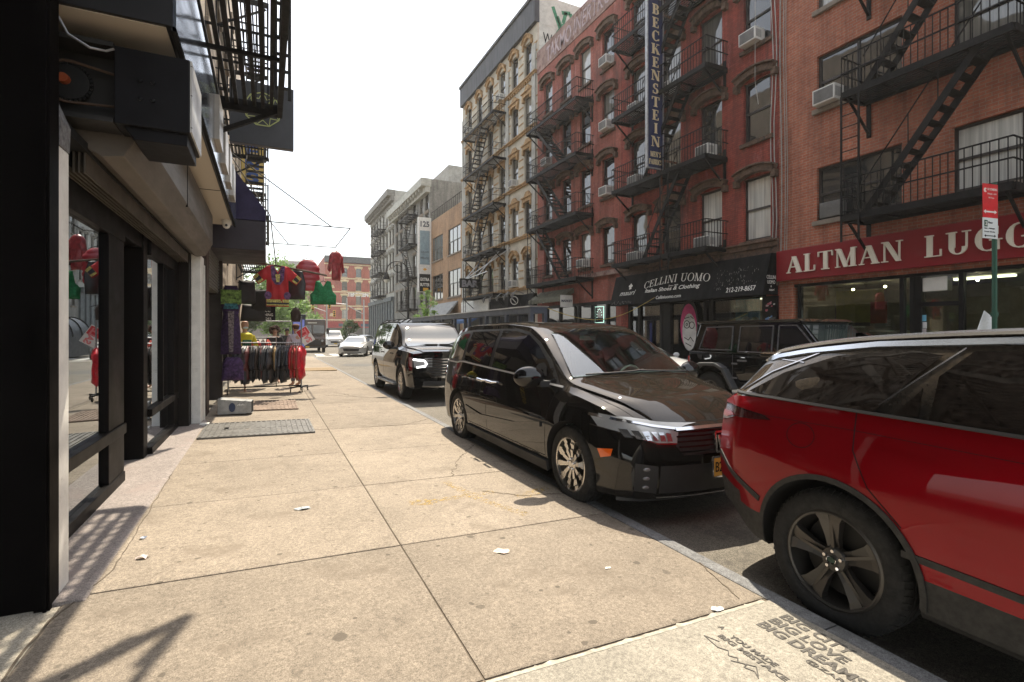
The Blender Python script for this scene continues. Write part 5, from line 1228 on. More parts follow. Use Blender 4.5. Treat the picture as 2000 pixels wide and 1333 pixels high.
    for (a,b_) in (((-.075,.735),(-.055,.615)),((.075,.735),(.055,.615)),((-.062,.675),(.062,.675))): em.bar((x,a[0],a[1]),(x,b_[0],b_[1]),.022,.022,up=(1,0,0))
    for (a,b_) in (((-.105,.76),(.105,.76)),((.105,.76),(.085,.59)),((.085,.59),(-.085,.59)),((-.085,.59),(-.105,.76))): em.bar((x-.01,a[0],a[1]),(x-.01,b_[0],b_[1]),.016,.016,up=(1,0,0))
    em.build('emblem',chrome,t)
    lw=MB(); C.panel(lw,[(-.60,.27),(.60,.27),(.60,.50),(-.60,.50)],'F',.003,.08); C.strip(lw,[(-.85,.215),(0,.21),(.85,.215)],.03,'F',.03); lw.build('lower_intake',plast,t,smooth=True)
    cc=MB(); C.strip(cc,[(-.62,.245),(.62,.245)],.012,'F',.02); cc.build('lower_trim',chrome,t,smooth=True)
    h,n=C.cast('F',0,.46); x=h.x+.05
    pl=MB(); pl.box(x,-.165,.40,x+.012,.165,.555); po=pl.build('licence_plate',M('plate_amber',(.62,.40,.05),.5,var=.05),t,bevel=.004)
    fr=MB(); 
    for (a,b_) in (((-.17,.395),(.17,.395)),((-.17,.56),(.17,.56)),((-.17,.395),(-.17,.56)),((.17,.395),(.17,.56))): fr.bar((x+.008,a[0],a[1]),(x+.008,b_[0],b_[1]),.014,.014,up=(1,0,0))
    fr.build('plate_frame',chrome,po)
    tx=MB(); text(tx,'B27 44K',(x+.013,-.145,.435),(0,1,0),(0,0,1),w=.29,h=.085,depth=.002,bold=.01); tx.build('plate_characters',blackm,po)
    wp=MB()
    for (a,b_) in (((-.62,1.40),(.12,1.36)),((.05,1.44),(.72,1.34))):
        P=[]
        for k in range(9):
            tt=k/8; y=a[0]+(b_[0]-a[0])*tt; h,n=C.cast('T',1.33+.06*math.sin(tt*3)-.02*k/8,y); P.append(h+Vector((0,0,.02+.012*math.sin(tt*3.14))))
        wp.tube(P,.009,6)
    wp.build('wiper',plast,t)
    rf=MB(); C.strip(rf,[(.15,-.45),(-.8,-.5),(-2.0,-.5)],.03,'T',.010,.1); C.strip(rf,[(.15,.45),(-.8,.5),(-2.0,.5)],.03,'T',.010,.1); rf.build('roof_seam',plast,t,smooth=True)
    fin=MB(); h,n=C.cast('T',-1.9,0); fin.prism([(0,0),(.16,0),(.03,.07),(0,.07)],(h.x,-.02,h.z),(1,0,0),(0,0,1),(0,1,0),.04); fin.build('antenna_fin',blkp,t)
    for x in (1.55,-1.55):
        for sg in (-1,1): wheel(t,x,sg,.945,.362,.50,'ten',.362)
minivan()

# --- red suv, rear quarter nearest the camera
glassU=M('dusty_suv_glass',(.010,.008,.007),.05,coat=.6,var=.6,scale=40,spec=.3)
def red_suv():
    T=dict(x0=-2.43,x1=2.36,W=.98,kf=.25,kb=.22,nose=(.6,.05),tail=(.75,.05),bow=.02,roofe=.5,
     zb=[(-2.43,.42),(-2.1,.30),(-1.4,.27),(0,.26),(1.9,.25),(2.36,.3)],
     ws=[(-2.43,.74),(-2.1,.90),(-1.4,.955),(0,.94),(2.0,.9),(2.36,.75)],
     wm=[(-2.43,.80),(-2.25,.92),(-1.75,.975),(-1.3,.985),(-.6,.965),(0,.96),(1.4,.98),(2.0,.93),(2.36,.78)],
     zm=[(-2.43,.78),(-1.4,.80),(0,.72),(2.36,.6)],
     wb=[(-2.43,.74),(-2.25,.85),(-1.75,.895),(-1.0,.90),(0,.90),(1.4,.88),(2.36,.7)],
     zbelt=[(-2.43,1.14),(-2.3,1.19),(-1.8,1.205),(-1.0,1.185),(0,1.16),(.9,1.13),(1.6,1.08),(2.36,.85)],
     wr=[(-2.43,.64),(-2.0,.665),(-1.3,.70),(0,.71),(.8,.75),(1.6,.72),(2.36,.5)],
     zr=[(-2.43,1.15),(-2.36,1.22),(-2.12,1.41),(-1.98,1.465),(-1.3,1.55),(-.5,1.58),(.1,1.56),(.5,1.42),(1.05,1.14),(1.6,1.09),(2.36,.87)],
     zc=[(-2.43,1.17),(-2.36,1.25),(-2.14,1.44),(-2.02,1.50),(-1.3,1.60),(-.5,1.64),(.1,1.62),(.5,1.49),(1.05,1.17),(1.6,1.12),(2.36,.9)])
    t=thing('red_suv','bright red suv with dusty black roof and dark five spoke wheels','suv',(3.71,.36,-.135),rad(-90))
    C=Car(T,nx=110)
    def zone(c,n):
        zb=C.g('zbelt',max(-2.3,min(.95,c.x)))
        if c.z>zb-.004 and c.x<1.1: return 2
        if c.z<.50+.14*sstep(-1.9,-2.3,c.x)*1 and c.z<(.46 if c.x>-1.8 else .46+(-1.8-c.x)*.35): return 3
        return 0
    clad=M('grey_black_cladding',(.022,.021,.020),.65,var=.25,scale=30)
    o=C.body('body',[redp,liner,blks,clad],t,[(-1.41,.375),(1.41,.375)],.435,.34,zonefn=zone)
    gl=[]
    for v,sg in sides():
        for q in ([(-2.02,1.225),(-1.22,1.205),(-.98,1.50),(-1.15,1.525),(-1.5,1.475),(-1.8,1.36)],[(-1.12,1.205),(-1.02,1.21),(-1.02,1.34)],[(-.97,1.20),(.0,1.18),(.0,1.545),(-.86,1.525),(-.97,1.40)],[(.08,1.175),(.9,1.16),(.3,1.50),(.08,1.54)]):
            a=MB(); C.panel(a,q,v,.009,.24); a.build('side_window',glassU,t,smooth=True)
    tr=MB(); br=MB(); sm=MB()
    for v,sg in sides():
        C.strip(br,[(-2.16,1.208),(-1.8,1.21),(-1.0,1.19),(0,1.165),(.95,1.135)],.016,v,.012,.06)
        C.strip(tr,[(-1.24,1.20),(-.90,1.54)],.008,v,.006,.04); C.strip(tr,[(-2.05,1.47-.02),(-1.7,1.43)],.006,v,.005,.04); C.strip(tr,[(-2.10,1.23),(-1.9,1.36),(-1.6,1.50),(-1.2,1.555),(-.5,1.565),(0,1.56)],.010,v,.008,.05)
        C.strip(sm,[(-1.30,1.20),(-1.285,1.0),(-1.20,.83),(-1.05,.68)],.006,v,.0012,.04); C.strip(sm,[(0.02,1.17),(.02,.35)],.006,v,.0012)
        C.strip(sm,[(-2.3,1.07),(-1.8,1.10),(-1.30,1.10),(-.5,1.075),(.9,1.05)],.003,v,.0010,.06)
    for v,sg in sides(): a=MB(); C.strip(a,[(-2.04,1.43),(-1.7,1.495),(-1.3,1.545),(-.5,1.585),(0,1.57)],.035,v,.014,.06); a.build('roof_edge_sheen',M('painted_sky_sheen',(.42,.46,.52),.16,metal=.8,var=.05) if 'painted_sky_sheen' not in bpy.data.materials else bpy.data.materials['painted_sky_sheen'],t,smooth=True)  # added bright band: sky reflection along the roof edge put into the metal colour
    br.build('belt_trim',plast,t,smooth=True); tr.build('chrome_line',M('dim_chrome',(.4,.4,.42),.2,metal=1),t); sm.build('panel_gap',blackm,t)
    for v,sg in sides():
        a=MB(); C.strip(a,[(-1.05,.56),(-.6,.535),(0,.52),(1.0,.52)],.032,v,.006,.06); C.strip(a,[(-2.28,.78),(-2.05,.66),(-1.86,.58)],.035,v,.006,.05); a.build('side_strip',clad,t,smooth=True)
        a=MB(); n=26; pts=[(-1.41+.447*math.cos(k*math.pi/n),.375+.447*math.sin(k*math.pi/n)) for k in range(-4,n+5)]
        C.strip(a,pts,.028,v,.010,.05); a.build('arch_moulding',clad,t,smooth=True)
        a=MB(); pts=[(-1.585+.085*math.cos(k*math.pi/12),1.025+.068*math.sin(k*math.pi/12)) for k in range(25)]; C.strip(a,pts,.004,v,.001,.03); a.build('fuel_flap_gap',blackm,t)
        a=MB(); C.panel(a,[(-1.20,1.045),(-.93,1.03),(-.92,1.065),(-1.19,1.08)],v,.003,.05); C.strip(a,[(-1.2,1.045),(-.93,1.03)],.003,v,.006); a.build('door_handle',redp,t,smooth=True)
        a=MB(); C.panel(a,[(-2.34,1.10),(-2.18,1.125),(-1.86,1.095),(-1.80,1.075),(-1.95,1.06),(-2.08,1.055),(-2.2,1.02),(-2.34,1.0)],v,.008,.03); lo=a.build('tail_lamp',M('tail_lamp_dark',(.05,.006,.008),.1,coat=1,var=.1) if 'tail_lamp_dark' not in bpy.data.materials else bpy.data.materials['tail_lamp_dark'],t,smooth=True)
        a=MB(); C.strip(a,[(-2.30,1.118),(-2.15,1.122),(-1.86,1.097),(-1.80,1.078)],.008,v,.014,.04); a.build('lamp_trim',blkp,lo,smooth=True)
        a=MB(); C.panel(a,[(-2.30,1.07),(-2.14,1.08),(-2.10,1.065),(-2.2,1.035),(-2.30,1.03)],v,.013,.03); a.build('lamp_lens',tailm,lo,smooth=True)
    a=MB(); C.panel(a,[(-.8,1.0),(.8,1.0),(.8,1.12),(-.8,1.12)],'B',.006,.1); a.build('rear_lamp_bar',tailm,t)
    a=MB(); C.panel(a,[(-.62,1.2),(.62,1.2),(.55,1.44),(-.55,1.44)],'B',.006,.1); a.build('rear_window',glassA,t)
    a=MB(); C.panel(a,[(-.7,1.17),(-.58,1.5),(.58,1.5),(.7,1.17)],'F',.006,.1); a.build('windscreen',glassF,t)
    # spoiler with side fin
    sp=MB(); sp.prism([(-.60,-1.92),(-.64,-2.10),(-.45,-2.22),(0,-2.26),(.45,-2.22),(.64,-2.10),(.60,-1.92)],(0,0,1.445),(0,1,0),(1,0,0),(0,0,1),.03)
    so=sp.build('spoiler',blks,t,bevel=.012)
    a=MB(); a.prism([(0,0),(.20,0),(.16,.03),(.02,.035)],(-1.72,-.10,1.60),(1,0,0),(0,0,1),(0,1,0),.2); 
    a=MB(); h,n=C.cast('T',-1.72,0); a.prism([(0,0),(.2,0),(.04,.065),(0,.065)],(h.x-.1,-.03,h.z-.005),(1,0,0),(0,0,1),(0,1,0),.06); a.build('antenna_fin',blkp,t)
    for sg in (-1,1): a=MB(); C.strip(a,[(-2.05,sg*.60),(-1.7,sg*.645),(-1.3,sg*.665),(-.5,sg*.675),(.1,sg*.66)],.060,'T',.016,.1); a.build('roof_rail_or_sheen',M('painted_sky_sheen',(.42,.46,.52),.16,metal=.8,var=.05) if 'painted_sky_sheen' not in bpy.data.materials else bpy.data.materials['painted_sky_sheen'],t,smooth=True)  # added silver strip, standing for the sky's reflection on the roof shoulder
    wm_=[]
    for x in (-1.41,1.41):
        for sg in (-1,1):
            w_=wheel(t,x,sg,.938,.375,.515,'five',.375,rimmat=darkalloy)
            a=MB(); a.T=Matrix.Translation((x,sg*.938,.375)); a.lathe([(0,-sg*-.001+sg*.001),(.024,sg*.001)],20,(0,0,0),'y'); a.build('hub_badge',M('badge_green',(.03,.06,.05),.3,metal=.5) if 'badge_green' not in bpy.data.materials else bpy.data.materials['badge_green'],w_)
            a=MB(); a.T=Matrix.Translation((x,sg*.942,.375)); a.tube([(.026*math.cos(k*math.pi/8),0,.018*math.sin(k*math.pi/8)) for k in range(17)],.0025,5); a.build('hub_ring',chrome,w_)
red_suv()

# --- boxy black suv behind the minivan
def black_suv():
    T=dict(x0=-2.62,x1=2.52,W=1.03,kf=.10,kb=.06,nose=(.8,.0),roofe=.38,bow=.02,
     zb=[(-2.62,.42),(0,.34),(2.55,.32)], ws=[(-2.62,.90),(0,.99),(2.2,.97),(2.55,.88)],
     wm=[(-2.62,.93),(-2.2,1.01),(0,1.02),(2.1,1.01),(2.55,.93)], zm=[(-2.62,.75),(2.55,.78)],
     wb=[(-2.62,.90),(-2.2,.95),(0,.97),(1.5,.98),(2.3,.97),(2.55,.90)],
     zbelt=[(-2.62,1.20),(0,1.20),(1.2,1.19),(2.3,1.16),(2.55,1.12)],
     wr=[(-2.62,.72),(-2.3,.76),(0,.77),(.7,.78),(1.25,.86),(1.7,.80),(2.55,.7)],
     zr=[(-2.62,1.22),(-2.52,1.64),(-2.4,1.80),(-1,1.85),(.15,1.83),(.45,1.75),(1.22,1.27),(1.5,1.24),(2.3,1.19),(2.55,1.14)],
     zc=[(-2.62,1.24),(-2.52,1.68),(-2.4,1.85),(-1,1.90),(.15,1.88),(.45,1.80),(1.25,1.30),(1.5,1.28),(2.3,1.22),(2.55,1.17)])
    t=thing('black_suv','large boxy black suv with chrome bar grille parked behind the minivan','suv',(3.88,13.85,-.13),rad(-90))
    C=Car(T,nx=70)
    C.body('body',[blkp,liner,blkp],t,[(1.53,.40),(-1.53,.40)],.47,.32)
    a=MB(); C.panel(a,[(-.80,1.27),(-.66,1.72),(0,1.79),(.66,1.72),(.80,1.27),(0,1.30)],'F',.008,.1); a.build('windscreen',glassF,t,smooth=True)
    tr=MB(); sm=MB()
    for v,sg in sides():
        for q in ([(-2.38,1.25),(-1.62,1.24),(-1.62,1.72),(-2.25,1.70)],[(-1.52,1.24),(-.42,1.235),(-.42,1.74),(-1.52,1.73)],[(-.32,1.235),(1.0,1.23),(.55,1.62),(.35,1.72),(-.32,1.74)]):
            a=MB(); C.panel(a,q,v,.008,.24); a.build('side_window',glassA,t,smooth=True)
        C.strip(tr,[(-2.4,1.225),(1.15,1.215)],.02,v,.012)
        for pts in ([(-.37,1.2),(-.37,.42)],[(1.08,1.2),(1.02,.42)],[(-1.57,1.2),(-1.5,.9),(-1.1,.5)]): C.strip(sm,pts,.007,v,.0012)
        for x in (-.6,.55): h=MB(); h.tube([(x-.11,sg*.97,1.08),(x,sg*1.03,1.08),(x+.11,sg*.97,1.08)],.016,6); h.build('door_handle',blkp,t,smooth=True)
        b=MB(); b.box(-1.05,sg*.93,.30,1.05,sg*1.07,.36); b.build('running_board',M('dull_alloy',(.3,.3,.3),.4,metal=.7) if 'dull_alloy' not in bpy.data.materials else bpy.data.materials['dull_alloy'],t,bevel=.02)
        mr=MB(); mr.T=Matrix.Translation((.98,sg*1.16,1.30)); mr.sphere((0,0,0),.15,14,10,0,(.5,1.0,.72)); mo=mr.build('door_mirror',blkp,t,smooth=True)
        a=MB(); a.box(.92,sg*.95,1.2,1.02,sg*1.12,1.26); a.build('mirror_foot',plast,mo)
        a=MB(); C.panel(a,[(sg*.92,1.03),(sg*.62,1.01),(sg*.62,.80),(sg*.90,.82)],'F',.006,.06); C.panel(a,[(2.25,1.05),(2.5,1.03),(2.5,.82),(2.32,.84)],v,.006,.06); ho=a.build('headlamp',headl,t,smooth=True)
        a=MB(); C.strip(a,[(sg*.92,1.0),(sg*.68,.97),(sg*.62,.90),(sg*.66,.84),(sg*.84,.82)],.028,'F',.016); a.build('running_lamp',M('drl_white',(1,1,1),emit=((1,1,.98),6)) if 'drl_white' not in bpy.data.materials else bpy.data.materials['drl_white'],ho)
        a=MB(); C.panel(a,[(2.0,.72),(2.1,.72),(2.1,.79),(2.0,.79)],v,.006,.06); a.build('side_marker',tailm,t)
        a=MB(); b=a; C.strip(a,[(-2.2,sg*.68),(0,sg*.70),(.2,sg*.69)],.03,'T',.035,.2); a.build('roof_rail_or_sheen',plast,t,smooth=True)
    tr.build('belt_trim',chrome,t); sm.build('panel_gap',blackm,t)
    a=MB(); C.panel(a,[(-.60,1.02),(.60,1.02),(.62,.70),(.5,.60),(-.5,.60),(-.62,.70)],'F',.004,.08); go=a.build('grille',plast,t,smooth=True)
    a=MB()
    for k in range(6): C.strip(a,[(-.6+.01*k,1.0-k*.065),(.6-.01*k,1.0-k*.065)],.020,'F',.022,.1)
    C.strip(a,[(-.64,.74),(-.5,.60),(0,.585),(.5,.60),(.64,.74)],.05,'F',.02,.1); a.build('grille_bar',chrome,go,smooth=True)
    a=MB(); C.panel(a,[(-.7,.40),(.7,.40),(.7,.50),(-.7,.50)],'F',.004,.1); a.build('lower_intake',plast,t)
    a=MB(); C.strip(a,[(-.72,.39),(-.4,.37),(.4,.37),(.72,.39)],.035,'F',.02,.1); a.build('skid_trim',chrome,t,smooth=True)
    a=MB(); C.strip(a,[(1.32,-.7),(1.30,0)],.02,'T',.03,.1); C.strip(a,[(1.32,.05),(1.30,.7)],.02,'T',.03,.1); a.build('wiper',plast,t)
    h,n=C.cast('F',0,.55); a=MB(); a.box(h.x+.01,-.16,.46,h.x+.02,.16,.6); a.build('licence_plate',M('plate_amber',(.62,.40,.05),.5),t)
    for x in (1.53,-1.53):
        for sg in (-1,1): wheel(t,x,sg,.985,.395,.52,'ten',.395,rimmat=brushed,detail=False)
black_suv()

# --- black hardtop off-roader across the lane
def offroader():
    t=thing('offroad_car','boxy black hardtop offroad car with grey wheel flares on the far side of the lane','car',(9.08,6.3,-.13),rad(-90))
    b=MB(); b.prism([(-2.10,.55),(-2.12,1.20),(2.05,1.12),(2.12,.60),(1.9,.50),(-1.9,.50)],(0,-.80,0),(1,0,0),(0,0,1),(0,1,0),1.6); b.build('body',blkp,t,bevel=.04)
    b=MB(); b.prism([(-2.08,1.18),(-1.90,1.80),(.38,1.82),(.95,1.18)],(0,-.76,0),(1,0,0),(0,0,1),(0,1,0),1.52)
    b.v=[(x,y*(1-.10*max(0,(z-1.18))/.64),z) for x,y,z in b.v]; b.build('cab',blkp,t,bevel=.03)
    b=MB(); b.prism([(-1.97,1.79),(-1.94,1.845),(.36,1.855),(.48,1.80)],(0,-.72,0),(1,0,0),(0,0,1),(0,1,0),1.44); b.build('hard_top',blkd,t,bevel=.025)
    for sg in (-1,1):
        for q in ([(-1.86,1.26),(-1.70,1.72),(-1.02,1.73),(-1.02,1.26)],[(-.86,1.24),(-.84,1.73),(-.12,1.74),(-.12,1.24)],[(.0,1.24),(.0,1.74),(.34,1.74),(.80,1.26)]):
            def yy(z): return sg*(.76*(1-.10*(z-1.18)/.64)+.006)
            g=MB(); g.add([(x,yy(z),z) for x,z in q],[(0,1,2,3)]); go=g.build('side_window',glassA,t)
            r=MB(); Q=q+[q[0]]
            for a,c in zip(Q,Q[1:]): r.bar((a[0],yy(a[1]),a[1]),(c[0],yy(c[1]),c[1]),.022,.02,up=(0,1,0))
            r.build('window_rim',M('rim_grey',(.10,.10,.11),.25,coat=.5) if 'rim_grey' not in bpy.data.materials else bpy.data.materials['rim_grey'],go)
        for xa in (-1.47,1.47):
            f=MB(); P=[(-.56,.52),(-.42,.82),(-.25,.95),(.18,.97),(.38,.88),(.62,.50)]
            for a,c in zip(P,P[1:]): f.bar((xa+a[0],sg*.86,a[1]),(xa+c[0],sg*.86,c[1]),.18,.07,up=(0,0,1) if abs(a[1]-c[1])<.2 else (1,0,0))
            f.build('wheel_flare',M('flare_grey',(.05,.05,.052),.55) if 'flare_grey' not in bpy.data.materials else bpy.data.materials['flare_grey'],t,bevel=.02)
            l=MB(); l.prism([(.44*math.cos(k*math.pi/8),.44*math.sin(k*math.pi/8)) for k in range(-1,10)],(xa,sg*.77,.40),(1,0,0),(0,0,1),(0,sg,0),.036); l.build('wheel_arch_liner',liner,t)
        s=MB()
        for x in (-.95,.0-.06,.95): s.bar((x,sg*.804,1.18),(x,sg*.804,.56),.008,.004,up=(0,1,0))
        s.bar((-2.1,sg*.804,1.205),(-.98,sg*.804,1.20),.012,.01,up=(0,1,0)); s.build('panel_gap',M('gap_grey',(.06,.06,.065),.4),t)
        for x in (-.72,.12): h=MB(); h.box(x-.1,sg*.80,1.05,x+.1,sg*.83,1.08); h.build('door_handle',M('handle_grey',(.14,.14,.15),.3) if 'handle_grey' not in bpy.data.materials else bpy.data.materials['handle_grey'],t)
        for x,z in ((-.9,1.0),(-.03,1.0),(-.9,.72),(-.03,.72)): h=MB(); h.box(x-.06,sg*.80,z-.015,x+.06,sg*.825,z+.015); h.build('door_hinge',bpy.data.materials['handle_grey'],t)
        l=MB(); l.box(-2.17,sg*.62,.85,-2.10,sg*.78,1.10); l.build('tail_lamp',tailm,t,bevel=.01)
        m=MB(); m.box(.72,sg*.86,1.22,.82,sg*1.06,1.42); m.build('door_mirror',blkp,t,bevel=.03)
    b=MB(); b.box(-2.25,-.75,.5,-2.13,.75,.68); b.build('rear_bumper',plast,t,bevel=.03)
    b=MB(); b.add([(.42,-.64,1.79),(.42,.64,1.79),(.965,.70,1.20),(.965,-.70,1.20)],[(0,1,2,3)]); b.build('windscreen',glassF,t)
    b=MB(); b.lathe([(.0,-.1),(.16,-.1),(.34,-.08),(.38,0),(.36,.1),(.0,.1)],24,(-2.24,0,.98),'x'); b.build('spare_wheel',rubber,t,smooth=True)
    b=MB(); b.box(2.12,-.6,.75,2.15,.6,1.08); b.build('grille',plast,t)
    for x in (-1.47,1.47):
        for sg in (-1,1): wheel(t,x,sg,.86,.40,.46,'six',.40,rimmat=darkalloy,detail=False)
offroader()

# --- generic low cars farther off
def sedan(name,lab,loc,rz,pm,sc=1.0,grillec=plast,cat='car',van=False,group=None):
    if van:
        T=dict(x0=-2.5,x1=2.45,W=.98,kf=.22,kb=.1,zb=.25,ws=.93,wm=[(-2.5,.9),(-2,.98),(2,.97),(2.45,.85)],zm=.6,wb=[(-2.5,.85),(0,.92),(2,.88),(2.45,.74)],zbelt=[(-2.5,1.1),(1.0,1.05),(2.0,.98),(2.45,.85)],
          wr=[(-2.5,.75),(0,.76),(.7,.76),(1.5,.84),(2.45,.6)],zr=[(-2.5,1.2),(-2.35,1.75),(-2,1.80),(.3,1.80),(.7,1.66),(1.5,1.12),(2.1,1.0),(2.45,.86)],zc=[(-2.5,1.22),(-2.35,1.8),(-2,1.86),(.3,1.86),(.7,1.72),(1.5,1.16),(2.1,1.04),(2.45,.9)])
    else:
        T=dict(x0=-2.3,x1=2.35,W=.95,kf=.3,kb=.2,zb=.2,ws=.88,wm=[(-2.3,.82),(-1.8,.94),(0,.92),(1.5,.95),(2.1,.9),(2.35,.78)],zm=.55,wb=[(-2.3,.75),(0,.86),(1.5,.85),(2.35,.68)],zbelt=[(-2.3,.95),(0,.93),(1.2,.92),(2,.80),(2.35,.66)],
          wr=[(-2.3,.6),(-1.5,.62),(-.5,.58),(.2,.60),(1.1,.76),(2.35,.5)],zr=[(-2.3,.96),(-1.6,1.0),(-.8,1.26),(-.2,1.32),(.3,1.25),(1.1,.94),(2.0,.83),(2.35,.67)],zc=[(-2.3,.98),(-1.6,1.03),(-.8,1.31),(-.2,1.37),(.3,1.30),(1.1,1.0),(2.0,.88),(2.35,.7)])
    t=thing(name,lab,cat,loc,rz,group); C=Car(T,nx=44)
    C.body('body',[pm,liner],t,[(1.4,.34),(-1.4,.34)],.38,.28)
    if van:
        WSs=[(-.74,1.14),(-.66,1.64),(.66,1.64),(.74,1.14)]; Q=[[(-2.2,1.15),(-1.2,1.13),(-1.2,1.66),(-2.1,1.66)],[(-1.1,1.13),(0,1.12),(0,1.7),(-1.1,1.7)],[(.1,1.12),(1.2,1.1),(.6,1.6),(.1,1.7)]]
    else:
        WSs=[(-.70,.97),(-.54,1.27),(.54,1.27),(.70,.97)]; Q=[[(-1.5,1.0),(-.3,.98),(-.3,1.27),(-.8,1.23)],[(-.2,.98),(.9,.97),(.3,1.2),(-.2,1.27)]]
    a=MB(); C.panel(a,WSs,'F',.008,.12); a.build('windscreen',glassF,t,smooth=True)
    for v,sg in sides():
        for q in Q: a=MB(); C.panel(a,q,v,.006,.15); a.build('side_window',glassA,t,smooth=True)
        zt=.80 if van else .66
        a=MB(); C.panel(a,[(sg*.80,zt+.06),(sg*.50,zt),(sg*.52,zt-.1),(sg*.78,zt-.07)],'F',.01,.08); a.build('headlamp',headl,t,smooth=True)
        m=MB(); m.sphere((.8,sg*(1.02 if not van else 1.08),1.0 if not van else 1.18),.1,10,6,0,(.6,1,.7)); m.build('door_mirror',pm,t,smooth=True)
    z0=.36 if not van else .45
    a=MB(); C.panel(a,[(-.48,z0),(.48,z0),(.52,z0+.2),(-.52,z0+.2)],'F',.008,.1); a.build('grille',grillec,t,smooth=True)
    a=MB(); C.panel(a,[(-.7,.22),(.7,.22),(.6,.3),(-.6,.3)],'F',.008,.1); a.build('lower_intake',plast,t,smooth=True)
    if van: h,n=C.cast('F',0,.38); a=MB(); a.box(h.x+.01,-.16,.32,h.x+.02,.16,.44); a.build('licence_plate',bpy.data.materials['plate_amber'],t)
    for x in (1.4,-1.4):
        for sg in (-1,1): wheel(t,x,sg,.90,.33,.44,'six',.33,rimmat=darkalloy if not van else brushed,detail=False)
    return t
sedan('white_car','white low car parked close behind the black offroad car',(9.15,11.6,-.13),rad(-90),whtp)
sedan('sports_car','silver white sports coupe driving towards the camera left of the black suv',(5.65,37.2,-.13),rad(-108),slvp)
sedan('white_van','white passenger van right of the brown delivery truck at the crossing',(6.75,62,-.13),rad(-90),whtp,cat='van',van=True)
sedan('white_car','white car half hidden behind the silver coupe at the crossing',(9.4,56,-.13),rad(-90),whtp)

# --- brown delivery truck
t=thing('delivery_truck','tall dark brown step van driving towards the camera','truck',(3.25,44.5,-.13),rad(-90))
ub=paint('brown_truck_paint',(.045,.026,.016),.4); W2=1.02
b=MB(); b.box(-5.5,-W2,.55,-.0,W2,2.62); b.prism([(0,.5),(0,1.5),(.75,1.25),(.85,1.1),(.85,.5)],(0,-.95,0),(1,0,0),(0,0,1),(0,1,0),1.9); b.build('body',ub,t,bevel=.06)
b=MB(); b.box(-5.5,-W2+.02,2.62,.02,W2-.02,2.70); b.build('roof',M('truck_roof_pale',(.45,.44,.42),.5),t,bevel=.02)
for sg in (-1,1):
    b=MB(); b.box(.005,sg*.06,1.52,.02,sg*.92,2.22); b.build('windscreen_half',glassF,t,bevel=.02)
    b=MB(); b.box(-.9,sg*(W2+.004),1.5,-.2,sg*(W2+.012),2.2); b.build('side_window',glassA,t)
    b=MB(); b.lathe([(0,.0),(.1,0),(.11,-.03)],14,(.86,sg*.68,.95),'x'); b.lathe([(0,.0),(.1,0),(.11,-.03)],14,(.86,sg*.46,.95),'x'); b.build('headlamp',headl,t,smooth=True)
    b=MB(); b.box(-.1,sg*1.08,1.5,-.05,sg*1.3,1.95); b.build('door_mirror',plast,t,bevel=.02)
b=MB(); b.box(.85,-.6,.62,.87,.6,1.02); b.build('grille',plast,t); b=MB(); b.box(.86,-.98,.38,1.0,.98,.55); b.build('bumper',plast,t,bevel=.02)
b=MB(); b.box(.02,-.35,2.36,.03,.35,2.44); b.build('marker_light',M('pale_marker',(.6,.58,.5),.5),t)
b=MB(); b.box(1.005,-.45-.16,.42,1.015,-.45+.16,.54); b.build('licence_plate',bpy.data.materials['plate_amber'],t)
for x in (.25,-4.0):
    for sg in (-1,1): wheel(t,x,sg,.93,.40,.46,'six',.40,rimmat=darkalloy,detail=False)

sedan('white_car','small white car waiting farther left in the crossing',(3.9,74,-.13),rad(-90),whtp)
sedan('silver_car','silver car crossing sideways in front of the corner tenement',(13.5,97,-.13),rad(185),slvp)
sedan('dark_car','dark car crossing sideways behind the white van',(5.0,99,-.13),rad(5),blkp)
sedan('yellow_cab','yellow cab stopped at the right of the crossing',(18.5,101,-.13),rad(175),paint('cab_yellow',(.55,.30,.01),.4))
# ------------------------------------------------------------ left side of the street
RL=rad(90)
darkw=M('soot_wall',(.10,.075,.06),.85,var=.3,scale=2)
metalg=M('shutter_housing_metal',(.14,.12,.10),.5,metal=.3,var=.2,scale=2,dirt=((.06,.05,.04),3,.58),stretch=(1,.4,3))
perf,_nt,_n,_l,_p=newmat('perforated_soffit')
_tco=_n.new('ShaderNodeTexCoord'); _v=_n.new('ShaderNodeTexVoronoi'); _v.inputs['Scale'].default_value=38; _v.inputs['Randomness'].default_value=0; _l.new(_tco.outputs['Object'],_v.inputs['Vector'])
_r=ramp(_n,_l,_v.outputs['Distance'],[(.28,(.12,.10,.08)),(.36,(.52,.46,.38))]); _l.new(_r.outputs[0],_p.inputs['Base Color']); _p.inputs['Roughness'].default_value=.6
# upper building
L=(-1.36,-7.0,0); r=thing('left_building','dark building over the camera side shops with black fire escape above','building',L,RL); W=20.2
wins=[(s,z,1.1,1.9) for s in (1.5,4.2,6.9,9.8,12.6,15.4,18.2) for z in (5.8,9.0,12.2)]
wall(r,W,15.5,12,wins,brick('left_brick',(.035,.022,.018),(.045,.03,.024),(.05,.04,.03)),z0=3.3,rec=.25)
rnd.seed(40)
for (s,z,w,h) in wins: window_part(r,s,z,w,h,frameb,pick(glassD,glassC),lintel=flat_lintel(sillm),sill=sillm,rec=.14)
fire_escape(r,[4.4,7.6,10.8],8.6,14.4,1.5,[(7.6,13.6,4.4,11.0),(10.8,13.6,7.6,11.0)],bal=.14)
b=MB()
for q in (0,.24): b.box(17.6+q*.2,-1.76+q,5.9,17.66+q*.2,-1.70+q,12.5)
for k in range(20): b.box(17.61,-1.73,6.1+k*.32,17.69,-1.49,6.13+k*.32)
b.build('drop_ladder',iron,r)
L2=(-1.36,13.25,0); r=thing('left_building','farther left hand building with clothes shop and iron stairs','building',L2,RL); W=22
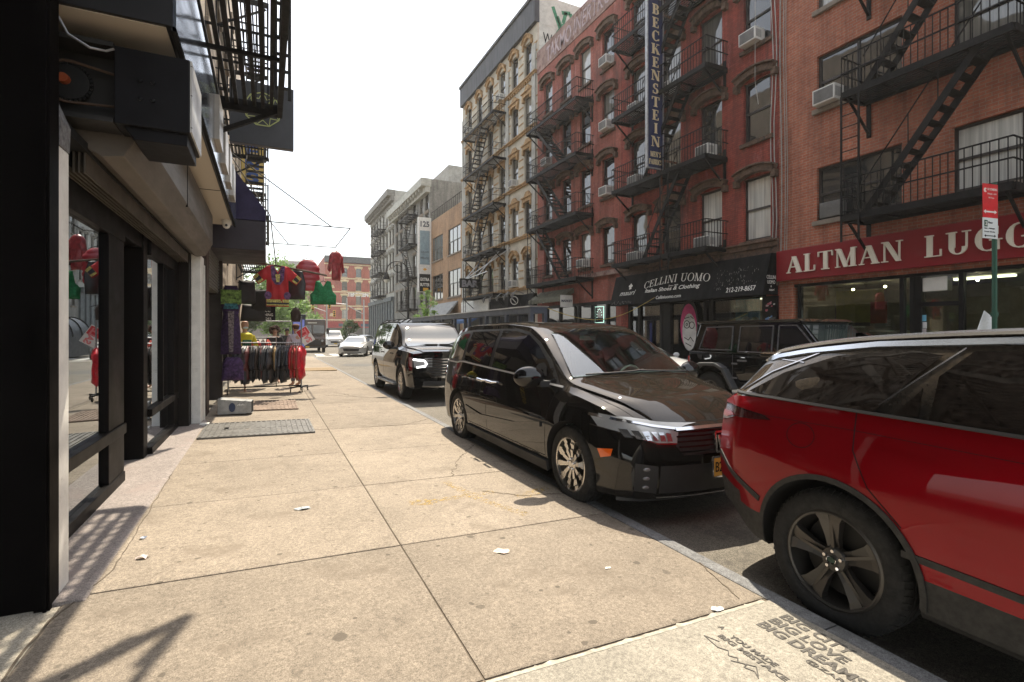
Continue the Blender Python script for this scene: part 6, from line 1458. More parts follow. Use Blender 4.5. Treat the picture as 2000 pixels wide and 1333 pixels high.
wins=[(s,z,1.1,1.9) for s in (1.5,4.5,7.6,10.7,13.8,16.9,20) for z in (5.8,9.0,12.2)]+[(4,.05,6.5,3.0),(14,.05,8,2.9)]
wall(r,W,17.5,12,wins,brick('left_brick_pale',(.38,.30,.22),(.42,.34,.25),(.3,.26,.2)),rec=.25)
for (s,z,w,h) in wins[:-2]: window_part(r,s,z,w,h,frameb,pick(glassD,glassC),lintel=flat_lintel(sillm),sill=sillm,rec=.14)
fire_escape(r,[4.9,8.1,11.2],3.6,8.4,1.35,[(8.1,7.6,4.9,5.0),(11.2,7.6,8.1,5.0)],bal=.14,drop=(8.0,8,4.0))
fire_escape(r,[4.9,8.1,11.2],14.0,19.0,1.25,[(8.1,18.0,4.9,15.4),(11.2,18,8.1,15.4)],bal=.25)
b=MB(); b.quad((.75,.25,.06),(7.25,.25,.06),(7.25,5,.06),(.75,5,.06)); b.quad((.7,5,0),(7.3,5,0),(7.3,5,3.2),(.7,5,3.2)); b.build('shop_room',M('clothes_shop_dark',(.03,.025,.02),.9),r)
b=MB(); b.box(10,.1,.05,18,.15,2.95); b.build('shop_shutter',frameg,r)

# shoe shop in front of it
t=thing('shoe_shop','black timber shopfront with glass windows and white piers nearest the camera','shopfront',(0,0,0))
b=MB(); b.box(-3.2,3.5,-.02,-1.04,3.62,6.4)
for z0_,z1_ in ((.55,1.25),(1.45,2.55),(2.75,3.6)):
    for (p,q) in (((-3.0,z0_),(-1.42,z0_)),((-3.0,z1_),(-1.42,z1_)),((-1.42,z0_),(-1.42,z1_)),((-3.0,z0_),(-3.0,z1_))): b.bar((p[0],3.495,p[1]),(q[0],3.495,q[1]),.03,.02,up=(0,1,0))
b.box(-1.10,3.47,-.02,-1.035,3.5,6.4); b.box(-1.06,3.455,-.02,-1.045,3.47,6.4)
b.build('black_pier',M('black_gloss_timber',(.0025,.002,.002),.55,var=.3,scale=3,spec=.05),t)
b=MB(); b.box(-1.55,3.625,-.02,-1.045,3.80,2.52); b.build('white_pier',whitep,t,bevel=.01)
b=MB(); b.prism([(-1.3,2.52),(-1.04,2.52),(-1.035,2.66),(-1.10,2.83),(-1.25,2.9)],(0,3.63,0),(1,0,0),(0,0,1),(0,1,0),.16); b.build('broken_plaster',M('rough_plaster',(.16,.16,.165),.95,var=.4,scale=25,bump=.8,bscale=30),t)
b=MB(); b.box(-1.35,9.3,-.02,-1.105,9.6,2.72); b.build('dark_pier',M('dark_pier_timber',(.010,.007,.006),.5,spec=.15),t); b=MB(); b.box(-1.10,9.5,-.02,-.97,9.98,2.72); b.box(-.965,9.9,0,-.95,9.96,2.6); b.build('white_pier',whitep,t,bevel=.01)
fr=MB()
def longi(x0,x1,y0_,y1_,z0_,z1_): fr.box(x0,y0_,z0_,x1,y1_,z1_)
longi(-1.36,-1.26,3.8,6.15,.0,.13); longi(-1.36,-1.25,3.8,6.15,.50,.60); longi(-1.36,-1.26,3.8,6.15,2.36,3.0)
longi(-1.36,-1.27,5.62,6.15,.131,.499); longi(-1.36,-1.27,5.62,6.15,.601,2.359)
longi(-2.4,-1.285,7.1,7.32,-.02,2.9)
longi(-1.34,-1.24,7.33,9.49,.0,.12); longi(-1.34,-1.24,7.33,9.49,.48,.57); longi(-1.35,-1.25,8.95,9.49,.571,2.4); longi(-1.35,-1.25,8.95,9.49,.121,.479); longi(-1.36,-1.25,7.33,9.49,2.4,3.0)
longi(-1.345,-1.26,8.15,8.2,.571,2.4)
longi(-2.6,-2.5,6.15,7.1,0,3); longi(-1.5,-1.3,6.15,7.1,2.45,3)
fr.build('frame',M('black_frame_gloss',(.004,.003,.003),.45,spec=.1),t,bevel=.006)
g=MB(); g.box(-1.315,3.8,.131,-1.308,5.62,.499); g.box(-1.315,3.8,.601,-1.308,5.62,2.359); g.build('pane',seeglass('street_glass',(.42,.44,.43),.16),t)
g=MB(); g.box(-1.30,7.33,.571,-1.293,8.95,2.4); g.box(-1.30,7.33,.121,-1.293,8.95,.479); g.build('pane',bpy.data.materials['street_glass'],t)
b=MB(); b.quad((-4,3.7,.02),(-1.4,3.7,.02),(-1.4,9.5,.02),(-4,9.5,.02)); b.quad((-3.6,3.7,0),(-3.6,9.5,0),(-3.6,9.5,3.1),(-3.6,3.7,3.1)); b.quad((-4,3.7,3.05),(-1.4,3.7,3.05),(-1.4,9.5,3.05),(-4,9.5,3.05)); b.quad((-4,9.5,0),(-1.37,9.5,0),(-1.37,9.5,3.05),(-4,9.5,3.05))
b.build('room',M('shoe_room_dark',(.05,.04,.035),.9),t)
for (y,z,lab) in ((7.6,1.95,''),(7.6,1.45,''),(7.6,1.02,''),(7.6,.62,'')):
    b=MB(); b.box(-1.95,y-.1,z,-1.42,8.8,z+.03); b.build('display_shelf',M('shelf_pale',(.35,.33,.28),.6) if 'shelf_pale' not in bpy.data.materials else bpy.data.materials['shelf_pale'],t)
rnd.seed(8); cols_=[('lime green',(.45,.70,.03)),('blue',(.08,.2,.4)),('orange',(.65,.22,.02)),('silver',(.4,.4,.42))]
for i,(z,(cn,cc)) in enumerate(zip((1.98,1.48,1.05,.65),cols_)):
    for k,y in enumerate((7.75,8.35)):
        b=MB(); P=[(-.14,0),(.15,0),(.16,.03),(.06,.06),(-.02,.10),(-.12,.11),(-.15,.06)]
        b.prism(P,(-1.62,y,z+.001),(.2,1,0),(0,0,1),(1,0,0),.09); q=b.build('shoe',M('shoe_%s'%cn,cc,.5) if 'shoe_%s'%cn not in bpy.data.materials else bpy.data.materials['shoe_%s'%cn],None,bevel=.02)
        tag(q,'%s trainer on the %s shelf of the far shop window, %s the camera'%(cn,('top','second','third','lowest')[i],('nearer','farther from')[k]),'shoe','trainers on the display shelves')
# roller shutter housing, soffit, sign cabinet, motor box
b=MB(); b.prism([(-.80,2.89),(-.90,2.70),(-1.02,2.68),(-1.20,2.78),(-1.28,2.95),(-1.28,3.35),(-.80,3.35)],(0,4.36,0),(1,0,0),(0,0,1),(0,1,0),5.11); b.build('shutter_housing',metalg,t,bevel=.006)
b=MB()
for k in range(5): b.box(-1.245+k*.03,4.37,2.56-.0*k,-1.235+k*.03,9.4,2.70)
b.build('shutter_slat',M('slat_brown_grey',(.09,.075,.06),.5,metal=.3),t)
b=MB()
for k in range(9): b.lathe([(0,-.004),(.010,-.003),(.012,0)],8,(-.797,4.6+k*.58,3.25),'x')
b.build('housing_screw',greym,t)
b=MB(); b.box(-1.25,3.86,2.70,-1.10,9.4,2.76); b.box(-1.26,3.86,2.60,-1.20,9.4,2.699); b.box(-.815,6.6,2.86,-.795,6.61,3.34); b.build('shutter_guide',blackm,t)
t=thing('sign_cabinet','long glossy sign cabinet with white perforated underside over the shoe shop','sign',(0,0,0))
b=MB(); b.box(-1.36,3.95,3.47,-.56,10.8,4.28); b.build('cabinet',M('cabinet_black',(.012,.012,.014),.4),t)
b=MB(); b.box(-1.33,3.98,3.462,-.60,10.78,3.4695); b.build('soffit',perf,t)
b=MB(); b.box(-.558,3.95,3.44,-.54,10.8,4.26); b.build('face',M('mirror_blue_panel',(.25,.30,.38),.12,metal=.85,var=.3,scale=2),t)
b=MB(); b.bar((-.555,3.95,3.452),(-.555,10.8,3.452),.03,.03)
for y in (5.9,8.2): b.box(-1.33,y,3.458,-.6,y+.02,3.4619)
b.build('edge_trim',blackm,t)
rlm=M('letter_side_pale',(.45,.42,.38),.35,metal=.4)
for k,(y,w_) in enumerate(((6.6,.5),(7.5,.55),(8.4,.45),(9.2,.5))): b=MB(); b.box(-.54,y,3.65,-.49,y+w_,4.15); b.build('raised_letter',rlm,t)
t=thing('shutter_motor_box','square black bolted motor box with chain drive over the shop window','motor box',(0,0,0))
b=MB(); b.box(-.90,4.10,2.84,-.482,4.66,3.34); b.prism([(-.86,2.84),(-.50,2.84),(-.50,2.76),(-.80,2.76)],(0,4.14,0),(1,0,0),(0,0,1),(0,1,0),.48); b.build('casing',M('casing_grey_black',(.008,.008,.010),.55,var=.25,spec=.15),t,bevel=.006)
b=MB(); b.box(-.481,4.105,2.85,-.47,4.655,3.335); b.build('side_plate',M('plate_pale',(.45,.45,.44),.45),t)
b=MB()
for x in (-.76,-.69):
    for z in (3.02,3.14): b.lathe([(0,-.012),(.012,-.010),(.014,0)],10,(x,4.098,z),'y')
for z in (2.88,3.1,3.3): b.sphere((-.474,4.11,z),.007,6,4)
b.build('bolt',blackp,t)
b=MB(); b.box(-1.45,4.30,2.84,-.905,4.34,3.36); b.box(-1.45,4.10,2.84,-.905,4.3,2.87); b.box(-1.45,4.1,3.33,-.905,4.3,3.36); b.build('chain_tray',M('tray_black',(.012,.011,.010),.6),t)
b=MB(); b.lathe([(0,-.02),(.11,-.02),(.12,0),(0,0)],30,(-1.17,4.26,3.11),'y')
for k in range(30): a=k*2*math.pi/30; b.box(-1.17+.12*math.cos(a)-.006,4.24,3.11+.12*math.sin(a)-.006,-1.17+.12*math.cos(a)+.006,4.26,3.11+.12*math.sin(a)+.006)
b.build('sprocket',M('sprocket_steel',(.03,.03,.03),.4,metal=.5),t)
b=MB(); P=[(-.91,3.20)]+[(-1.17+.135*math.cos(a),3.11+.135*math.sin(a)) for a in [rad(80+k*20) for k in range(11)]]+[(-.91,2.99)]
b.tube([(x,4.235,z) for x,z in P],.009,6); b.build('chain',M('rusty_chain',(.09,.05,.03),.7),t); b=MB(); b.lathe([(0,-.05),(.03,-.05),(.035,0)],10,(-1.19,4.25,3.12),'y'); b.build('hub_nut',M('hub_orange',(.30,.06,.015),.5),t)
t=MB(); t.tube([(-1.16,4.0,3.42),(-1.1,3.98,3.30),(-1.0,4.0,3.25),(-.93,4.05,3.27),(-.90,4.09,3.31)],.008,8); tag(t.build('conduit',M('flex_conduit',(.5,.5,.5),.3,metal=.8),None,smooth=True),'pale flexible conduit looping into the black motor box','cable')
t=thing('security_camera','white dome security camera under the far end of the sign cabinet','camera',(-.66,10.3,3.46))
b=MB(); b.lathe([(0,0),(.075,0),(.08,-.05),(.07,-.08)],18,(0,0,0),'z'); b.build('mount',whitep,t,smooth=True); b=MB(); b.sphere((0,0,-.09),.062,14,8); b.build('dome',whitep,t,smooth=True); b=MB(); b.sphere((-.0,-.05,-.10),.025,8,6); b.build('lens',glassA,t)

# jewellery shop entrance beyond the white pier
t=thing('jewellery_shop','narrow jewellery shop entrance with brown post and yellow letters down its dark glass','shopfront',(0,0,0))
b=MB(); b.box(-1.3,10.42,-.02,-.97,10.82,3.4); b.build('brown_post',M('brown_post',(.05,.028,.020),.6,var=.3,scale=6),t)
b=MB(); b.box(-1.22,10.82,.02,-1.18,13.1,2.35); b.build('glass',glassA,t)
b=MB(); b.box(-1.25,13.1,-.02,-.92,13.25,3.4); b.build('dark_post',M('dark_brown_post',(.03,.02,.015),.6),t)
b=MB(); b.box(-1.24,10.82,2.35,-1.0,13.1,3.44)
for k in range(16): b.box(-1.0,10.83,2.38+k*.066,-.985,13.09,2.42+k*.066)
b.build('roller_shutter',M('grey_roller_shutter',(.17,.165,.15),.6,var=.3,scale=30),t)
b=MB()
for i,c in enumerate('KINGBABY'): text(b,c,(-1.176,12.0,1.75-i*.135),(0,1,0),(0,0,1),w=.24,h=.09,depth=.004,bold=.02)
b.build('letters',M('letter_yellow',(.60,.42,.02),.5),t)
# projecting signs and awning
t=thing('projecting_sign','square black projecting sign with a gold faceted gem emblem','sign',(0,12.0,0))
b=MB(); b.box(-.72,0,5.42,.50,.16,6.72); b.build('panel',M('sign_slate_black',(.028,.030,.036),.45,var=.15),t,bevel=.008)
b=MB(); n=9; cx,cz,rr=-.10,6.18,.36
O=[(cx+rr*math.cos(rad(90+40*k)),cz+rr*math.sin(rad(90+40*k))) for k in range(n)]; I=[(cx+rr*.62*math.cos(rad(70+40*k)),cz+rr*.62*math.sin(rad(70+40*k))) for k in range(n)]
def em(p,q,w=.02): b.bar((p[0],-.008,p[1]),(q[0],-.008,q[1]),w,.012,up=(0,1,0))
for k in range(n): em(O[k],O[(k+1)%n]); em(O[k],I[k],.013); em(I[k],O[(k-1)%n],.013)
em((cx-.22,cz+.2),(cx-.02,cz-.2),.03); em((cx-.02,cz-.2),(cx+.15,cz+.2),.03); em((cx-.25,cz+.1),(cx-.1,cz+.22),.02); em((cx-.25,cz+.1),(cx-.12,cz-.05),.02)
b.build('emblem',M('emblem_gold',(.42,.46,.16),.4,metal=.3),t)
b=MB(); b.bar((-1.36,.08,6.5),(-.7,.08,6.5),.05,.05); b.bar((-1.36,.08,5.6),(-.7,.08,5.6),.05,.05); b.build('bracket',iron,t)
t=thing('shop_awning','deep purple sloping awning with dark side board on the left shops','awning',(0,0,0))
b=MB(); b.prism([(-1.3,4.85),(-.56,4.57),(-.04,3.86),(-.04,3.66),(-1.3,3.66)],(0,11.1,0),(1,0,0),(0,0,1),(0,1,0),2.6); b.build('cloth',M('purple_cloth',(.014,.009,.048),.8,var=.2,scale=4),t)
b=MB(); b.box(-1.1,11.12,3.08,-.05,13.6,3.655); b.build('side_board',M('dark_plum_board',(.016,.010,.018),.6),t,bevel=.01)
t=thing('vertical_sign','yellow vertical sign with blue capital letters among the left fire escapes','sign',(0,24,0))
b=MB(); b.box(-1.0,0,7.7,-.15,.2,10.0); b.build('panel',M('sign_yellow',(.60,.45,.12),.5),t); b=MB()
for i,c in enumerate('KENS'): text(b,c,(-.86,-.005,9.4-i*.55),(1,0,0),(0,0,1),w=.52,h=.42,depth=.02,bold=.04)
b.build('letters',M('letter_blue',(.03,.09,.30),.5),t)

# tipped flyer box
t=thing('tipped_box','silver grey tapered flyer box tipped over on the rusty cellar plate','box',(-.52,10.45,.035),rad(-6)); t.scale=(.74,.8,.86)
b=MB(); b.add([(-.36,-.2,.0),(.36,-.16,.0),(.36,.16,.0),(-.36,.2,.0),(-.36,-.2,.32),(.36,-.16,.25),(.36,.16,.25),(-.36,.2,.32)],[(0,3,2,1),(4,5,6,7),(0,1,5,4),(2,3,7,6),(3,0,4,7)]); b.box(.20,-.175,-.005,.25,.175,.27)
b.build('shell',M('box_silver',(.30,.30,.29),.45,metal=.2,var=.2,scale=8,dirt=((.2,.17,.13),12,.6)),t,bevel=.01)
b=MB(); b.prism([(.07*math.cos(k*math.pi/8),.095*math.sin(k*math.pi/8)) for k in range(16)],(-.05,-.188,.14),(1,0,0),(0,0,1),(0,-1,0),.006); b.build('blue_emblem',M('emblem_blue',(.02,.035,.09),.5),t)
b=MB()
for k in range(7): b.box(.06+k*.022,-.185,.17+.01*(k%2),.075+k*.022,-.172,.19+.01*(k%3))
b.build('small_marks',M('marks_white',(.7,.7,.68),.6),t); b=MB(); b.box(.33,-.14,.02,.358,.14,.22); b.build('opening',blackm,t)
t=MB(); t.box(-.97,9.3,-.0,-.84,9.46,.05); tag(t.build('junction_box',whitep,None,bevel=.01),'small white cable box on the ground at the foot of the second white pier','box')

# ------------------------------------------------------------ garments
def pillow(mb,poly,thick,step=.06,m=0,folds=.01,seed=0,T=None):
    bm=bmesh.new(); vs=[bm.verts.new((p[0],p[1],0)) for p in poly]; bm.faces.new(vs)
    xs=[p[0] for p in poly]; ys=[p[1] for p in poly]
    for ax,lo,hi in ((0,min(xs),max(xs)),(1,min(ys),max(ys))):
        k=lo+step
        while k<hi-1e-4:
            bmesh.ops.bisect_plane(bm,geom=bm.verts[:]+bm.edges[:]+bm.faces[:],plane_co=(k,0,0) if ax==0 else (0,k,0),plane_no=(1,0,0) if ax==0 else (0,1,0),dist=1e-5); k+=step
    bm.verts.ensure_lookup_table(); bm.verts.index_update(); bd={v.index for e in bm.edges if e.is_boundary for v in e.verts}
    A=[];B=[]; segs=list(zip(poly,poly[1:]+poly[:1]))
    for v in bm.verts:
        x,z=v.co.x,v.co.y; d=9
        for (p,q) in segs:
            ex,ez=q[0]-p[0],q[1]-p[1]; L=ex*ex+ez*ez; t=max(0,min(1,((x-p[0])*ex+(z-p[1])*ez)/L)) if L>0 else 0
            d=min(d,math.hypot(x-p[0]-ex*t,z-p[1]-ez*t))
        k=math.sqrt(min(1,d/.09)); f=folds*(math.sin(x*38+seed+z*4)+math.sin(x*17+z*9+seed*2))*k
        A.append((x,-thick*k+f-.003,z)); B.append((x,thick*k+f+.003,z))
    fs=[tuple(v.index for v in f.verts) for f in bm.faces]; n=len(A); be=[(e.verts[0].index,e.verts[1].index) for e in bm.edges if e.is_boundary]
    if T is not None: A=[T@Vector(p) for p in A]; B=[T@Vector(p) for p in B]
    mb.add(list(A)+list(B),[tuple(f) for f in fs]+[tuple(i+n for i in reversed(f)) for f in fs]+[(a,b_,b_+n,a+n) for a,b_ in be],m); bm.free()
def JK(h,w=.24,sl=.62):      # jacket outline with sleeves hanging, hem at 0, collar at h
    return [(-w*.82,0),(w*.82,0),(w*.86,h*.6),(w+.02,h-sl-.05),(w+.13,h-sl),(w+.06,h-.16),(w-.03,h-.06),(.07,h),(-.07,h),(-w+.03,h-.06),(-w-.06,h-.16),(-w-.13,h-sl),(-w-.02,h-sl-.05),(-w*.86,h*.6)]
def hanger(name_parent,z,loc,rz,hook=.08):
    b=MB(); b.tube([(-.19,0,z-.06),(0,0,z+.01),(.19,0,z-.06)],.008,5); b.tube([(0,0,z),(0,0,z+hook)],.004,5); return b.build('hanger',blackm,name_parent)
rackc=[('black',(.012,.012,.014)),('charcoal',(.035,.035,.04)),('oxblood',(.09,.018,.014)),('navy black',(.014,.017,.028)),('dark brown',(.035,.02,.015))]
rnd.seed(17)
NJ=34
for k in range(NJ):
    x=-.74+k*.0455; hh=.84+rnd.uniform(-.10,.10)
    if k in (28,29): cn,c='red',(.42,.012,.018)
    elif k in (30,31): cn,c='rust brown',(.26,.05,.02)
    elif k in (32,33): cn,c='bright red',(.55,.015,.03)
    elif k==20: cn,c='mustard',(.38,.24,.09)
    elif k in (7,13): cn,c='wine red',(.12,.02,.018)
    else: cn,c=rackc[[0,1,0,3,4,0,3][k%7]]
    mn='leather_'+cn.replace(' ','_'); mt=bpy.data.materials.get(mn) or M(mn,c,.42,var=.35,scale=9,bump=.4,bscale=14)
    if k==20: hh=.62
    y0=13.95+.02*math.sin(k); ang=rad(78+rnd.uniform(-14,14))
    t=thing('jacket','%s leather jacket on the pavement rail, %s'%(cn,'number not told') if False else '','jacket',(x,y0,1.16-hh),ang,'jackets on the pavement rail')
    if cn in ('black','charcoal','navy black','dark brown'): t['label']='%s leather jacket among the dark row on the pavement rail'%cn
    else: t['label']={7:'wine red leather jacket nearest the left end of the rail',13:'second wine red leather jacket, left of the mustard one on the rail',20:'short mustard suede jacket hanging in the middle of the rail',28:'first red jacket after the dark row on the rail',29:'red jacket touching the rust brown pair on the rail',30:'left one of two long rust brown jackets on the rail',31:'right one of two long rust brown jackets on the rail',32:'bright red jacket right of the rust brown pair',33:'bright red jacket at the very end of the rail'}[k]
    b=MB(); pillow(b,JK(hh,.22+rnd.uniform(-.02,.02),.56),rnd.uniform(.045,.07),.09,seed=k,folds=.012); b.build('cloth',mt,t,smooth=True,angle=60); hanger(t,hh,None,0)
t=thing('clothes_rail','steel clothes rail on castors standing across the pavement','clothes rail',(0,13.95,0))
b=MB(); b.tube([(-.85,0,1.235),(.76,0,1.22)],.016,8); b.tube([(-.2,.0,1.76),(.76,0,1.76)],.014,8); b.build('top_bar',greym,t)
b=MB(); b.tube([(-.85,0,.16),(.76,0,.15)],.016,8); b.build('bottom_bar',blackp,t)
for x in (.76,): b=MB(); b.tube([(x,0,.1),(x,0,1.9)],.017,8); b.build('post',greym,t)
b=MB(); b.tube([(-.86,0,.1),(-.86,0,1.24)],.017,8); b.build('post',greym,t)
b=MB(); b.bar((.50,-.22,.12),(.92,.22,.12),.04,.03); b.bar((.76,-.28,.12),(.76,.28,.12),.04,.03); b.build('foot',blackp,t)
for x,y in ((.50,-.22),(.92,.22),(.76,-.28),(.76,.28),(-.86,-.25)):
    b=MB(); b.lathe([(0,-.012),(.045,-.012),(.05,0),(.045,.012),(0,.012)],14,(x,y,.045),'x'); b.tube([(x,y,.05),(x,y,.13)],.01,6); b.build('castor',blackp,t,smooth=True)
# second tier of clothes on an inner rail: rows of coats in the doorway
t=thing('clothes_rail','inner clothes rail in the shop doorway behind the jackets','clothes rail',(-.55,15.1,0)); b=MB(); b.tube([(-.7,0,1.35),(.75,0,1.35)],.014,8); b.build('bar',greym,t); b=MB(); b.tube([(-.7,0,.02),(-.7,0,1.36)],.014,8); b.build('post',greym,t); b=MB(); b.tube([(.75,0,.02),(.75,0,1.36)],.014,8); b.build('post',greym,t)
for k in range(11):
    x=-1.2+k*.12; cn,c=[('black',(.012,.012,.014)),('dark brown',(.035,.02,.015)),('scarlet',(.45,.04,.02)),('black',(.012,.012,.014))][k%4]
    if k<6: cn,c='black',(.012,.012,.014)
    mn='cloth_'+cn.replace(' ','_'); mt=bpy.data.materials.get(mn) or M(mn,c,.7,var=.3,scale=8)
    t=thing('coat','%s coat on the inner rail behind the pavement rail'%cn,'coat',(x,15.1,.35),rad(80),'coats on the inner rail'); b=MB(); pillow(b,JK(.95),.05,.12,seed=k); b.build('cloth',mt,t,smooth=True,angle=60)
# hanging frame over the pavement
t=thing('awning_frame','bare thin iron awning frame reaching over the pavement','awning frame',(0,0,0))
b=MB(); zA=4.34; rr=.014
for p,q in (((-1.36,14.6,zA),(2.04,14.6,zA)),((-1.36,18.1,zA),(2.04,18.1,zA)),((2.04,14.6,zA),(2.04,18.1,zA)),((-1.0,14.6,6.1),(1.55,14.6,zA)),((-1.0,18.1,6.4),(.6,18.1,zA))): b.tube([p,q],rr,6)
b.build('rods',iron,t)
t=thing('hanging_pole','rope wrapped pole slanting out from the clothes shop with garments on it','pole',(0,0,0))
b=MB(); P=[(-.95+2.25*k/10,13.1+.2*k/10,3.13-.25*(k/10)**1.5) for k in range(11)]; b.tube(P,.022,8)
for k in range(60): f=k/60; i=int(f*10); u=f*10-i; p=Vector(P[i]).lerp(Vector(P[min(i+1,10)]),u); b.tube([p+Vector((-.012,0,-.024)),p+Vector((.012,0,.026))],.006,4)
b.build('pole',M('rope_brown',(.10,.07,.05),.8),t); b=MB(); b.tube([(.17,13.15,3.05),(.05,13.9,4.34),(-.9,14.6,6)],.014,5); b.build('rope',M('rope_dark',(.05,.04,.035),.9),t)
def hang(name,lab,cat,x,y,z,rz,poly,thick,mt,top,wire_to=None,grp=None,step=.06,folds=.01,seed=1):
    t=thing(name,lab,cat,(x,y,z),rz,grp); b=MB(); pillow(b,poly,thick,step,seed=seed,folds=folds); b.build('cloth',mt,t,smooth=True,angle=60); hanger(t,top,None,0,.1)
    if wire_to: b=MB(); b.tube([(0,0,top+.08),(0,0,wire_to-z)],.005,4); b.build('wire',blackm,t)
    return t
dred=M('dashiki_red',(.38,.012,.018),.8); dyel=M('dashiki_bands',(.50,.42,.12),.8,var=.6,scale=30); dpur=M('dashiki_purple',(.10,.04,.11),.8,var=.9,scale=22); dblk=M('dashiki_black',(.02,.02,.03),.8,var=.3)
t=hang('tunic','bright red patterned tunic with striped sleeves on the rope wrapped pole','tunic',.20,13.0,2.08,rad(3),[(-.24,0),(.24,0),(.23,.62),(.40,.50),(.52,.66),(.22,.93),(.09,.95),(0,.80),(-.09,.95),(-.22,.93),(-.52,.66),(-.40,.50),(-.23,.62)],.035,dred,.95,folds=.02,step=.045)
def deco(t,poly,mt,y,name): b=MB(); b.prism(poly,(0,-y,0),(1,0,0),(0,0,1),(0,-1,0),.006); b.build(name,mt,t)
deco(t,[(-.235,.02),(.235,.02),(.235,.16),(-.235,.16)],dyel,.062,'hem_band'); deco(t,[(-.235,.05),(.235,.05),(.235,.09),(-.235,.09)],dblk,.069,'hem_stripe')
for sg in (-1,1):
    deco(t,[(sg*.39,.52),(sg*.50,.65),(sg*.42,.74),(sg*.30,.60)],dyel,.06,'cuff_band'); deco(t,[(sg*.42,.56),(sg*.46,.61),(sg*.38,.70),(sg*.33,.63)],dblk,.067,'cuff_stripe')
    deco(t,[(sg*(.20+.075*math.cos(k*math.pi/6)),.25+.09*math.sin(k*math.pi/6)) for k in range(12)],dpur,.063,'side_motif')
deco(t,[(-.15,.93),(-.085,.93),(0,.72),(.085,.93),(.15,.93),(.13,.62),(.05,.50),(-.05,.50),(-.13,.62)],dpur,.064,'neck_motif'); deco(t,[(-.05,.74),(.05,.74),(.03,.56),(-.03,.56)],dyel,.071,'neck_panel')
hang('vest','black leather vest half behind the red patterned tunic','vest',.62,13.45,2.28,rad(-20),[(-.2,0),(.2,0),(.22,.4),(.15,.68),(.05,.72),(-.05,.72),(-.15,.68),(-.22,.4)],.05,bpy.data.materials['leather_black'],.72,None)
puf=M('puffer_red',(.33,.02,.03),.45,var=.15,coat=.2)
t=thing('puffer_vest','red quilted puffer vest hanging on a wire above the pavement','vest',(.98,15.0,2.62),rad(8)); b=MB()
P=[(.0,.0)]
for k in range(61):
    u=k/60; w0=.275+.02*math.sin(u*3)-(.17*max(0,(u-.72)/.28)**1.6); P.append((w0+.022*abs(math.sin(u*math.pi*6)),u*.84))
P.append((.0,.84)); b.lathe(P,28,(0,0,0),'z'); b.v=[(x,y*.42,z) for x,y,z in b.v]
b.build('cloth',puf,t,smooth=True); hanger(t,.88,None,0); b=MB(); b.tube([(0,0,.9),(0,0,1.72)],.005,4); b.build('wire',blackm,t)
hang('vest','kelly green sleeveless vest with wide armholes beside the red puffer vest','vest',1.25,13.6,2.18,rad(-5),[(-.30,0),(.30,0),(.31,.24),(.22,.34),(.18,.58),(.09,.60),(0,.46),(-.09,.60),(-.18,.58),(-.22,.34),(-.31,.24)],.05,M('vest_green',(.006,.17,.055),.75,var=.3,scale=20),.58,None,folds=.014)
hang('leather_jacket','faded red leather jacket hanging highest and farthest out on a wire','jacket',1.98,17.3,3.15,rad(38),JK(.95,.22,.66),.07,M('leather_faded_red',(.30,.03,.035),.4,var=.4,scale=8,bump=.5,bscale=12),.95,4.34,folds=.02,seed=5)
hang('handbag','brown shaggy bag hanging from the end of the clothes rail top','bag',.62,13.75,1.75,0,[(-.10,0),(.10,0),(.12,.22),(.06,.34),(-.06,.34),(-.12,.22)],.05,M('bag_brown',(.035,.022,.016),.9,bump=.5),.34)
# dress on a form by the wall
t=thing('dress','purple and lime patterned long dress hanging by the clothes shop entrance','dress',(-.74,12.9,1.0),rad(5)); dp=M('dress_purple',(.03,.008,.055),.7,var=.5,scale=20)
b=MB(); pillow(b,[(-.20,.0),(.20,.0),(.19,.5),(.15,.9),(.22,1.2),(.12,1.52),(-.12,1.52),(-.22,1.2),(-.15,.9),(-.19,.5)],.07,.07,seed=3); b.build('cloth',dp,t,smooth=True,angle=60)
deco(t,[(-.2,1.1),(.2,1.1),(.2,1.42),(-.2,1.42)],M('dress_lime',(.12,.20,.04),.8,var=.8,scale=16),.085,'bodice_pattern'); deco(t,[(-.15,1.0),(.15,1.0),(.12,1.12),(-.12,1.12)],M('dress_teal',(.02,.12,.15),.8,var=.6,scale=20),.086,'waist_pattern'); deco(t,[(-.04,.05),(.04,.05),(.06,.95),(-.06,.95)],M('dress_floral',(.16,.13,.13),.8,var=.9,scale=24),.086,'floral_panel')
hang('dress','short violet dress with pale dots below the long purple one','dress',-.70,12.85,.42,rad(5),[(-.22,0),(.22,0),(.20,.4),(.13,.52),(-.13,.52),(-.20,.4)],.06,M('dress_violet',(.05,.02,.08),.8,var=.9,scale=14),.52)
for i,(x,z,w,h,rot) in enumerate(((-.45,2.15,.40,.55,.2),(-.15,2.0,.45,.5,-.3),(-.32,1.75,.55,.40,.1))):
    hang('handbag',['black handbag highest in the cluster by the shop door','black handbag on the right of the dark cluster under the pole','wide black bag lowest in the dark cluster under the pole'][i],'bag',x,13.5+i*.1,z,rot,[(-w/2,0),(w/2,0),(w*.42,h),(-w*.42,h)],.07,M('bag_black',(.012,.012,.013),.6) if 'bag_black' not in bpy.data.materials else bpy.data.materials['bag_black'],h)
t=thing('clothing_sign','black hanging board lettered clothing and shoes in white','sign',(-.10,15.2,1.78)); b=MB(); b.box(-.28,0,0,.28,.03,.40); b.build('board',blackm,t); b=MB(); text(b,'Dolce',(-.2,-.003,.25),(1,0,0),(0,0,1),w=.36,h=.1,depth=.004); text(b,'CLOTHING',(-.22,-.003,.14),(1,0,0),(0,0,1),w=.44,h=.07,depth=.004); text(b,'& SHOES',(-.18,-.003,.04),(1,0,0),(0,0,1),w=.36,h=.06,depth=.004); b.build('words',awnl,t)
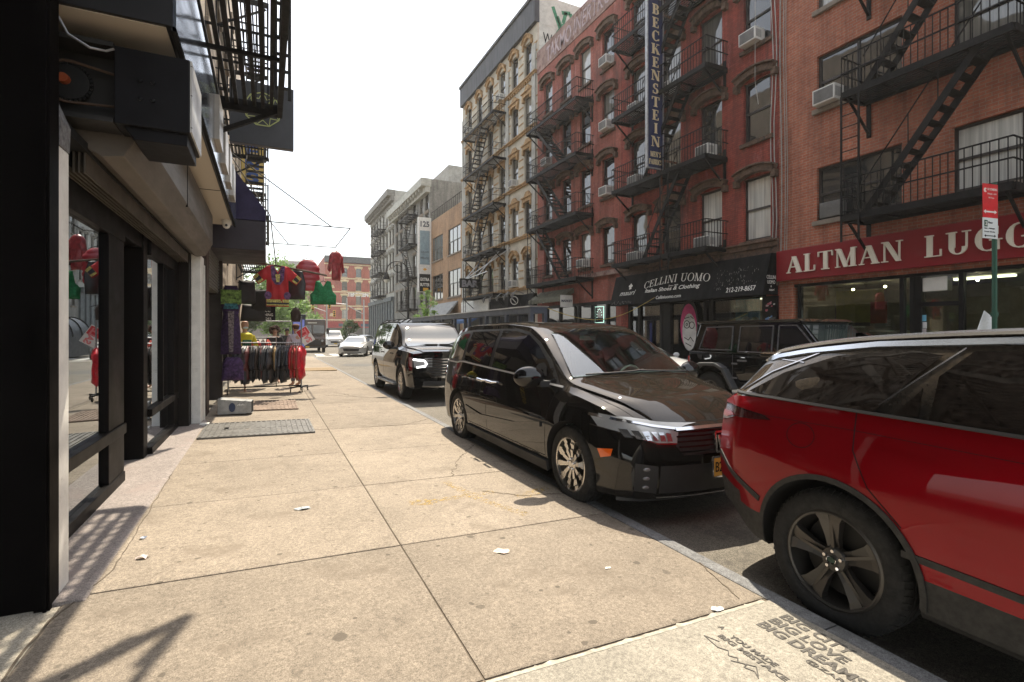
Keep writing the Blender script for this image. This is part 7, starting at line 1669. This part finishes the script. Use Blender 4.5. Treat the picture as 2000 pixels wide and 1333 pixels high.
t=thing('sale_sign','tilted red and white SALE card clipped to the end of the clothes rail','sign',(.86,14.1,1.40)); m=Matrix.Rotation(rad(-32),4,'Y')@Matrix.Rotation(rad(0),4,'X')
b=MB(); b.T=m; b.box(-.15,0,-.21,.15,.008,.21); b.build('card',whitep,t); b=MB(); b.T=m; b.box(-.135,-.003,.0,.135,-.0005,.195); b.build('red_panel',M('sale_red',(.60,.01,.02),.5),t)
b=MB(); vs=MB(); text(vs,'SALE',(.09,-.005,-.19),(0,0,1),(-1,0,0),w=.36,h=.15,depth=.003,bold=.04); b.T=m; b.add(vs.v,vs.f); b.build('words',M('sale_word',(.75,.2,.2),.5),t)
# ------------------------------------------------------------ people
def skinmesh(name,joints,edges,radii,mat,parent,sub=2,root=0):
    me=bpy.data.meshes.new(name); me.from_pydata(joints,edges,[]); o=bpy.data.objects.new(name,me); COL.objects.link(o)
    o.modifiers.new('skin','SKIN'); s=o.modifiers.new('sub','SUBSURF'); s.levels=sub; s.render_levels=sub
    for i,rv in enumerate(radii): me.skin_vertices[0].data[i].radius=(rv,rv) if not isinstance(rv,tuple) else rv
    me.skin_vertices[0].data[root].use_root=True
    dg=bpy.context.evaluated_depsgraph_get(); dg.update(); m2=bpy.data.meshes.new_from_object(o.evaluated_get(dg)); bpy.data.objects.remove(o)
    m2.materials.clear(); m2.materials.append(mat); m2.shade_smooth(); q=bpy.data.objects.new(name,m2); COL.objects.link(q); q.parent=parent; return q
def person(lab,loc,rz,H,skin,shirt,trous,hairfn,arms=((.0,0),(.0,0)),long=False,lean=0):
    t=thing('person',lab,'person',loc,rz); k=H/1.75
    def V(x,y,z): return (x*k,(y-lean*max(0,z-.9))*k,z*k)
    J=[V(0,0,.95),V(0,0,1.12),V(0,.01,1.32),V(0,.0,1.47),V(0,-.01,1.54),V(0,-.015,1.63),V(0,-.01,1.71)]
    E=[(0,1),(1,2),(2,3),(3,4),(4,5),(5,6)]; Rr=[(.15*k,.10*k),(.135*k,.095*k),(.165*k,.10*k),(.07*k,.055*k),(.052*k,.052*k),(.082*k,.098*k),(.066*k,.08*k)]
    hands=[]
    for sg,(fw,up) in zip((-1,1),arms):
        n=len(J); sh=(sg*.185,0,1.42); el=(sg*(.23),-.05-fw*.12,1.42-.28+up*.1); wr=(sg*(.20-fw*.05),-.08-fw*.30,el[2]-.24+fw*.22+up*.1); hd=(wr[0],wr[1]-.05,wr[2]-.05)
        J+= [V(*sh),V(*el),V(*wr),V(*hd)]; E+=[(2,n),(n,n+1),(n+1,n+2),(n+2,n+3)]; Rr+=[.058*k,.043*k,.029*k,.032*k]
        for f in range(5):
            m_=len(J); a=(hd[0]+(f-2)*.014,hd[1]-.02,hd[2]-.03); c=(a[0]*1.0,a[1]-.012,a[2]-.045+(.012 if f in(0,4) else 0)); J+=[V(*a),V(*c)]; E+=[(n+3,m_),(m_,m_+1)]; Rr+=[.010*k,.007*k]
    for sg in (-1,1):
        n=len(J); J+=[V(sg*.09,0,.86),V(sg*.10,-.01,.50),V(sg*.10,.02,.09),V(sg*.10,-.10,.04),V(sg*.10,-.17,.03)]; E+=[(0,n),(n,n+1),(n+1,n+2),(n+2,n+3),(n+3,n+4)]; Rr+=[.085*k,.058*k,.042*k,.038*k,.028*k]
    body=skinmesh('body',J,E,Rr,skin,t)
    # shirt and trousers over it
    SJ=[J[0],J[1],J[2],V(0,0,1.43)]; SE=[(0,1),(1,2),(2,3)]; SR=[(.165*k,.12*k),(.155*k,.115*k),(.185*k,.12*k),(.10*k,.08*k)]
    for i,sg in enumerate((-1,1)):
        b0=7+i*14; n=len(SJ); e=Vector(J[b0]).lerp(Vector(J[b0+1]),.95 if not long else 1); SJ+=[J[b0],tuple(e)]; SE+=[(2,n),(n,n+1)]; SR+=[.075*k,.06*k]
        if long: SJ+=[J[b0+2]]; SE+=[(n+1,n+2)]; SR+=[.045*k]
    skinmesh('shirt',SJ,SE,SR,shirt,t)
    TJ=[V(0,0,.97),V(0,0,.9)]; TE=[(0,1)]; TR=[(.16*k,.115*k),(.17*k,.12*k)]
    for sg in (-1,1): n=len(TJ); TJ+=[V(sg*.09,0,.82),V(sg*.10,-.01,.5),V(sg*.10,.015,.12)]; TE+=[(1,n),(n,n+1),(n+1,n+2)]; TR+=[.10*k,.075*k,.06*k]
    skinmesh('trousers',TJ,TE,TR,trous,t)
    f=MB(); hc=Vector(V(0,-.015,1.645))
    f.prism([(-.012,-.02),(.012,-.02),(.006,.03),(-.006,.03)],hc+Vector((0,-.092*k,0)),(1,0,0),(0,0,1),(0,-1,0),.02*k)
    for sg in (-1,1): f.sphere(hc+Vector((sg*.083*k,.01,0)),.02*k,8,6,0,(.4,1,1.5))
    f.build('face_feature',skin,t,smooth=True)
    f=MB()
    for sg in (-1,1): f.sphere(hc+Vector((sg*.032*k,-.088*k,.02*k)),.009*k,8,6)
    f.bar(hc+Vector((-.025*k,-.092*k,-.048*k)),hc+Vector((.025*k,-.092*k,-.048*k)),.006,.008); f.build('eyes_and_mouth',M('dark_feature',(.03,.015,.012),.5) if 'dark_feature' not in bpy.data.materials else bpy.data.materials['dark_feature'],t)
    hairfn(t,hc,k); return t
skA=M('skin_tan',(.42,.24,.16),.55,var=.08); skB=M('skin_brown',(.22,.12,.075),.55,var=.08); hairb=M('hair_brown',(.06,.03,.018),.8,bump=.6); hairk=M('hair_black',(.012,.01,.01),.8)
def curly(t,c,k):
    b=MB(); R_=random.Random(3)
    for i in range(160):
        v=Vector((R_.gauss(0,1),R_.gauss(0,1),R_.gauss(0,1))).normalized()
        if v.y<-.35 and v.z<.45: continue
        if v.z<-.75: continue
        b.sphere(c+Vector((0,.02,.03))+Vector((v.x*.15,v.y*.13,v.z*.14))*k*R_.uniform(.75,1),.035*k,6,5)
    b.build('hair',hairb,t)
def cap(mt,hair):
    def fn(t,c,k):
        b=MB(); b.sphere(c+Vector((0,.012,.035)),.098*k,14,10,0,(.92,1.08,.85)); b.v=[v for v in b.v]; b.build('hair',hair,t,smooth=True)
        b=MB(); b.sphere(c+Vector((0,.005,.062)),.105*k,14,8,0,(.95,1.1,.62)); b.prism([(-.07,0),(.07,0),(.05,.09),(-.05,.09)],c+Vector((0,-.09,.055)),(1,0,0),(0,-1,0),(0,0,1),.012); b.build('cap',mt,t,smooth=True)
    return fn
def shorth(t,c,k): b=MB(); b.sphere(c+Vector((0,.018,.035)),.10*k,14,10,0,(.95,1.05,.92)); b.build('hair',hairk,t,smooth=True)
person('woman with large curly brown hair in a black top behind the clothes rail',(.18,16.6,0),rad(8),1.62,skA,M('top_black',(.012,.012,.014),.8),M('jeans_dark',(.03,.04,.07),.8),curly)
person('man with brown cap and pale lilac shirt by the SALE card',(.70,15.35,0),rad(-150),1.70,skA,M('shirt_lilac',(.50,.45,.52),.8,var=.2),M('trousers_grey',(.10,.10,.11),.8),cap(M('cap_brown',(.12,.05,.03),.8),hairb),arms=((.9,.2),(.2,0)))
person('dark haired passer in a black shirt farther down the pavement',(.66,21.5,0),rad(10),1.64,skB,M('shirt_black',(.014,.014,.016),.8),M('trousers_dark',(.03,.03,.035),.8),shorth)
# shop mannequin with a mask and yellow shirt
t=thing('mannequin','bald mannequin with pale mask and yellow green football shirt beside the jackets','mannequin',(-.52,14.35,0),rad(20))
b=MB(); b.lathe([(0,.0),(.15,.0),(.16,.02),(.02,.03),(.02,.85),(.14,.9),(.15,1.0),(.12,1.15),(.17,1.38),(.16,1.43),(.055,1.48),(.05,1.54),(.075,1.60),(.085,1.68),(.07,1.75),(0,1.78)],18,(0,0,0),'z'); b.build('body',M('mannequin_skin2',(.45,.26,.17),.45),t,smooth=True)
b=MB(); b.lathe([(.16,.88),(.16,1.0),(.14,1.15),(.185,1.38),(.17,1.44),(.08,1.48)],18,(0,0,0),'z'); b.tube([(-.17,0,1.40),(-.25,-.02,1.2),(-.26,-.04,1.1)],[.06,.055,.05],8); b.tube([(.17,0,1.40),(.25,-.02,1.2),(.26,-.04,1.1)],[.06,.055,.05],8); b.build('shirt',M('shirt_yellow',(.60,.50,.02),.7,var=.2),t,smooth=True)
b=MB(); b.box(-.10,-.2,.95,.10,-.12,1.3); b.build('shirt_panel',M('shirt_green',(.02,.12,.05),.7),t,bevel=.02); b=MB(); b.sphere((0,-.045,1.60),.062,10,6,0,(1,.8,.6)); b.build('mask',M('mask_pale',(.45,.55,.60),.8),t,smooth=True)
t=thing('helmet_display','glossy red ball shaped cap beside the yellow shirted mannequin','cap',(-.28,14.5,1.18)); b=MB(); b.sphere((0,0,0),.11,14,10,0,(1.1,1,.8)); b.build('shell',bpy.data.materials['leather_bright_red'],t,smooth=True); b=MB(); b.box(-.06,-.2,-.06,.06,-.08,-.045); b.build('peak',whitep,t)

# ------------------------------------------------------------ street furniture and greenery
t=thing('parking_sign_post','green post with red and white parking regulation signs before the luggage shop','sign post',(10.25,3.98,-.13))
b=MB(); b.tube([(0,0,0),(0,0,3.95)],.035,8); b.tube([(0,0,1.86),(0,0,1.93)],.05,8); b.build('post',greenp,t,smooth=True)
T_=Matrix.Rotation(rad(-8),4,'Z')
b=MB(); b.T=T_; b.box(-.36,-.055,3.38,-.02,-.045,3.90); b.build('upper_plate',M('plate_red',(.55,.015,.02),.45),t); b=MB(); b.T=T_; b.box(-.36,-.055,3.06,-.02,-.045,3.378); b.build('lower_plate',M('plate_white',(.62,.66,.65),.45,var=.04),t)
b=MB(); b.T=T_
vs=MB(); text(vs,'NO STANDING',(-.26,-.056,3.80),(1,0,0),(0,0,1),w=.22,h=.035,depth=.003); text(vs,'Midnight - 6AM',(-.26,-.056,3.73),(1,0,0),(0,0,1),w=.2,h=.03,depth=.003); text(vs,'All Days',(-.24,-.056,3.67),(1,0,0),(0,0,1),w=.13,h=.03,depth=.003); vs.bar((-.3,-.057,3.47),(-.1,-.057,3.47),.022,.004,up=(0,1,0)); vs.prism([(0,-.03),(.05,0),(0,.03)],(-.1,-.055,3.47),(1,0,0),(0,0,1),(0,-1,0),.004); vs.prism([(0,-.03),(-.05,0),(0,.03)],(-.3,-.055,3.47),(1,0,0),(0,0,1),(0,-1,0),.004)
vs.prism([(.035*math.cos(a),.035*math.sin(a)) for a in [rad(40+k*28) for k in range(11)]]+[(-.005,.0)],(-.31,-.055,3.80),(1,0,0),(0,0,1),(0,-1,0),.004)
b.add(vs.v,vs.f); b.build('white_writing',whitep,t)
b=MB(); b.T=T_; b.box(-.33,-.058,3.24,-.26,-.0555,3.34); b.build('green_square',greenp,t); b=MB(); b.T=T_; vs=MB(); text(vs,'2',(-.315,-.059,3.26),(1,0,0),(0,0,1),h=.06,depth=.003,bold=.03); b.add(vs.v,vs.f); b.build('figure_two',whitep,t)
b=MB(); b.T=T_; vs=MB(); text(vs,'Meter',(-.24,-.056,3.29),(1,0,0),(0,0,1),w=.1,h=.03,depth=.003); text(vs,'8am - Midnight',(-.33,-.056,3.2),(1,0,0),(0,0,1),w=.24,h=.025,depth=.003); text(vs,'Except Sunday',(-.33,-.056,3.15),(1,0,0),(0,0,1),w=.24,h=.025,depth=.003); vs.bar((-.3,-.057,3.10),(-.1,-.057,3.10),.012,.004,up=(0,1,0)); vs.prism([(0,-.02),(.03,0),(0,.02)],(-.1,-.055,3.10),(1,0,0),(0,0,1),(0,-1,0),.004); vs.prism([(0,-.02),(-.03,0),(0,.02)],(-.3,-.055,3.10),(1,0,0),(0,0,1),(0,-1,0),.004); b.add(vs.v,vs.f); b.build('dark_writing',blackm,t)
t=MB(); t.T=Matrix.Translation((10.3,4.05,1.62))@T_@Matrix.Rotation(rad(28),4,'Y'); t.box(-.13,.06,-.17,.20,.066,.17); tag(t.build('paper_notice',M('paper_white',(.7,.72,.72),.6,var=.1,scale=40),None),'white paper notice turned on its corner and tied to the green post','notice')
# dining shed
t=thing('dining_shed','long blue grey roadside dining shed with open window bays','dining shed',(0,0,-.13)); bg_=M('shed_blue_grey',(.045,.056,.085),.55,var=.12)
b=MB(); b.box(8.35,16.0,2.30,9.02,32.5,2.52); b.build('roof_beam',bg_,t); b=MB(); b.box(8.30,15.95,2.522,9.06,32.6,2.56); b.build('roof_sheet',M('roof_sheet',(.35,.33,.32),.3,metal=.6),t)
for x in (8.41,8.96):
    for k in range(9):
        y=16.09+k*2.04; b=MB(); b.box(x-.06,y-.09,.02,x+.06,y+.09,2.3); b.build('post',bg_,t)
for (y0_,y1_) in ((15.5,32.5),): b=MB(); b.box(8.34,y0_+.5,.05,8.40,y1_,1.0); b.box(8.97,y0_+.5,.05,9.03,y1_,1.0); b.build('low_wall',bg_,t)
b=MB(); b.box(8.41,15.97,.05,8.96,16.02,1.0); b.build('end_wall',bg_,t)
t=MB(); t.tube([(9.05,16.0,2.35)]+[(9.05+4.4*k/12,16.0-.6*k/12,2.35+.5*k/12-.9*math.sin(math.pi*k/12)*.7) for k in range(1,13)],.012,5); tag(t.build('slack_cable',M('cable_yellow',(.35,.25,.05),.6),None),'slack yellow cable from the dining shed roof to the menswear awning','cable')
t=thing('dining_dome','black ribbed canvas dining tent beyond the blue grey shed','tent',(9.35,38.5,-.13)); b=MB(); n=14; 
P=[(1.05*math.cos(a),1.35+1.25*math.sin(a)) for a in [math.pi*k/n for k in range(n+1)]]+[(-1.05,.1),(1.05,.1)]
b.prism(P,(0,-5.5,0),(1,0,0),(0,0,1),(0,1,0),11); b.build('canvas',M('canvas_black',(.035,.04,.05),.5),t,smooth=True); b=MB()
for k in range(7): y=-5.45+k*1.8; b.tube([(1.08*math.cos(a),y,1.35+1.29*math.sin(a)) for a in [math.pi*j/n for j in range(n+1)]],.04,5)
b.build('rib',blackp,t)
t=thing('street_lamp','old style black street lamp with curled crook over the far kerb','street lamp',(10.55,42.2,0)); b=MB(); b.lathe([(.25,0),(.25,.6),(.14,.8),(.09,1.2),(.07,6.3),(.09,6.35),(.05,6.5)],12,(0,0,0),'z')
P=[(-.9+.9*math.cos(a),0,6.5+.85*math.sin(a)) for a in [math.pi*k/12 for k in range(13)]]; b.tube(P,.045,6); b.tube([(-.9+.35*math.cos(a),0,6.75+.3*math.sin(a)) for a in [k*math.pi/5 for k in range(11)]],.03,5); b.build('post',iron,t,smooth=True)
b=MB(); b.lathe([(.0,.05),(.07,.0),(.2,-.35),(.28,-.6),(.3,-.65)],14,(-1.8,0,6.45),'z'); b.build('lantern_hood',iron,t,smooth=True); b=MB(); b.sphere((-1.8,0,5.82),.25,12,8,0,(1,1,1.1)); b.build('globe',M('lamp_globe',(.6,.6,.55),.3),t,smooth=True)
# signals at the crossing
yel=M('signal_yellow',(.60,.32,.01),.5)
def pole(lab,x,y,h,arm=None,sig=()):
    t=thing('traffic_signal' if sig else 'light_pole',lab,'traffic light' if sig else 'light pole',(x,y,0)); b=MB(); b.tube([(0,0,-.1),(0,0,h)],[.16,.10],8)
    if arm: b.tube([(0,0,arm[0]),(arm[2],0,arm[1])],[.07,.045],6)
    b.build('post',greym,t,smooth=True)
    for sx,sz in sig:
        q=MB(); q.box(sx-.2,-.2,sz-.55,sx+.2,.2,sz+.55); so=q.build('signal_head',yel,t,bevel=.03); q=MB()
        for k in range(3): q.lathe([(0,-.23),(.13,-.23),(.15,-.2)],10,(sx,0,sz+.34-k*.34),'y')
        q.build('signal_lens',blackm,so)
pole('tall pale signal pole with long arm in the middle of the crossing',11.2,84,6.9,(5.9,6.4,-5.2),((-5.0,5.4),(-2.6,5.75)))
pole('shorter signal pole with slanting arm left of the tall one',9.0,92,7.2,(5.0,6.6,-4.6),((1.2,4.7),))
pole('plain pale light pole right of the signals',14.8,90,7.1,(4.6,6.4,-3.4),())
t=thing('advertising_kiosk','tall dark kiosk with a blue screen on the left pavement','kiosk',(1.55,31,0)); b=MB(); b.box(-.35,-.15,0,.35,.15,2.5); b.build('case',M('kiosk_dark',(.03,.035,.05),.4),t,bevel=.02); b=MB(); b.box(-.29,-.16,.6,.29,-.151,2.2); b.build('screen',M('kiosk_screen',(.05,.06,.16),.2,emit=((.10,.12,.35),.5)),t)
# trees
def leafmat(name,c1,c2):
    m,nt,n,l,p=newmat(name); g=n.new('ShaderNodeNewGeometry'); r=ramp(n,l,g.outputs['Random Per Island'],[(0,c1),(1,c2)]); l.new(r.outputs[0],p.inputs['Base Color']); p.inputs['Roughness'].default_value=.6
    tr=n.new('ShaderNodeBsdfTranslucent'); l.new(r.outputs[0],tr.inputs[0]); x=n.new('ShaderNodeMixShader'); x.inputs[0].default_value=.45; l.new(p.outputs[0],x.inputs[1]); l.new(tr.outputs[0],x.inputs[2]); l.new(x.outputs[0],n['Material Output'].inputs[0]); return m
lg=leafmat('leaf_spring',(.10,.20,.03),(.22,.36,.07)); ld=leafmat('leaf_dark',(.04,.09,.02),(.10,.17,.04)); bark=M('bark',(.09,.07,.05),.9,bump=.6)
def tree(lab,loc,H,R_,crown0,n,leaf,mt,seed,thin=False,cat='tree'):
    r_=random.Random(seed); t=thing('street_tree' if cat=='tree' else 'shrub',lab,cat,loc); b=MB(); b.tube([(0,0,-.1),(.05,0,crown0*.7),(0,.05,H*.8)],[H*.02,H*.014,H*.004],7); tips=[]
    for k in range(9):
        a=r_.uniform(0,6.28); z0_=crown0*.7+(H*.75-crown0*.7)*k/9; e=Vector((math.cos(a)*R_*.7,math.sin(a)*R_*.7,z0_+R_*.5)); b.tube([(0,0,z0_),tuple(e*.5+Vector((0,0,z0_*.5))),tuple(e)],[H*.008,H*.005,H*.002],5); tips.append(e)
    b.build('trunk',bark,t,smooth=True); f=MB(); cl=[]
    for k in range(26 if not thin else 16):
        u=r_.random(); a=r_.uniform(0,6.28); z=crown0+(H-crown0)*u; rr=R_*math.sin(math.pi*(.12+.85*u))**.7*math.sqrt(r_.random()); cl.append((Vector((rr*math.cos(a),rr*math.sin(a),z)),R_*r_.uniform(.18,.38)))
    for k in range(n):
        c,cr=r_.choice(cl); v=Vector((r_.gauss(0,.55),r_.gauss(0,.55),r_.gauss(0,.45)))*cr+c; s_=leaf*r_.uniform(.6,1.3)
        x=Vector((r_.gauss(0,1),r_.gauss(0,1),r_.gauss(0,1))).normalized(); y=x.orthogonal().normalized(); f.add([v-x*s_,v-y*s_*.5,v+x*s_,v+y*s_*.5],[(0,1,2,3)])
    f.build('crown',mt,t)
tree('young slender tree with pale leaves before the grey awning',(10.7,37.2,0),4.7,.85,1.0,1500,.09,lg,1,True)
tree('broad bright green tree behind the hanging tunic',(1.0,66,0),9.4,3.6,2.0,7000,.20,lg,2)
tree('lower green tree behind the brown truck',(4.6,88,0),8.4,3.2,1.8,5000,.24,lg,3)
tree('green tree farther left seen through the clothes rail',(-3.2,62,0),9.0,3.2,1.8,5000,.2,ld,4)
tree('round dark shrub by the crossing between the white van and the coupe',(9.4,68,0),2.7,1.5,.3,1500,.14,ld,5,cat='shrub')
for i,(x,y,z,lab) in enumerate(((12.5,0,0,''),)): pass
for i,(s,lab) in enumerate(((40.5,'leafy roof terrace plant at the near end of the tan building roof'),(42.2,'leafy roof terrace plant in the middle of the grey roof room'))):
    tree(lab,(18.4,s,16.2),1.6,.7,.2,350,.12,lg,20+i,True,cat='shrub')
# haze
hz=MB(); hz.box(-60,-30,-1.2,60,330,26); ho=hz.build('haze',None or bpy.data.materials.new('haze_air')); ho['kind']='stuff'
hm=bpy.data.materials['haze_air']; hm.use_nodes=True; hn=hm.node_tree; 
for nd in list(hn.nodes): hn.nodes.remove(nd)
ho_=hn.nodes.new('ShaderNodeOutputMaterial'); pv=hn.nodes.new('ShaderNodeVolumePrincipled'); pv.inputs['Density'].default_value=.0006; pv.inputs['Color'].default_value=(1,.98,.94,1); pv.inputs['Anisotropy'].default_value=.35; hn.links.new(pv.outputs[0],ho_.inputs['Volume'])

t=thing('shadow_bracket','added iron bracket above the view, shaped to cast its shadow on the pavement','bracket',(0,0,0)); b=MB()  # unseen, added for its shadow; rods laid out from that shadow's outline
zz=5.3
for p,q in (((.95,5.88),(-1.34,3.6)),((.95,5.88),(.55,4.4)),((.743,5.76),(-1.34,3.7)),((.55,4.4),(-.2,4.75)),((.95,5.88),(.80,5.5))): b.bar((p[0],p[1],zz),(q[0],q[1],zz),.055,.05)
b.bar((.95,5.88,zz),(-1.34,4.6,6.6),.05,.05); b.build('rods',iron,t)
